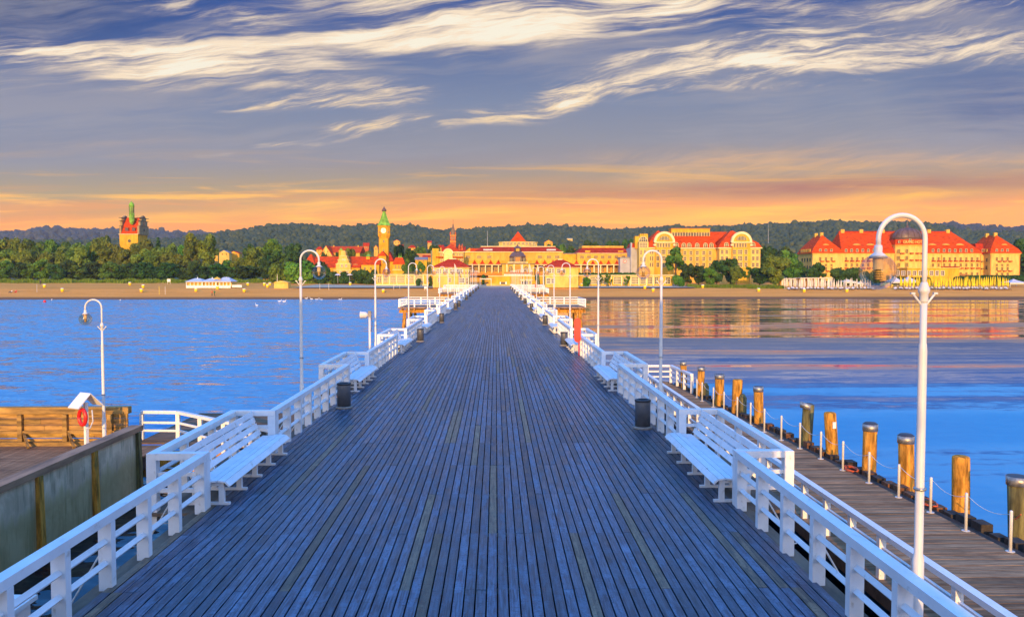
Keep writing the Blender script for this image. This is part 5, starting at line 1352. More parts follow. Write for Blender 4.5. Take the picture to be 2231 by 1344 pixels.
def arcade(px0, px1, yt, yb, Y, label, wins, mat, extra=None):
    root = thing('beach_arcade', label, 'building', (X_((px0+px1)/2, Y), Y, Z_(yb, Y)))
    X = lambda p: X_(p, Y); Z = lambda p: Z_(p, Y, (px0+px1)/2)
    MB().box(X(px0), X(px1), Y, Y+7, Z(yb+5), Z(yt+1.8)).build('wall', mat, root)
    MB().box(X(px0)-0.3, X(px1)+0.3, Y-0.5, Y+7, Z(yt+1.8), Z(yt)).build('roof_slab', trim, root)
    MB().box(X(px0)-0.05, X(px1)+0.05, Y-0.12, Y+7, Z(yb+5.2), Z(yb-1.5)).build('plinth', trim, root)
    for px, w, nx in wins: win(root, px, (yt+yb)/2-0.3, w, (yb-yt)*0.56, Y, nx, 4, fm=trim, gm=glassd)
    for i in range(len(wins)-1):
        p = (wins[i][0]+wins[i+1][0])/2; MB().box(X(p-1.2), X(p+1.2), Y-0.2, Y-0.005, Z(yb-1.52), Z(yt+1.82)).build('pilaster', trim, root)
    return root
r = arcade(817, 942, 597.5, 620.5, 266, 'low yellow beach arcade with gridded windows left of the pier end', [(827, 8, 2), (840, 9, 4), (856.5, 11, 5), (873, 14, 6), (895, 11, 5), (912, 17, 7), (933, 8, 3)], yellowr)
mb = MB()
for i in range(40): x = X_(886+i*1.5, 266); mb.box(x-0.03, x+0.03, 266.2, 266.26, Z_(597.5, 266), Z_(592.5, 266))
mb.box(X_(885, 266), X_(946, 266), 266.18, 266.28, Z_(592.7, 266), Z_(592.1, 266)); mb.build('roof_fence', darkm, r)
arcade(1262, 1466, 599, 624, 262, 'low yellow beach arcade with a green roof right of the pier end', [(1272, 6, 3), (1295, 17, 7), (1318, 12, 5), (1345.5, 16, 6), (1363, 10, 4), (1383, 14, 5), (1401, 11, 4), (1416.5, 9, 3), (1430, 8, 2), (1455, 10, 2)], yellowr)

# ------------------------------------------------------------------ left: gabled red-roofed house, light tower, modern block, church
def gabled_house():
    Y = 292.0; root = thing('gabled_house', 'long red roofed house with a stepped pale yellow gable', 'house', (X_(745, Y), Y, Z_(606, Y)))
    X = lambda p: X_(p, Y); Z = lambda p: Z_(p, Y, 745)
    MB().box(X(672), X(785), Y+0.6, Y+14, Z(620), Z(583)).build('wall', yellowr, root)
    v = [(X(670), Y+0.2, Z(583.2)), (X(785), Y+0.2, Z(583.2)), (X(785), Y+15, Z(583.2)), (X(670), Y+15, Z(583.2)), (X(680), Y+7.5, Z(558)), (X(784), Y+7.5, Z(558))]
    MB().add(v, [(0, 1, 5, 4), (1, 2, 5), (2, 3, 4, 5), (3, 0, 4)]).build('roof', redtile, root)
    MB().box(X(783.5), X(786), Y+0.1, Y+15, Z(586), Z(584)).build('verge', darkm, root)
    # stepped gable front
    st = [(727, 606), (768, 606), (768, 589), (764.5, 588), (764.5, 575), (760.5, 572), (760.5, 566), (757.5, 563), (757, 557.5), (754, 556), (754, 549), (752.5, 547), (749.5, 545.6), (746, 546.2), (744, 549), (744, 556), (741, 558), (740, 563), (737.5, 566), (737, 572), (733, 575), (732.5, 588), (727, 589)]
    MB().prism([(X(a), Z(b)) for a, b in reversed(st)][::-1], Y-0.8, Y+2.5).build('gable', cream_pale, root)
    for py in (557.6, 566.2, 575.3, 588.6): 
        hw = {557.6: 7.5, 566.2: 12, 575.3: 16.2, 588.6: 21}[py]; MB().box(X(748.5-hw), X(748.5+hw), Y-1.05, Y-0.802, Z(py+0.5), Z(py-0.4)).build('moulding', trim, root)
    for a, b, w, h in ((745, 579, 3.4, 5.5), (754, 579, 3.4, 5.5), (742, 592.5, 4, 2.6), (757, 592.5, 4, 2.6), (747, 566, 1.6, 3), (751, 566, 1.6, 3)): win(root, a, b, w, h, Y-0.8, 2, 2, fm=white, gm=glassd)
    MB().box(X(736), X(743.5), Y+2, Y+4.5, Z(575), Z(545)).build('turret', yellowr, root)
    mb = MB(); mb.lathe([(0.75, Z(545)), (0.5, Z(542.5)), (0.1, Z(540.5)), (0.02, Z(537))], (X(740), Y+3.2, 0), 10); mb.build('turret_cap', copper, root, True)
    win(root, 774.5, 577.5, 8, 3.0, Y+2.0, 2, 1, fm=cream, gm=glassd, name='skylight')
    # left cross gable
    v = [(X(655), Y-0.5, Z(586)), (X(690), Y-0.5, Z(586)), (X(690), Y+12, Z(572)), (X(655), Y+12, Z(572)), (X(668), Y+6, Z(553)), (X(671), Y+6, Z(553))]
    MB().add(v, [(0, 1, 5, 4), (1, 2, 5), (2, 3, 4, 5), (3, 0, 4), (3, 2, 1, 0)]).build('cross_roof', redtile, root)
    MB().box(X(656), X(688), Y, Y+11, Z(620), Z(586)).build('cross_wall', yellowr, root)
    return root
gabled_house()
def simple_house(label, px0, px1, yr, ye, yb, Y, d, wall, roof, along='X', name='house', cat='house', chim=(), wins=(), group=None):
    root = thing(name, label, cat, (X_((px0+px1)/2, Y), Y, Z_(yb, Y, px0)), group)
    x0, x1 = X_(px0, Y), X_(px1, Y); px = (px0+px1)/2
    MB().box(x0, x1, Y, Y+d, Z_(yb, Y, px)-3, Z_(ye, Y, px)).build('wall', wall, root)
    if along == 'hip':
        w = x1-x0; ins = min(d/2, w/2)*0.8
        hip('roof', roof, root, x0, x1, Y, Y+d, Z_(ye, Y, px), Z_(yr, Y, px), x0+ins, x1-ins)
    else:
        gable_roof('roof', roof, root, x0, x1, Y, Y+d, Z_(ye, Y, px), Z_(yr, Y, px), along)
        if along == 'Y':
            xm = (x0+x1)/2; MB().prism([(x0+0.1, Z_(ye, Y, px)-0.1), (x1-0.1, Z_(ye, Y, px)-0.1), (xm, Z_(yr+0.8, Y, px))], Y-0.35, Y-0.31).build('gable_wall', wall, root)
    for c in chim: MB().box(X_(c-1, Y), X_(c+1, Y), Y+d*0.45, Y+d*0.55, Z_(ye, Y, px), Z_(yr-2, Y, px)).build('chimney', cream, root)
    for a, b, w, h in wins: win(root, a, b, w, h, Y-(0.36 if along == 'Y' and b < ye else 0), 2, 2, fm=cream, gm=glassd)
    return root
simple_house('long bright red roofed house behind the stepped gable', 712, 784, 535.5, 551, 575, 330, 14, cream, redtile, 'X', chim=(721, 775), wins=[(730, 560, 4, 4), (745, 560, 4, 4)])
simple_house('pale gable end house left of the long bright red roof', 698, 724, 535, 556, 575, 326, 8, cream_pale, redtile, 'Y', wins=[(706, 548, 2.5, 3), (714, 548, 2.5, 3)])
simple_house('red roofed wing with ochre wall beside the light tower', 787, 826, 559, 577, 600, 290, 9, yellowr, redtile, 'X', wins=[(795, 585, 4, 6), (808, 585, 4, 6), (818, 585, 4, 6)])
def light_tower():
    Y = 296.0; root = thing('light_tower', 'ochre light tower with clock face, green roof and brown onion top', 'tower', (X_(836, Y), Y, Z_(610, Y)))
    X = lambda p: X_(p, Y); Z = lambda p: Z_(p, Y, 836); s = Y/1800; cx = X(836); cy = Y+2.2; k = math.sqrt(2)
    h = 10.4*s
    MB().box(cx-h, cx+h*0.95, cy-h, cy+h, Z(622), Z(519)).build('shaft', stone_or, root)
    mb = MB(); mb.lathe([(h*1.02, Z(521)), (h*1.30, Z(514)), (h*1.40, Z(511)), (h*1.34, Z(510)), (h*1.34, Z(493.5)), (h*1.46, Z(492.5)), (h*1.46, Z(491))], (cx, cy, 0), 8, 0, math.pi/8); mb.build('upper_stage', stone_or, root)
    mb = MB(); mb.lathe([(h*1.52, Z(491.2)), (h*1.15, Z(485)), (h*0.80, Z(477)), (h*0.55, Z(469)), (h*0.42, Z(465))], (cx, cy, 0), 8, 0, math.pi/8); mb.build('flared_roof', copper, root)
    mb = MB(); mb.lathe([(h*0.44, Z(465)), (h*0.46, Z(464.4)), (h*0.30, Z(464)), (h*0.30, Z(459.5))], (cx, cy, 0), 10); mb.build('lantern', copper, root)
    mb = MB(); mb.lathe([(h*0.44, Z(459.8)), (h*0.50, Z(458)), (h*0.42, Z(455.5)), (h*0.2, Z(452.8)), (0.02, Z(448.5))], (cx, cy, 0), 14); mb.build('onion_cap', copper_d, root, True)
    mb = MB(); mb.lathe([(h*0.55, 0), (h*0.55, 0.06)], (0, 0, 0), 24); q = at(834, 502.5, cy-h*1.25); mb.v = [(cx+x, cy-h*1.245-z, q.z+y) for x, y, z in mb.v]; mb.build('clock_face', M('clock_face_white', (0.85, 0.8, 0.62), 0.4, 0.03, 2), root)
    mb = MB(); mb.bar((cx, cy-h*1.245-0.075, q.z-0.1), (cx+0.05, cy-h*1.245-0.075, q.z+0.8), 0.09, 0.02, up=(0, 1, 0)); mb.bar((cx-0.1, cy-h*1.245-0.08, q.z), (cx+0.6, cy-h*1.245-0.08, q.z-0.15), 0.09, 0.02, up=(0, 1, 0)); mb.build('clock_hand', darkm, root)
    for px in (826.5, 845.5): win(root, px, 505.5, 2.2, 4, cy-h*0.98, 1, 1, fm=stone_or, gm=glassd)
    for py in (525.5, 545): win(root, 836, py, 3, 5, cy-h, 1, 2, fm=yellowr, gm=glassd)
    MB().box(X(828), X(844), Y-3.5, cy-h-0.02, Z(622), Z(558)).build('porch_wall', stone_or, root)
    gable_roof('porch_roof', redtile, root, X(828), X(844), Y-3.5, cy-h-0.02, Z(558), Z(547.5), 'Y', 0.25)
    win(root, 836, 570, 5, 7, Y-3.5, 2, 2, fm=yellowr, gm=glassd)
    for a, b, m in ((816, 826, redtile), (846, 858, redtile_d)):
        v = [(X(a), Y+1, Z(570)), (X(b), Y+1, Z(570)), (X(b), Y+8, Z(570)), (X(a), Y+8, Z(570)), (X(825.5 if a < 830 else 846.5), Y+2, Z(548)), (X(825.5 if a < 830 else 846.5), Y+7, Z(548))]
        MB().add(v, [(0, 1, 4), (1, 2, 5, 4), (2, 3, 5), (3, 0, 4, 5)]).build('side_roof', m, root)
        MB().box(X(a)+0.3, X(b)-0.3, Y+1.4, Y+7.6, Z(622), Z(570)).build('side_wall', stone_or, root)
light_tower()
def hip_tower():
    Y = 284.0; root = thing('corner_pavilion', 'small ochre corner house with a steep red hipped roof and two green spikes', 'house', (X_(869, Y), Y, Z_(606, Y)))
    X = lambda p: X_(p, Y); Z = lambda p: Z_(p, Y, 869)
    MB().box(X(856), X(882), Y, Y+4.3, Z(622), Z(576)).build('wall', yellowr, root)
    frustum('roof', redtile, root, (X(855), X(883.5), Y-0.25, Y+4.5), Z(576), (X(861), X(876), Y+1.4, Y+2.8), Z(561))
    for px in (868, 872.5): MB().lathe([(0.35, Z(561.5)), (0.12, Z(558)), (0.02, Z(550))], (X(px), Y+2.1, 0), 8).build('roof_spike', copper, root)
    MB().box(X(855), X(883), Y-0.2, Y-0.01, Z(588.5), Z(587)).build('string_course', trim, root)
    for px in (862, 869, 876): win(root, px, 581.5, 3, 6, Y, 1, 2, fm=yellowr, gm=glassw)
hip_tower()
simple_house('small spired outhouse left of the light tower', 798, 806, 553, 559, 575, 293, 3, yellowr, copper, 'hip')
def modern_block():
    Y = 282.0; root = thing('modern_block', 'ochre block with a round arched glass bay and a dark glass strip', 'building', (X_(975, Y), Y, Z_(606, Y)))
    X = lambda p: X_(p, Y); Z = lambda p: Z_(p, Y, 975)
    MB().box(X(942.5), X(956), Y-0.6, Y+10, Z(622), Z(541.5)).build('stair_tower', yellowr, root)
    MB().box(X(939), X(942.4), Y-0.4, Y+9, Z(622), Z(545.5)).build('glass_strip', M('teal_glass', (0.03, 0.07, 0.07), 0.1, 0.1, 1), root)
    MB().box(X(956), X(1010), Y, Y+10, Z(622), Z(550)).build('wall', yellowr, root)
    MB().box(X(955.5), X(1011), Y-0.3, Y+10, Z(550), Z(548.4)).build('parapet', trim, root)
    MB().box(X(950), X(1009), Y-1.0, Y-0.02, Z(561.6), Z(559.5)).build('red_canopy', redtile_d, root)
    cx = X(977); R = 9.5*Y/1800; zc = Z(553); n = 16
    MB().prism([(cx-R, Z(610)), (cx+R, Z(610))]+[(cx+R*math.cos(math.pi*i/n), zc+R*math.sin(math.pi*i/n)) for i in range(n+1)], Y-1.4, Y+4).build('arched_bay', M('yellow_glass', (0.55, 0.45, 0.06), 0.3, 0.1, 1), root)
    mb = MB()
    for i in range(n):
        a, b = math.pi*i/n, math.pi*(i+1)/n; ri, ro = R-0.05, R+0.28
        mb.prism([(cx+ri*math.cos(a), zc+ri*math.sin(a)), (cx+ro*math.cos(a), zc+ro*math.sin(a)), (cx+ro*math.cos(b), zc+ro*math.sin(b)), (cx+ri*math.cos(b), zc+ri*math.sin(b))], Y-1.7, Y-0.5)
    mb.build('arch_trim', trim, root)
    mb = MB()
    for i in range(-3, 4): mb.box(cx+i*R/3.5-0.05, cx+i*R/3.5+0.05, Y-1.5, Y-1.402, Z(575), zc+R*math.sqrt(1-(i/3.5)**2)-0.1)
    for py in (553, 560, 568): mb.box(cx-R, cx+R, Y-1.52, Y-1.403, Z(py+0.3), Z(py-0.3))
    mb.build('bay_mullions', trim, root)
    for px in (961, 966, 990, 996, 1002, 1007): 
        for py in (555, 567, 577): win(root, px, py, 3.6, 6, Y, 1, 2, fm=trim, gm=glassw)
modern_block()
def church():
    Y = 400.0; root = thing('church', 'red brick church with a tall pointed spire above the roofs', 'church', (X_(986, Y), Y, Z_(590, Y)))
    X = lambda p: X_(p, Y); Z = lambda p: Z_(p, Y, 986); s = Y/1800; cx = X(987); cy = Y+2
    h = 6.2*s
    MB().box(cx-h, cx+h, cy-h, cy+h, Z(600), Z(512)).build('tower', brickred, root)
    for py in (526, 512.5): MB().box(cx-h*1.06, cx+h*1.06, cy-h*1.06, cy+h*1.06, Z(py+0.9), Z(py-0.6)).build('string_course', cream, root)
    for dx_ in (-0.55, 0, 0.55): win(root, 987+dx_*6, 519, 1.8, 8, cy-h, 1, 1, fm=brickred, gm=glassd, arch=True)
    MB().lathe([(h*1.15, Z(512)), (h*0.75, Z(503)), (h*0.4, Z(494)), (0.03, Z(484.5))], (cx, cy, 0), 8, 0, math.pi/8).build('spire', M('spire_slate', (0.20, 0.13, 0.08), 0.7, 0.15, 1), root)
    for sx in (-1, 1): MB().lathe([(0.35, Z(512)), (0.35, Z(508)), (0.02, Z(503))], (cx+sx*h*0.9, cy-h*0.9, 0), 6).build('pinnacle', brickred, root)
    MB().tube([(cx, cy, Z(486)), (cx, cy, Z(477))], 0.07, 5).build('cross', darkm, root)
    MB().box(X(962), X(1012), Y+4, Y+14, Z(600), Z(549)).build('nave_wall', brickred, root)
    gable_roof('nave_roof', redtile_d, root, X(962), X(1012), Y+4, Y+14, Z(549), Z(536), 'X')
    for px in (1000, 1006): MB().lathe([(0.6, Z(549)), (0.6, Z(536)), (0.05, Z(530))], (X(px), Y+6, 0), 8).build('turret', brickred, root)
church()
simple_house('bright red hipped roof house in front of the church tower', 964, 1000, 532, 548, 570, 340, 9, yellowr, redtile, 'hip')
def gable_tower():
    Y = 350.0; root = thing('roof_tower', 'yellow tower house with a steep red roof and green turret above the left wood', 'tower', (X_(285, Y), Y, Z_(600, Y, 285)))
    X = lambda p: X_(p, Y); Z = lambda p: Z_(p, Y, 285)
    d = 9.5
    MB().box(X(262), X(302), Y, Y+d, Z(620), Z(511)).build('wall', yellowr, root)
    MB().box(X(261), X(303), Y-0.35, Y+d, Z(511), Z(509.8)).build('cornice', trim, root)
    v = [(X(263.5), Y-0.1, Z(509.8)), (X(301), Y-0.1, Z(509.8)), (X(301), Y+d, Z(509.8)), (X(263.5), Y+d, Z(509.8)), (X(268.5), Y+d/2-0.3, Z(473)), (X(301), Y+d/2-0.3, Z(473)), (X(301), Y+d/2+0.3, Z(473)), (X(268.5), Y+d/2+0.3, Z(473))]
    MB().hexa(v).build('roof', redtile, root)
    # stepped scroll gables left and right
    for x, sg in ((262.8, -1), (302.2, 1)):
        xx = X(x)
        prof = [(0, 511), (0.0, 492), (0.12, 491), (0.12, 481), (0.24, 480), (0.24, 474), (0.36, 471), (0.44, 468.8), (0.56, 468.8), (0.64, 471), (0.76, 474), (0.76, 480), (0.88, 481), (0.88, 491), (1.0, 492), (1.0, 511)]
        t = 0.8
        a = [(xx-t*0.3, Y+0.1+q*(d-0.2), Z(p)) for q, p in prof]; b = [(xx+t*0.7*1, y, z) for _, y, z in a]; n = len(prof)
        MB().add(a+b, [tuple(range(n)), tuple(reversed(range(n, 2*n)))]+[((i+1) % n, i, n+i, n+(i+1) % n) for i in range(n)]).build('scroll_gable', M('gable_sandstone', (0.36, 0.26, 0.12), 0.85, 0.2, 1), root)
        for py in (492, 480.5, 474): MB().box(xx-0.35, xx+0.70, Y-0.03, Y+d+0.03, Z(py+0.5), Z(py-0.3)).build('gable_ledge', copper_d, root)
        MB().lathe([(0.3, Z(474)), (0.75, Z(472)), (0.7, Z(469.5)), (0, Z(468))], (xx+0.15, Y+d/2, 0), 10).build('gable_finial', copper_d, root)
        for py in (486, 500): MB().box(xx+0.5, xx+0.62, Y+d/2-0.7, Y+d/2+0.7, Z(py+3.2), Z(py-3.2)).build('gable_window', glassd, root)
    cx = X(286); cy = Y+1.6; r = 5.4*Y/1800
    MB().lathe([(r*0.4, Z(489)), (r*0.9, Z(484)), (r, Z(478)), (r, Z(466.5)), (r*1.05, Z(466)), (r*1.05, Z(465)), (r*0.92, Z(464.5)), (r*0.92, Z(450.5)), (r*1.12, Z(450)), (r*1.12, Z(449))], (cx, cy, 0), 14).build('turret', copper, root)
    MB().lathe([(r*0.98, Z(449)), (r*1.0, Z(446)), (r*0.8, Z(442.5)), (r*0.35, Z(440.2)), (0.02, Z(437.5))], (cx, cy, 0), 14).build('turret_dome', copper, root, True)
    for i in range(6):
        a = math.pi+math.pi*i/5; MB().box(cx+r*0.95*math.cos(a)-0.08, cx+r*0.95*math.cos(a)+0.08, cy+r*0.95*math.sin(a)-0.08, cy+r*0.95*math.sin(a)+0.08, Z(464), Z(451)).build('turret_rib', copper_d, root)
    for px in (276, 291): win(root, px, 499.5, 6, 7, Y+0.3, 2, 1, fm=redtile_d, gm=glassd, name='dormer')
    mb = MB(); q = at(282, 525, Y); mb.lathe([(0.65, 0), (0.65, 0.1)], (0, 0, 0), 14); mb.v = [(q.x+x, Y-0.01-z, q.z+y) for x, y, z in mb.v]; mb.build('round_window', glassd, root)
gable_tower()
# further houses of the town and on the hill
H = [(450, 475, 543, 548, 556, 420, redtile_d, cream), (478, 500, 545, 551, 562, 400, greyroof, cream_pale), (498, 522, 547, 552, 562, 410, redtile_d, yellowr),
     (792, 804, 529, 536, 545, 520, redtile_d, brickred), (815, 824, 534, 540, 548, 500, redtile_d, cream), (858, 872, 522, 526, 532, 640, redtile_d, cream),
     (868, 878, 533, 538, 545, 520, redtile_d, brickred), (890, 906, 534, 540, 552, 470, redtile_d, cream), (905, 916, 537, 542, 552, 460, greyroof, yellowr),
     (932, 940, 525, 529, 536, 620, redtile_d, cream), (955, 966, 534, 540, 552, 460, redtile_d, cream), (1013, 1034, 540, 548, 565, 380, redtile_d, yellowr),
     (1026, 1044, 541, 549, 566, 370, redtile, cream), (1186, 1204, 523, 528, 535, 600, orange_r, yellowr), (1229, 1247, 519, 520.5, 525, 700, trim, cream_pale),
     (1220, 1238, 541, 545, 556, 400, redtile_d, cream), (1238, 1256, 540, 546, 556, 410, redtile_d, brickred), (690, 702, 537, 544, 558, 380, redtile_d, cream),
     (893, 936, 552, 562, 590, 330, orange_r, yellowr), (905, 930, 560, 566, 596, 300, greyroof, yellowr), (922, 942, 556, 561, 590, 310, redtile_d, yellowr),
     (1655, 1690, 553, 566, 590, 310, redtile_d, cream), (573, 585, 580, 582, 606, 330, cream, yellowr)]
hl = ['small red roofed house at the left end of the distant row above the shrubs', 'pale grey roofed house left in the gap of the trees', 'red roofed house right in the gap of the trees', 'brick villa on the slope left of the light tower', 'small house peeping out just left of the light tower', 'red roofed house high on the wooded slope right of the light tower', 'brick house half hidden by trees right of the light tower', 'red roofed villa among trees between light tower and church', 'grey roofed house among trees between light tower and church', 'tiny red roofed house high on the slope left of the church', 'red roofed house close to the left of the church spire', 'red roofed house between the church and the spa house', 'house with bright red roof left of the spa house', 'orange house on the hill right of the pyramid roof', 'flat white building on the hill right of the pyramid roof', 'red roofed house left in the gap of the spa house', 'brick house right in the gap of the spa house', 'small house at the far left of the long red roofs', 'ochre house with orange roof left of the modern block', 'grey roofed ochre house before the orange roof', 'ochre house with red roof touching the glass strip', 'red roofed house between the two hotels', 'little ochre building hidden in the left trees']
for (a, b, yr, ye, yb, Y, rf, wl), lab in zip(H, hl):
    simple_house(lab, a, b, yr, ye, yb, Y, (b-a)*Y/1800*0.8, wl, rf, rnd.choice(['X', 'hip', 'Y']) if ye-yr > 2 else 'X', name='town_house', wins=[(a+(b-a)*0.3, ye+3, 2, 3), (a+(b-a)*0.7, ye+3, 2, 3)], group='town houses between the trees')
for px, y0, y1, Y, lab in ((1674, 482, 530, 640, 'tall thin lattice mast on the hill between the hotels'), (1062, 503, 535, 420, 'thin mast left of the pyramid roof'), (604, 597, 626, 268, 'thin white mast beside the beach shed')):
    p0 = at(px, y1, Y); p1 = at(px, y0, Y)
    o = MB().tube([p0-Vector((0, 0, 4)), p1], [0.22, 0.06], 6).build('mast', greyr if Y > 300 else white_lamp); tag(o, lab, 'mast')

# ------------------------------------------------------------------ trees
def crown_mesh(name, lobes, nleaf, size, mat, seed, flatten=1.0):
    r = np.random.default_rng(seed)
    L = np.array([l[:3] for l in lobes]); R = np.array([l[3] for l in lobes]); 
    w = R**2; w = w/w.sum(); idx = r.choice(len(lobes), nleaf, p=w)
    d = r.normal(size=(nleaf, 3)); d /= np.linalg.norm(d, axis=1)[:, None]
    rad = R[idx]*(0.55+0.5*r.random(nleaf)**0.6)
    c = L[idx]+d*rad[:, None]*np.array([1, 1, flatten])
    # leaf sprays: quads tangent-ish to the lobe with random tilt
    nrm = d+r.normal(scale=0.55, size=(nleaf, 3)); nrm /= np.linalg.norm(nrm, axis=1)[:, None]
    a = np.cross(nrm, r.normal(size=(nleaf, 3))); a /= np.linalg.norm(a, axis=1)[:, None]; b = np.cross(nrm, a)
    s = size*(0.55+0.8*r.random(nleaf))[:, None]
    q = np.stack([c-a*s*0.6-b*s*0.35, c+a*s*0.1-b*s*0.6, c+a*s*0.65+b*s*0.15, c-a*s*0.1+b*s*0.6], 1)
    v = q.reshape(-1, 3); f = np.arange(nleaf*4).reshape(-1, 4)
    me = bpy.data.meshes.new(name); me.from_pydata(v.tolist(), [], f.tolist())
    lt = r.random(len(lobes)); t = np.clip(0.55*lt[idx]+0.5*r.random(nleaf), 0.0, 0.99)
    col = np.repeat(np.repeat(t, 4)[:, None], 4, 1).astype(np.float32)
    at_ = me.color_attributes.new('tone', 'FLOAT_COLOR', 'POINT'); at_.data.foreach_set('color', col.ravel())
    me.materials.append(mat); me.update(); return me
def trunk_mesh(h, r0, lobes, seed):
    rr = random.Random(seed); mb = MB()
    mb.tube([(0, 0, -0.3), (0.05, 0, h*0.3), (rr.uniform(-.2, .2), rr.uniform(-.2, .2), h*0.62), (rr.uniform(-.3, .3), 0, h*0.85)], [r0, r0*0.8, r0*0.5, r0*0.2], 7)
    for l in lobes[:7]: mb.tube([(0, 0, h*rr.uniform(0.25, 0.5)), (l[0]*0.5, l[1]*0.5, (l[2]+h*0.4)*0.5), (l[0], l[1], l[2])], [r0*0.45, r0*0.3, r0*0.08], 5)
    me = bpy.data.meshes.new('trunk'); me.from_pydata(mb.v, [], mb.f); me.materials.append(bark); return me
TP = {}
def proto(kind, v):
    """crown and trunk meshes for a tree 10 m tall (bush: 4 m)"""
    k = (kind, v)
    if k in TP: return TP[k]
    rr = random.Random(hash(kind) % 1000*0+sum(map(ord, kind))*13+v*7); lobes = []
    mat = {'olive': leaf_olive, 'green': leaf_green, 'dark': leaf_dark, 'tall': leaf_olive, 'airy': leaf_green, 'bush': leaf_green, 'dbush': leaf_dark, 'conifer': leaf_dark}[kind]
    if kind in ('bush', 'dbush'):
        for i in range(11): a = rr.uniform(0, 6.28); d = rr.uniform(0.2, 1.7); lobes.append((math.cos(a)*d, math.sin(a)*d, rr.uniform(0.7, 2.9)-d*0.4, rr.uniform(0.7, 1.3)))
        cm = crown_mesh('crown', lobes, 3200, 0.32, mat, v); tm = trunk_mesh(2.2, 0.10, lobes, v)
    elif kind == 'conifer':
        for i in range(12): z = 1.2+i*0.72; lobes.append((rr.uniform(-.15, .15), rr.uniform(-.15, .15), z, 1.75*(1-i/12.5)+0.15))
        cm = crown_mesh('crown', lobes, 2000, 0.5, mat, v, 0.5); tm = trunk_mesh(9, 0.2, lobes[:1], v)
    elif kind == 'tall':
        for i in range(24): 
            z = rr.uniform(2.2, 8.8); w = 2.0*math.sin(math.pi*min(1, (z-0.6)/9.6))**0.6; a = rr.uniform(0, 6.28); d = rr.uniform(0.1, 1)*w
            lobes.append((math.cos(a)*d, math.sin(a)*d, z, rr.uniform(0.6, 1.15)))
        cm = crown_mesh('crown', lobes, 4600, 0.42, mat, v); tm = trunk_mesh(9, 0.25, lobes, v)
    elif kind == 'airy':
        for i in range(13): z = rr.uniform(3.0, 9.3); w = 3.0*math.sin(math.pi*min(1, (z-1)/9.4)); a = rr.uniform(0, 6.28); d = rr.uniform(0.3, 1)*w; lobes.append((math.cos(a)*d, math.sin(a)*d, z, rr.uniform(0.6, 1.05)))
        cm = crown_mesh('crown', lobes, 1500, 0.5, mat, v); tm = trunk_mesh(9, 0.2, lobes, v)
    else:
        for i in range(26):
            z = rr.uniform(1.8, 8.7); w = 3.3*math.sin(math.pi*min(1, (z-0.3)/9.6))**0.7; a = rr.uniform(0, 6.28); d = rr.uniform(0.15, 1)*w
            lobes.append((math.cos(a)*d, math.sin(a)*d, z, rr.uniform(0.75, 1.45)))
        cm = crown_mesh('crown', lobes, 5200, 0.44, mat, v); tm = trunk_mesh(8.5, 0.26, lobes, v)
    z = [p.co.z for p in cm.vertices]; x = [p.co.x for p in cm.vertices]
    TP[k] = (cm, tm, max(z), max(x)-min(x)); return TP[k]
def tree(px, w, ytop, ybase, Y, kind, label, group=None, name=None):
    v = rnd.randrange(4); cm, tm, hh, ww = proto(kind, v)
    b = at(px, ybase, Y); t = at(px, ytop, Y)
    gz = float(ground(np.float64(b.x), np.float64(Y)))
    zb = min(b.z, gz+0.3) if b.z > gz else b.z
    h = t.z-zb; sz = h/hh; sx = (w*Y/1800)/ww
    root = thing(name or ('shrub' if 'bush' in kind else 'tree'), label, 'shrub' if 'bush' in kind else 'tree', (b.x, Y, zb), group)
    root.rotation_euler.z = rnd.uniform(0, 6.28); root.scale = (sx, sx, sz)
    c = bpy.data.objects.new('crown', cm); C.objects.link(c); c.parent = root
    c = bpy.data.objects.new('trunk', tm); C.objects.link(c); c.parent = root
    return root
# left wood: back row, middle row, front row
rows = [('back', 'back row of the left wood', [(-12, 46, 520), (22, 44, 516), (52, 46, 517), (84, 46, 523), (112, 44, 519), (140, 40, 526), (168, 44, 525), (196, 42, 527), (224, 46, 513), (250, 40, 526), (322, 50, 522), (346, 26, 515), (372, 40, 527), (398, 36, 531)], 338, ('olive', 'olive', 'green')),
        ('middle', 'middle row of the left wood', [(-8, 40, 545), (18, 40, 541), (44, 38, 548), (70, 42, 538), (98, 40, 546), (126, 42, 537), (152, 40, 545), (182, 44, 533), (208, 38, 545), (232, 44, 538), (262, 40, 534), (288, 42, 530), (314, 40, 541), (342, 44, 535), (368, 40, 545), (392, 40, 552), (500, 40, 566), (478, 36, 575)], 318, ('olive', 'green', 'olive', 'tall')),
        ('front', 'front row of the left wood', [(-4, 38, 572), (18, 40, 566), (46, 36, 570), (72, 38, 573), (96, 40, 564), (124, 38, 575), (150, 40, 566), (178, 42, 577), (206, 40, 570), (236, 44, 568), (262, 36, 578), (288, 40, 572), (316, 42, 569), (342, 38, 579), (366, 44, 571), (392, 40, 575), (418, 38, 566), (444, 40, 580), (470, 44, 572), (500, 40, 584), (524, 36, 580), (548, 40, 578)], 302, ('dark', 'green', 'dark', 'dark'))]
for key, where, lst, Y, kinds in rows:
    for i, (px, w, yt) in enumerate(lst):
        kd = kinds[rnd.randrange(len(kinds))]
        if (px, yt) == (346, 515): kd = 'conifer'
        col = {'olive': 'olive tree', 'green': 'green tree', 'dark': 'dark green tree', 'tall': 'tall olive tree', 'conifer': 'pointed dark conifer'}[kd]
        tree(px, w*1.12, yt+rnd.uniform(-2, 2), 612, Y+rnd.uniform(-4, 4), kd, f'{col}, {ORDL[i]} from the left in the {where}', 'trees of the left wood')
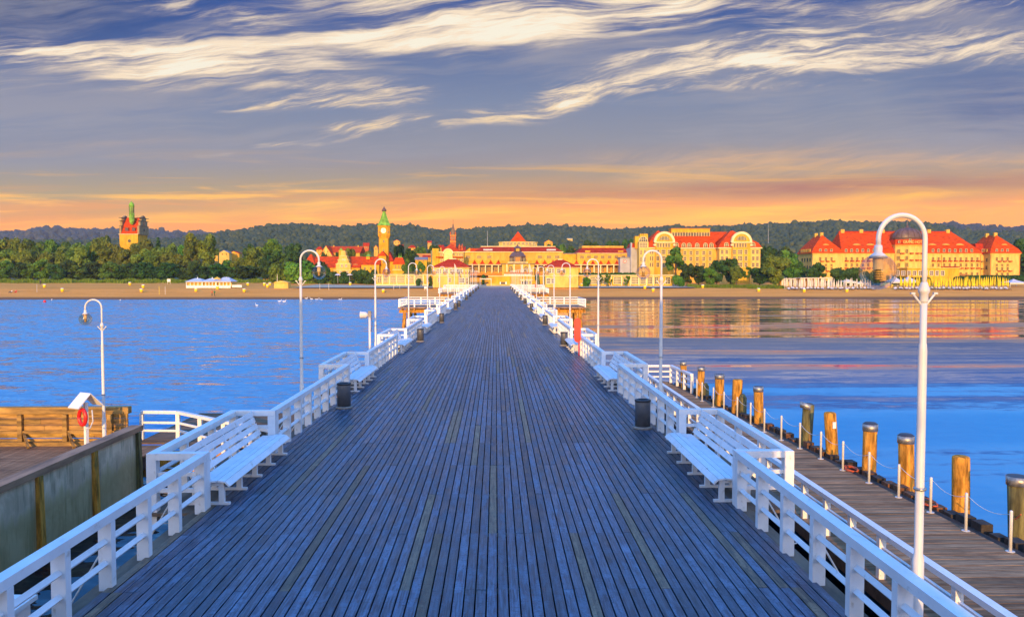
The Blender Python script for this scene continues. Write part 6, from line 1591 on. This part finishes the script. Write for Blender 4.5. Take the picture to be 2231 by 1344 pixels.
T = [(420, 44, 506, 600, 316, 'tall', 'tallest olive tree of the left wood, left half of the twin crown'), (455, 46, 509, 600, 314, 'tall', 'right half of the tall twin crowned olive tree'),
     (555, 50, 536, 605, 312, 'olive', 'layered olive tree right of the distant row of houses'), (545, 40, 530, 600, 330, 'dark', 'dark tree behind the layered olive tree'), (600, 64, 519, 600, 326, 'green', 'broad high green tree left of the red roofs'), (640, 46, 529, 600, 322, 'dark', 'dark green tree right of the broad high green tree'),
     (578, 36, 560, 608, 306, 'dark', 'dark tree below the broad green tree'), (522, 34, 560, 606, 322, 'olive', 'olive tree in the gap before the distant houses'),
     (610, 60, 568, 616, 290, 'bush', 'large light green bush behind the white beach shed'), (648, 74, 565, 617, 286, 'bush', 'widest light green bush left of the first left lamp'), (690, 56, 568, 616, 288, 'dbush', 'dark shrub under the first left lamp globe'), (706, 40, 580, 616, 284, 'dbush', 'dark shrub right of the first left lamp globe'),
     (728, 26, 591, 612, 280, 'dbush', 'small dark shrub left of the stepped gable foot'), (752, 28, 590, 612, 280, 'dbush', 'round dark shrub below the stepped gable'), (785, 40, 586, 612, 280, 'dbush', 'wide dark shrub right of the stepped gable'), (808, 34, 586, 613, 278, 'dbush', 'dark shrub beside the left beach arcade'),
     (705, 22, 548, 580, 318, 'dark', 'dark tree in front of the pale gable end house'), (764, 36, 540, 575, 312, 'olive', 'brownish tree behind the stepped gable'), (796, 30, 546, 575, 310, 'olive', 'olive tree left of the light tower'), (735, 14, 548, 575, 315, 'dark', 'narrow tree between two red roofs'),
     (870, 36, 532, 575, 330, 'dark', 'dark tree right of the light tower'), (892, 40, 540, 575, 322, 'dark', 'dark tree midway between light tower and modern block'), (918, 42, 536, 570, 345, 'green', 'green tree behind the orange roof'), (945, 34, 533, 570, 350, 'dark', 'dark tree left of the brick church'), (888, 22, 562, 600, 276, 'green', 'green tree behind the roof fence of the left arcade'), (914, 26, 568, 600, 275, 'green', 'green shrub tree behind the right end of the roof fence'),
     (912, 14, 606, 620, 262, 'dbush', 'small dark shrub before the left beach arcade'), (938, 10, 600, 624, 258, 'dbush', 'slim shrub against the left gate pavilion'), (1053, 14, 597, 616, 275, 'dbush', 'round clipped shrub left of the terrace'), (1171, 12, 596, 616, 275, 'dbush', 'round clipped shrub right of the terrace'),
     (1240, 50, 535, 575, 345, 'dark', 'dark tree behind the link of the spa house'), (1204, 40, 531, 560, 380, 'dark', 'dark tree right of the pyramid roof'), (1222, 34, 530, 560, 400, 'green', 'green tree far right of the pyramid roof'), (1290, 60, 522, 560, 400, 'dark', 'dark tree behind the parapet of the spa house'), (1340, 50, 524, 560, 395, 'dark', 'dark tree left of the arched hotel'), (1372, 40, 520, 560, 390, 'dark', 'dark tree touching the arched hotel'),
     (1276, 22, 602, 625, 258, 'bush', 'bright bush at the left end of the right arcade'), (1308, 18, 597, 626, 257, 'airy', 'young tree before the right arcade, left one of the pair'), (1325, 18, 597, 626, 257, 'airy', 'young tree before the right arcade, right one of the pair'), (1367, 16, 600, 627, 256, 'airy', 'single young tree before the right arcade'),
     (1472, 58, 536, 612, 270, 'airy', 'light airy tree before the first arched gable'), (1497, 36, 574, 615, 262, 'dark', 'dark tree at the foot of the airy tree'), (1476, 26, 598, 622, 258, 'bush', 'light green bush at the right end of the arcade'), (1522, 44, 578, 617, 263, 'dark', 'dark round tree midway before the arched hotel'), (1561, 46, 566, 616, 266, 'dark', 'dark tree left half of the pair before the second arch'), (1592, 54, 562, 616, 267, 'dark', 'broad dark tree before the second arched gable'), (1545, 34, 582, 620, 258, 'green', 'green bush like tree in front of the dark pair'), (1604, 32, 578, 618, 257, 'olive', 'olive small tree in front of the second arched gable'), (1632, 26, 580, 612, 264, 'airy', 'thin tree at the right corner of the arched hotel'), (1655, 44, 582, 618, 262, 'dark', 'low dark tree right of the arched hotel'),
     (1688, 62, 552, 626, 258, 'olive', 'round olive tree standing alone on the sand'), (1726, 52, 544, 604, 285, 'green', 'green tree left of the long hotel'), (1702, 60, 536, 600, 300, 'dark', 'dark tree between the two hotels'), (1672, 50, 535, 600, 305, 'dark', 'dark tree right behind the arched hotel'), (1740, 36, 565, 606, 284, 'dark', 'dark tree at the left corner of the long hotel'),
     (1776, 46, 571, 612, 276, 'dark', 'dark tree before the left wing of the long hotel'), (1828, 52, 582, 612, 272, 'dbush', 'round dark shrub left of the large lamp globe'), (1858, 56, 581, 613, 271, 'dbush', 'wide dark shrub behind the large lamp globe'), (1896, 44, 588, 613, 271, 'dbush', 'dark shrub right behind the large lamp globe'),
     (2236, 60, 560, 606, 318, 'dark', 'dark tree at the right picture edge'), (2222, 40, 518, 600, 340, 'dark', 'tall dark tree right behind the right wing'), (2150, 60, 512, 560, 345, 'dark', 'dark tree behind the recess of the long hotel')]
for t in T: tree(*t)
# clipped hedges before the long hotel
def hedge(pts, Y, label):
    lobes = []
    for px, yt, r in pts:
        a = at(px, yt, Y); lobes.append((a.x, Y+rnd.uniform(-1, 1), a.z-r*0.9, r))
    me = crown_mesh('hedge', lobes, len(pts)*520, 0.5, leaf_dark, len(pts)); o = bpy.data.objects.new('hedge', me); C.objects.link(o); tag(o, label, 'hedge')
    mb = MB()
hedge([(2086+i*6.5, 603.5-2.5*math.sin(min(1, i/6)*1.5), 1.35) for i in range(25)], 280, 'long dark clipped hedge before the right wing of the long hotel')
hedge([(1946+i*6.5, 605.5, 1.2) for i in range(13)], 276, 'low dark hedge behind the two grey tents')
hedge([(1262+i*7, 595.5, 0.7) for i in range(18)], 265, 'green planting along the roof of the right arcade')

# dune grass as blades
def grass(name, spans, n, label, h=0.75):
    r = np.random.default_rng(len(spans)+n); V = []; T_ = []
    wsum = sum(s[1]-s[0] for s in spans)
    for a, b, y0, y1, dY in spans:
        k = int(n*(b-a)/wsum); px = r.uniform(a, b, k); Y = r.uniform(y0, y1, k)+dY*np.sin(px*0.11)*2
        X = (px-1080)/1800*Y; z = ground(X, Y)
        hh = h*(0.5+0.8*r.random(k))*(0.65+0.5*np.sin(px*0.19+Y)*np.sin(px*0.07)); w = 0.10+0.10*r.random(k); le = r.normal(scale=0.25, size=(k, 2))
        th = r.uniform(0, 3.14, k); cx, cy = np.cos(th)*w, np.sin(th)*w
        V.append(np.stack([np.stack([X-cx, Y-cy, z-0.05], -1), np.stack([X+cx, Y+cy, z-0.05], -1), np.stack([X+le[:, 0], Y+le[:, 1], z+hh], -1)], 1)); T_.append(np.clip(r.random(k), 0, .99))
    V = np.concatenate(V); t = np.concatenate(T_); me = bpy.data.meshes.new(name); me.from_pydata(V.reshape(-1, 3).tolist(), [], np.arange(len(V)*3).reshape(-1, 3).tolist())
    col = np.repeat(np.repeat(t, 3)[:, None], 4, 1).astype(np.float32); a_ = me.color_attributes.new('tone', 'FLOAT_COLOR', 'POINT'); a_.data.foreach_set('color', col.ravel()); me.materials.append(grassm)
    o = bpy.data.objects.new(name, me); C.objects.link(o); tag(o, label, 'grass', kind='stuff'); return o
grass('dune_grass', [(-60, 412, 288, 298, 0.6), (500, 600, 289, 297, 0.5), (640, 830, 284, 296, 0.7)], 52000, 'green dune grass along the back of the left beach', 1.25)
grass('dune_grass', [(1500, 1640, 249, 262, 0.3), (1632, 1712, 246, 256, 0.3)], 22000, 'olive grass mounds below the trees of the right beach', 0.8)
o = MB().add([(x_, y_, float(ground(np.float64(x_), np.float64(y_)))+0.25) for x_, y_ in [(X_(1480, 250), 250), (X_(1640, 251), 251), (X_(1640, 253), 253), (X_(1480, 252), 252)]], [(0, 1, 2, 3)]).build('planting_kerb', darkrub); tag(o, kind='structure')

# ------------------------------------------------------------------ things on the beach
def kiosk():
    p = gt(455, 627.5); Y = p.y; s = Y/1800
    root = thing('beach_kiosk', 'white beach kiosk with three pale hipped roofs and open verandas', 'kiosk', tuple(p))
    X = lambda q: X_(q, Y); Z = lambda q: Z_(q, Y, 455); d = 6
    for i, (a, b) in enumerate(((405, 440), (440, 470), (470, 502))):
        MB().box(X(a), X(b), Y+1.2, Y+d, Z(628), Z(613.5)).build('back_wall', cream_pale, root)
        for q in np.linspace(a+0.6, b-0.6, 5): MB().box(X(q)-0.08, X(q)+0.08, Y, Y+0.16, Z(628), Z(613.5)).build('veranda_post', white, root)
        MB().box(X(a), X(b), Y+0.02, Y+0.12, Z(627.5), Z(622)).build('veranda_rail', white, root)
        MB().box(X(a), X(b), Y+0.02, Y+0.12, Z(615), Z(613.5)).build('veranda_beam', white, root)
        hip('roof', M('pale_metal_roof', (0.55, 0.56, 0.62), 0.4, 0.06, 2), root, X(a), X(b), Y-0.1, Y+d, Z(613.5), Z(606.5 if i < 2 else 604), X(a+(b-a)*0.33), X(a+(b-a)*0.67), Y+d*0.5, 0.35)
        q = (a+b)/2; MB().lathe([(0.35, Z(607.5)), (0.12, Z(605.5)), (0.02, Z(603))], (X(q), Y+d*0.5, 0), 8).build('roof_finial', white, root)
    MB().prism([(X(463), Z(608.5)), (X(481), Z(608.5)), (X(472), Z(603.5))], Y+0.3, Y+1.0).build('roof_gable', cream_pale, root)
    MB().box(X(502), X(524), Y+1, Y+1.1, Z(626), Z(621)).build('side_fence', white, root)
kiosk()
p = gt(612, 628.5); Y = p.y
simple_house('small cream beach shed with a flat gabled roof', 597, 627.5, 611.5, 615.5, 628.5, Y, 3.5, cream_pale, cream_pale, 'Y', name='beach_shed', cat='shed')
p = gt(1936, 632.5); simple_house('pale hut with a yellow gabled roof below the large lamp globe', 1928, 1946, 615.5, 622.5, 633, 252, 2.6, cream_pale, yellow_fab, 'Y', name='beach_hut', cat='hut')
def pagoda(px0, px1, yt, ye, yb, Y, label, mat=greyfab):
    root = thing('pagoda_tent', label, 'tent', (X_((px0+px1)/2, Y), Y, Z_(yb, Y, px0)), 'pagoda tents')
    X = lambda q: X_(q, Y); Z = lambda q: Z_(q, Y, px0); d = (px1-px0)*Y/1800; x0, x1 = X(px0), X(px1); cx = (x0+x1)/2; cy = Y+d/2
    mb = MB(); prof = [(1.0, 0), (0.55, 0.36), (0.25, 0.66), (0.03, 1.0)]; h = Z(yt)-Z(ye)
    mb.lathe([(d*0.707*r, z*h) for r, z in prof], (0, 0, 0), 4, 0, math.pi/4); mb.v = [(cx+x, cy+y, Z(ye)+z) for x, y, z in mb.v]; mb.build('canopy', mat, root)
    MB().box(x0, x1, Y-0.03, Y+0.02, Z(ye+3), Z(ye)).build('valance', white_fab, root)
    for x in (x0+0.1, x1-0.1):
        for y in (Y+0.1, Y+d-0.1): MB().box(x-0.06, x+0.06, y-0.06, y+0.06, Z(yb), Z(ye)).build('pole', white_lamp, root)
    return root
pagoda(1942, 1971, 602, 614, 631, 258, 'grey peaked tent, left one of the pair right of the large globe'); pagoda(1971, 2004, 602, 613.5, 631, 257, 'grey peaked tent, right one of the pair right of the large globe'); pagoda(2201, 2240, 608, 616, 632, 256, 'grey peaked tent at the right picture edge')
pagoda(1838, 1868, 608.5, 614, 631, 256, 'white peaked tent left of the large lamp globe', white_fab); pagoda(1868, 1894, 613, 617, 632, 254, 'low white tent touching the large lamp globe', white_fab)
def wpav(px0, px1, yt, yb, Y, label, n):
    root = thing('beach_bar', label, 'pavilion', (X_((px0+px1)/2, Y), Y, Z_(yb, Y, px0)))
    X = lambda q: X_(q, Y); Z = lambda q: Z_(q, Y, px0)
    MB().box(X(px0)-0.2, X(px1)+0.2, Y-0.3, Y+5, Z(yt+1.5), Z(yt)).build('roof', white_fab, root)
    MB().box(X(px0), X(px1), Y+4.6, Y+4.8, Z(yb), Z(yt+1.5)).build('back_wall', cream_pale, root)
    for i in range(n+1): q = px0+(px1-px0)*i/n; MB().box(X(q)-0.09, X(q)+0.09, Y, Y+0.18, Z(yb), Z(yt+1.5)).build('post', white, root)
    for i in range(0, n, 2): q = px0+(px1-px0)*(i+0.5)/n; MB().box(X(q)-(px1-px0)/n*Y/1800*0.36, X(q)+(px1-px0)/n*Y/1800*0.36, Y+0.3, Y+0.36, Z(yb-1), Z(yt+1.6)).build('curtain', white_fab, root)
    MB().box(X(px0)-0.5, X(px1)+0.5, Y-1.0, Y+5, Z(yb+1), Z(yb)).build('floor', timber, root)
wpav(1745, 1813, 605, 627, 258, 'long white beach bar with curtains and a flat roof', 9)
wpav(1704, 1738, 606.5, 626, 262, 'short white beach bar left of the long curtained one', 8)
def parasol(px, py, h, mat, label, group):
    p = gt(px, py, 225, 320); k = (mat.name,)
    if k not in TP:
        r = thing('parasol', label, 'parasol', tuple(p), group)
        MB().tube([p, p+Vector((0, 0, 2.9))], 0.035, 6).build('pole', white_lamp, r)
        MB().lathe([(0.10, 0.75), (0.24, 0.95), (0.23, 1.6), (0.14, 2.4), (0.05, 2.95), (0.01, 3.1)], tuple(p), 9).build('canopy', mat, r)
        MB().box(p.x-0.3, p.x+0.3, p.y-0.3, p.y+0.3, p.z-0.05, p.z+0.08).build('foot', bin_base, r)
        TP[k] = r; r.scale = (1, 1, h/3.1); return r
    c = copy_tree(TP[k]); c.location = p; c.scale = (rnd.uniform(0.85, 1.15), 1, h/3.1); c['label'] = label; c.rotation_euler.z = rnd.uniform(0, 3); return c
r3 = random.Random(12)
for i in range(64):
    px = 1962+i*3.75+r3.uniform(-1.4, 1.4)
    if px > 2199: break
    parasol(px, 629.5+r3.uniform(-2.0, 2.2), r3.uniform(3.1, 3.9)*(1.18 if r3.random() < 0.15 else 1), yellow_fab, 'closed yellow parasol in the long row below the hotel hedge', 'closed yellow parasols')
for i in range(34):
    px = 1708+i*5.7+r3.uniform(-2, 2)
    if px > 1902: break
    parasol(px, 629.5+r3.uniform(-1.0, 2.4), r3.uniform(2.7, 3.5), white_fab, 'closed white parasol in the row before the white beach bars', 'closed white parasols')
lng = None
for i in range(74):
    px = 1720+i*6.6+r3.uniform(-2, 2)
    if px > 2200 or 1908 < px < 1946: continue
    p = gt(px, 631.5+r3.uniform(-0.8, 1.0), 225, 320)
    lab = 'dark beach lounger on the sand among the closed parasols'
    if lng is None:
        lng = thing('beach_lounger', lab, 'lounger', tuple(p), 'beach loungers')
        MB().box(p.x-0.32, p.x+0.32, p.y-0.9, p.y+0.5, p.z+0.30, p.z+0.40).build('seat', darkm, lng)
        MB().hexa([(p.x-0.32, p.y+0.5, p.z+0.3), (p.x+0.32, p.y+0.5, p.z+0.3), (p.x+0.32, p.y+0.95, p.z+0.75), (p.x-0.32, p.y+0.95, p.z+0.75), (p.x-0.32, p.y+0.5, p.z+0.4), (p.x+0.32, p.y+0.5, p.z+0.4), (p.x+0.32, p.y+0.92, p.z+0.85), (p.x-0.32, p.y+0.92, p.z+0.85)]).build('backrest', greyfab, lng)
        for dx_ in (-0.28, 0.28):
            for dy_ in (-0.8, 0.4): MB().box(p.x+dx_-0.03, p.x+dx_+0.03, p.y+dy_-0.03, p.y+dy_+0.03, p.z-0.02, p.z+0.30).build('leg', darkm, lng)
    else:
        c = copy_tree(lng); c.location = p; c.rotation_euler.z = r3.uniform(-0.6, 0.6)
# yellow beach bins
bb = None
for px, py, lab in ((97, 627, 'nearest the left bush edge'), (136, 636, 'near the waterline on the far left'), (283, 622, 'below the left tower'), (312, 628, 'upper one right of the tower'), (308, 637, 'lower one right of the tower'), (427, 636, 'in front of the kiosk'), (474, 631, 'at the right end of the kiosk'), (532, 637, 'midway between kiosk and shed'), (540, 623, 'above the midway one, under the trees'), (576, 623, 'left of the beach shed'), (583, 627, 'just left of the beach shed, lower one'), (588, 622.5, 'just left of the beach shed, upper one'), (763, 622, 'below the stepped gable'), (835, 638, 'left of the third left lamp'), (1405, 630, 'below the arcade, left one'), (1423, 636, 'below the arcade, right one'), (1531, 628, 'below the grass mound'), (1653, 636, 'below the round olive tree'), (1267, 625, 'beside the right gate pavilion'), (1752, 637, 'below the long white beach bar'), (1845, 637, 'below the white peaked tent')):
    p = gt(px, py); lab = 'small yellow beach bin on the sand, '+lab
    if bb is None:
        bb = thing('beach_bin', lab, 'litter bin', tuple(p), 'yellow beach bins')
        MB().lathe([(0.36, 0.02), (0.42, 0.5), (0.44, 0.95)], tuple(p), 12).build('barrel', yellow_fab, bb, True)
        MB().lathe([(0.47, 0.93), (0.47, 1.0), (0.30, 1.08)], tuple(p), 12).build('rim', white, bb)
    else: c = copy_tree(bb); c.location = p; c['label'] = lab
# posts and boards
def post(px, y0, y1, label, name='beach_post', r=0.05, mat=white_lamp, cat='post'):
    p = gt(px, y1); s = p.y/1800
    o = MB().lathe([(r, -0.3), (r, (y1-y0)*s*0.97), (r*0.6, (y1-y0)*s)], tuple(p), 8).build(name, mat); tag(o, label, cat); return o
for px, y0, y1, lab in ((697, 617, 631, 'left white volleyball post below the first left lamp'), (716.5, 617, 632, 'second thin white volleyball post right of the lamp'), (858, 617, 631, 'thin white post left of the third left lamp top'), (871, 619, 630, 'thin white post right beside the third left lamp top'), (347, 623, 642, 'yellow pole among three poles left of the kiosk'), (360, 624, 642, 'white pole among three poles left of the kiosk'), (80.5, 620, 637, 'blue grey pole at the far left of the beach')): post(px, y0, y1, lab, mat=yellow_fab if 'yellow' in lab else (greyfab if 'blue' in lab else white_lamp))
def board(px, py0, py1, w, label):
    p = gt(px, py1); s = p.y/1800; h = (py1-py0)*s; root = thing('notice_board', label, 'sign', tuple(p))
    for sx in (-1, 1): MB().box(p.x+sx*w*s*0.4-0.04, p.x+sx*w*s*0.4+0.04, p.y-0.04, p.y+0.04, p.z-0.2, p.z+h).build('leg', white_lamp, root)
    MB().box(p.x-w*s/2, p.x+w*s/2, p.y-0.09, p.y-0.045, p.z+h*0.45, p.z+h).build('panel', white, root)
board(368, 608, 619, 7, 'white notice board among the dune grass left of the kiosk'); board(927, 624, 633, 5, 'small white notice board left of the left gate pavilion'); board(1191+51, 640, 640.1, 0.1, 'tiny') if False else None
# people, swans, buoys
def skinned(name, joints, bones, mat_fn, mats, loc, rot=0.0, scale=1.0):
    me = bpy.data.meshes.new(name); me.from_pydata([j[0] for j in joints], bones, []); me.update()
    o = bpy.data.objects.new(name, me); C.objects.link(o)
    sk = o.modifiers.new('skin', 'SKIN'); sk.use_smooth_shade = True
    for v, j in zip(me.skin_vertices[0].data, joints): v.radius = (j[1], j[1]); v.use_root = False
    me.skin_vertices[0].data[0].use_root = True
    sb = o.modifiers.new('sub', 'SUBSURF'); sb.levels = 1; sb.render_levels = 1
    dg = bpy.context.evaluated_depsgraph_get(); dg.update()
    nm = bpy.data.meshes.new_from_object(o.evaluated_get(dg)); nm.name = name
    o.modifiers.clear(); o.data = nm
    nm.materials.clear()
    for m in mats: nm.materials.append(m)
    for p in nm.polygons: p.material_index = mat_fn(p.center); p.use_smooth = True
    o.location = loc; o.rotation_euler.z = rot; o.scale = (scale,)*3
    return o
def person(loc, rot, top, legs, label, stride=0.0, sit=False):
    if not sit:
        J = [((0, 0, .95), .13), ((0, 0, 1.15), .125), ((0, 0, 1.38), .15), ((0, 0, 1.50), .055), ((0, .01, 1.60), .085), ((0, .02, 1.70), .09),
             ((.19, 0, 1.40), .06), ((.24, -.05-stride*.4, 1.13), .045), ((.25, .06-stride*.4, .88), .035), ((-.19, 0, 1.40), .06), ((-.24, -.05+stride*.4, 1.13), .045), ((-.25, .06+stride*.4, .88), .035),
             ((.10, 0, .90), .095), ((.10, stride*.5+.02, .50), .065), ((.10, stride*.8-.05, .09), .045), ((.10, stride*.8+.12, .04), .04),
             ((-.10, 0, .90), .095), ((-.10, -stride*.5+.02, .50), .065), ((-.10, -stride*.9-.05, .09), .045), ((-.10, -stride*.9+.12, .04), .04)]
        f = lambda c: 2 if c.z > 1.47 or (abs(c.x) > .2 and c.z < 1.02) else (0 if c.z > .93 else (1 if c.z > .1 else 2))
    else:
        J = [((0, 0, .12), .14), ((0, -.06, .35), .125), ((0, -.12, .58), .15), ((0, -.12, .70), .055), ((0, -.10, .80), .085), ((0, -.09, .90), .09),
             ((.19, -.12, .60), .06), ((.28, -.02, .36), .045), ((.18, .2, .33), .035), ((-.19, -.12, .60), .06), ((-.28, -.02, .36), .045), ((-.18, .2, .33), .035),
             ((.10, .05, .13), .095), ((.12, .42, .36), .065), ((.12, .72, .09), .045), ((.12, .86, .05), .04),
             ((-.10, .05, .13), .095), ((-.12, .42, .36), .065), ((-.12, .72, .09), .045), ((-.12, .86, .05), .04)]
        f = lambda c: 2 if c.z > .68 else (0 if c.z > .26 and c.y < .15 else 1)
    B = [(0, 1), (1, 2), (2, 3), (3, 4), (4, 5), (2, 6), (6, 7), (7, 8), (2, 9), (9, 10), (10, 11), (0, 12), (12, 13), (13, 14), (14, 15), (0, 16), (16, 17), (17, 18), (18, 19)]
    o = skinned('person', J, B, f, [top, legs, skin], loc, rot); tag(o, label, 'person')
    h = MB().lathe([(.06, -.03), (.098, .0), (.10, .05), (.07, .10), (0, .115)], (0, 0, 0), 10)
    hd = J[5][0]; h.v = [(x, y*1.1+hd[1]-.015, z+hd[2]-.005) for x, y, z in h.v]; hm = h.build('hair', M('dark_hair', (0.05, 0.03, 0.02), 0.6, 0.1, 10), None, True); hm.parent = o
    return o
person(gt(462, 645.5), 1.2, M('orange_cloth', (0.70, 0.16, 0.03), 0.8, 0.05, 8), cloth_d, 'person in orange walking on the wet sand below the kiosk', 0.28)
person(gt(467.5, 645.5), 1.2, cloth_g, cloth_d, 'person in green walking beside the one in orange', 0.24)
person(gt(25, 638), 2.6, white_fab, cloth_d, 'person in white sitting on the sand at the far left', sit=True)
person(gt(35, 638), 2.9, cloth_r, cloth_r, 'person in red sitting on the sand at the far left', sit=True)
person(gt(88, 621), 0.3, cloth_d, cloth_d, 'person in dark clothes standing at the dune grass, far left', 0.1)
person(gt(1412, 626.5), 0.3, cloth_d, cloth_d, 'person in dark clothes standing before the right arcade', 0.1) if False else None
def swan(px, py, label, z=None, rot=0.0):
    p = gt(px, py) if z is None else gp(px, py, z)
    J = [((0, 0, .22), .19), ((-.30, 0, .24), .20), ((-.62, 0, .30), .10), ((-.80, 0, .36), .03), ((.28, 0, .25), .13), ((.40, 0, .42), .055), ((.40, 0, .64), .05), ((.44, 0, .82), .05), ((.53, 0, .86), .055), ((.66, 0, .82), .022)]
    o = skinned('swan', J, [(0, 1), (1, 2), (2, 3), (0, 4), (4, 5), (5, 6), (6, 7), (7, 8), (8, 9)], lambda c: 1 if c.x > .60 else 0, [feather, beak], p-Vector((0, 0, 0.08)), rot, 0.72)
    tag(o, label, 'swan', 'swans at the shore')
for px, py, lab, rot, z in ((668, 651, 'swan at the waterline left of the first left lamp pole', 0.4, None), (678, 652, 'second swan at the waterline, right of the first left lamp', 2.9, None), (691, 653, 'swan at the waterline, left of the pecking pair', 0.2, None), (699, 653.5, 'rightmost of the four swans at the waterline', 3.0, None), (742, 653, 'single swan at the waterline right of the group', 0.3, None), (610, 657, 'swan swimming close inshore, left one of two', 0.1, ZW), (620, 657.5, 'swan swimming close inshore, right one of two', 0.3, ZW), (559, 666, 'lone swan swimming farther out from the shore', 2.5, ZW)):
    swan(px, py, lab, z, rot)
def buoy(px, py, r, mat, label):
    p = gp(px, py, ZW); root = MB().lathe([(0.02, -0.3)]+[(r*math.sin(math.pi*t/12), r*0.7-r*math.cos(math.pi*t/12)) for t in range(1, 11)]+[(r*0.2, r*1.75), (r*0.1, r*1.95), (0, r*1.97)], tuple(p), 16).build('buoy', mat, None, True); tag(root, label, 'buoy', 'buoys off the beach')
buoy(97.5, 659, 0.34, red_paint, 'red ball buoy on the water at the far left'); buoy(113, 653.5, 0.14, white, 'tiny white buoy right of the red one'); buoy(262, 654.5, 0.14, white, 'tiny white buoy below the left tower')
# flags at the pier end
def flag(px, yb, yt, yf, w, label, Y):
    p = at(px, yb, Y); s = Y/1800; root = thing('flagpole', label, 'flagpole', tuple(p), 'flagpoles at the pier end')
    MB().tube([p-Vector((0, 0, 1)), p+Vector((0, 0, (yb-yt)*s))], [0.05, 0.03], 8).build('pole', white_lamp, root)
    z1 = p.z+(yb-yt)*s-0.1; z0 = p.z+(yb-yf)*s; n = 8; vs = []
    for j in range(n+1):
        t = j/n
        for i in range(5):
            u = i/4; vs.append((p.x+0.04+u*w*s*(0.35+0.65*t), p.y+0.12*math.sin(u*5+t*3), z1-(z1-z0)*t-u*0.5*(1-t)))
    mb = MB().add(vs, [(j*5+i, j*5+i+1, j*5+5+i+1, j*5+5+i) for j in range(n) for i in range(4)]); f = mb.build('flag', white_fab, root, True)
    m_ = f.modifiers.new('thick', 'SOLIDIFY'); m_.thickness = 0.01
flag(990, 612, 574, 593, 7, 'flagpole with a white flag before the left gate pavilion', 238); flag(1028.5, 618, 574, 592, 3, 'flagpole with a furled white flag right of the left gate pavilion', 240); flag(1135, 620, 576, 595, 8, 'flagpole with a white flag, first from the left before the portico', 240); flag(1153, 620, 574, 595, 6, 'flagpole with a white flag, second from the left before the portico', 240); flag(1172, 620, 577, 594, 3, 'flagpole with a furled white flag, third from the left before the portico', 240); flag(1183, 620, 583, 595, 4, 'short flagpole with a bluish flag beside the right gate pavilion', 240)
# end of the pier: awning, kiosk and low wall
Y = 262
root = thing('entrance_awning', 'pale flat awning on thin posts at the left of the pier end', 'awning', (X_(1058, Y), Y, Z_(623, Y)))
MB().box(X_(1045, Y), X_(1071, Y), Y, Y+4, Z_(609, Y), Z_(606.5, Y)).build('roof', white_fab, root)
for px in (1046, 1070): MB().box(X_(px, Y)-0.07, X_(px, Y)+0.07, Y+0.1, Y+0.24, Z_(623, Y), Z_(609, Y)).build('post', white, root)
root = thing('ticket_kiosk', 'small pale ticket kiosk with dark windows at the right of the pier end', 'kiosk', (X_(1147, Y), Y, Z_(622, Y)))
MB().box(X_(1135, Y), X_(1160, Y), Y, Y+3, Z_(624, Y), Z_(611, Y)).build('wall', cream_pale, root)
MB().box(X_(1133, Y), X_(1162, Y), Y-0.4, Y+3.2, Z_(611, Y), Z_(608.5, Y)).build('roof', trim, root)
for px in (1138.5, 1144, 1149, 1155): win(root, px, 616, 3.6, 6, Y, 1, 2, fm=white, gm=glassd)
root = thing('information_wall', 'low pale wall with a dark panel closing the pier end', 'wall', (X_(1098, Y), Y, Z_(624, Y)))
MB().box(X_(1060, Y), X_(1140, Y), Y+1, Y+1.3, Z_(625, Y), Z_(618.5, Y)).build('wall', cream_pale, root)
MB().box(X_(1089, Y), X_(1104, Y), Y+0.9, Y+0.99, Z_(619, Y), Z_(614.5, Y)).build('panel', darkm, root)
for a, b in ((1089, 1091), (1101, 1104)): MB().box(X_(a, Y), X_(b, Y), Y+0.82, Y+0.89, Z_(619.5, Y), Z_(614, Y)).build('panel_frame', white, root)
p = at(1168.5, 624, 170)
o = MB().box(X_(1165.5, 178), X_(1171, 178), 178.0, 178.06, Z_(627, 178), Z_(620, 178)).build('red_notice', red_paint); tag(o, 'small red notice on the second right platform railing', 'sign')
for px, w, Y, m, lab in ((736, 12, 278, greyfab, 'grey garden parasol by the dark shrubs below the gable'), (762, 14, 278, white_fab, 'pale garden parasol right of the grey one below the gable')):
    p = at(px, 612, Y); root = thing('garden_parasol', lab, 'parasol', tuple(p))
    MB().tube([p-Vector((0, 0, .8)), p+Vector((0, 0, 2.4))], 0.04, 6).build('pole', white_lamp, root)
    MB().lathe([(1.1, 1.9), (0.6, 2.25), (0, 2.45)], tuple(p), 8).build('canopy', m, root)

# ------------------------------------------------------------------ haze
hm = bpy.data.materials.new('pale_haze'); hm.use_nodes = True
T = NT(hm.node_tree); T.n.clear(); out = T.node('ShaderNodeOutputMaterial'); pvn = T.node('ShaderNodeVolumePrincipled')
pvn.inputs['Color'].default_value = (0.84, 0.84, 0.88, 1); pvn.inputs['Density'].default_value = 0.00012; pvn.inputs['Anisotropy'].default_value = 0.2
T.l.new(pvn.outputs[0], out.inputs['Volume'])
o = MB().box(-1750, 1750, -450, 2250, -45, 190).build('haze', hm); tag(o, kind='stuff')
sc.cycles.volume_bounces = 0
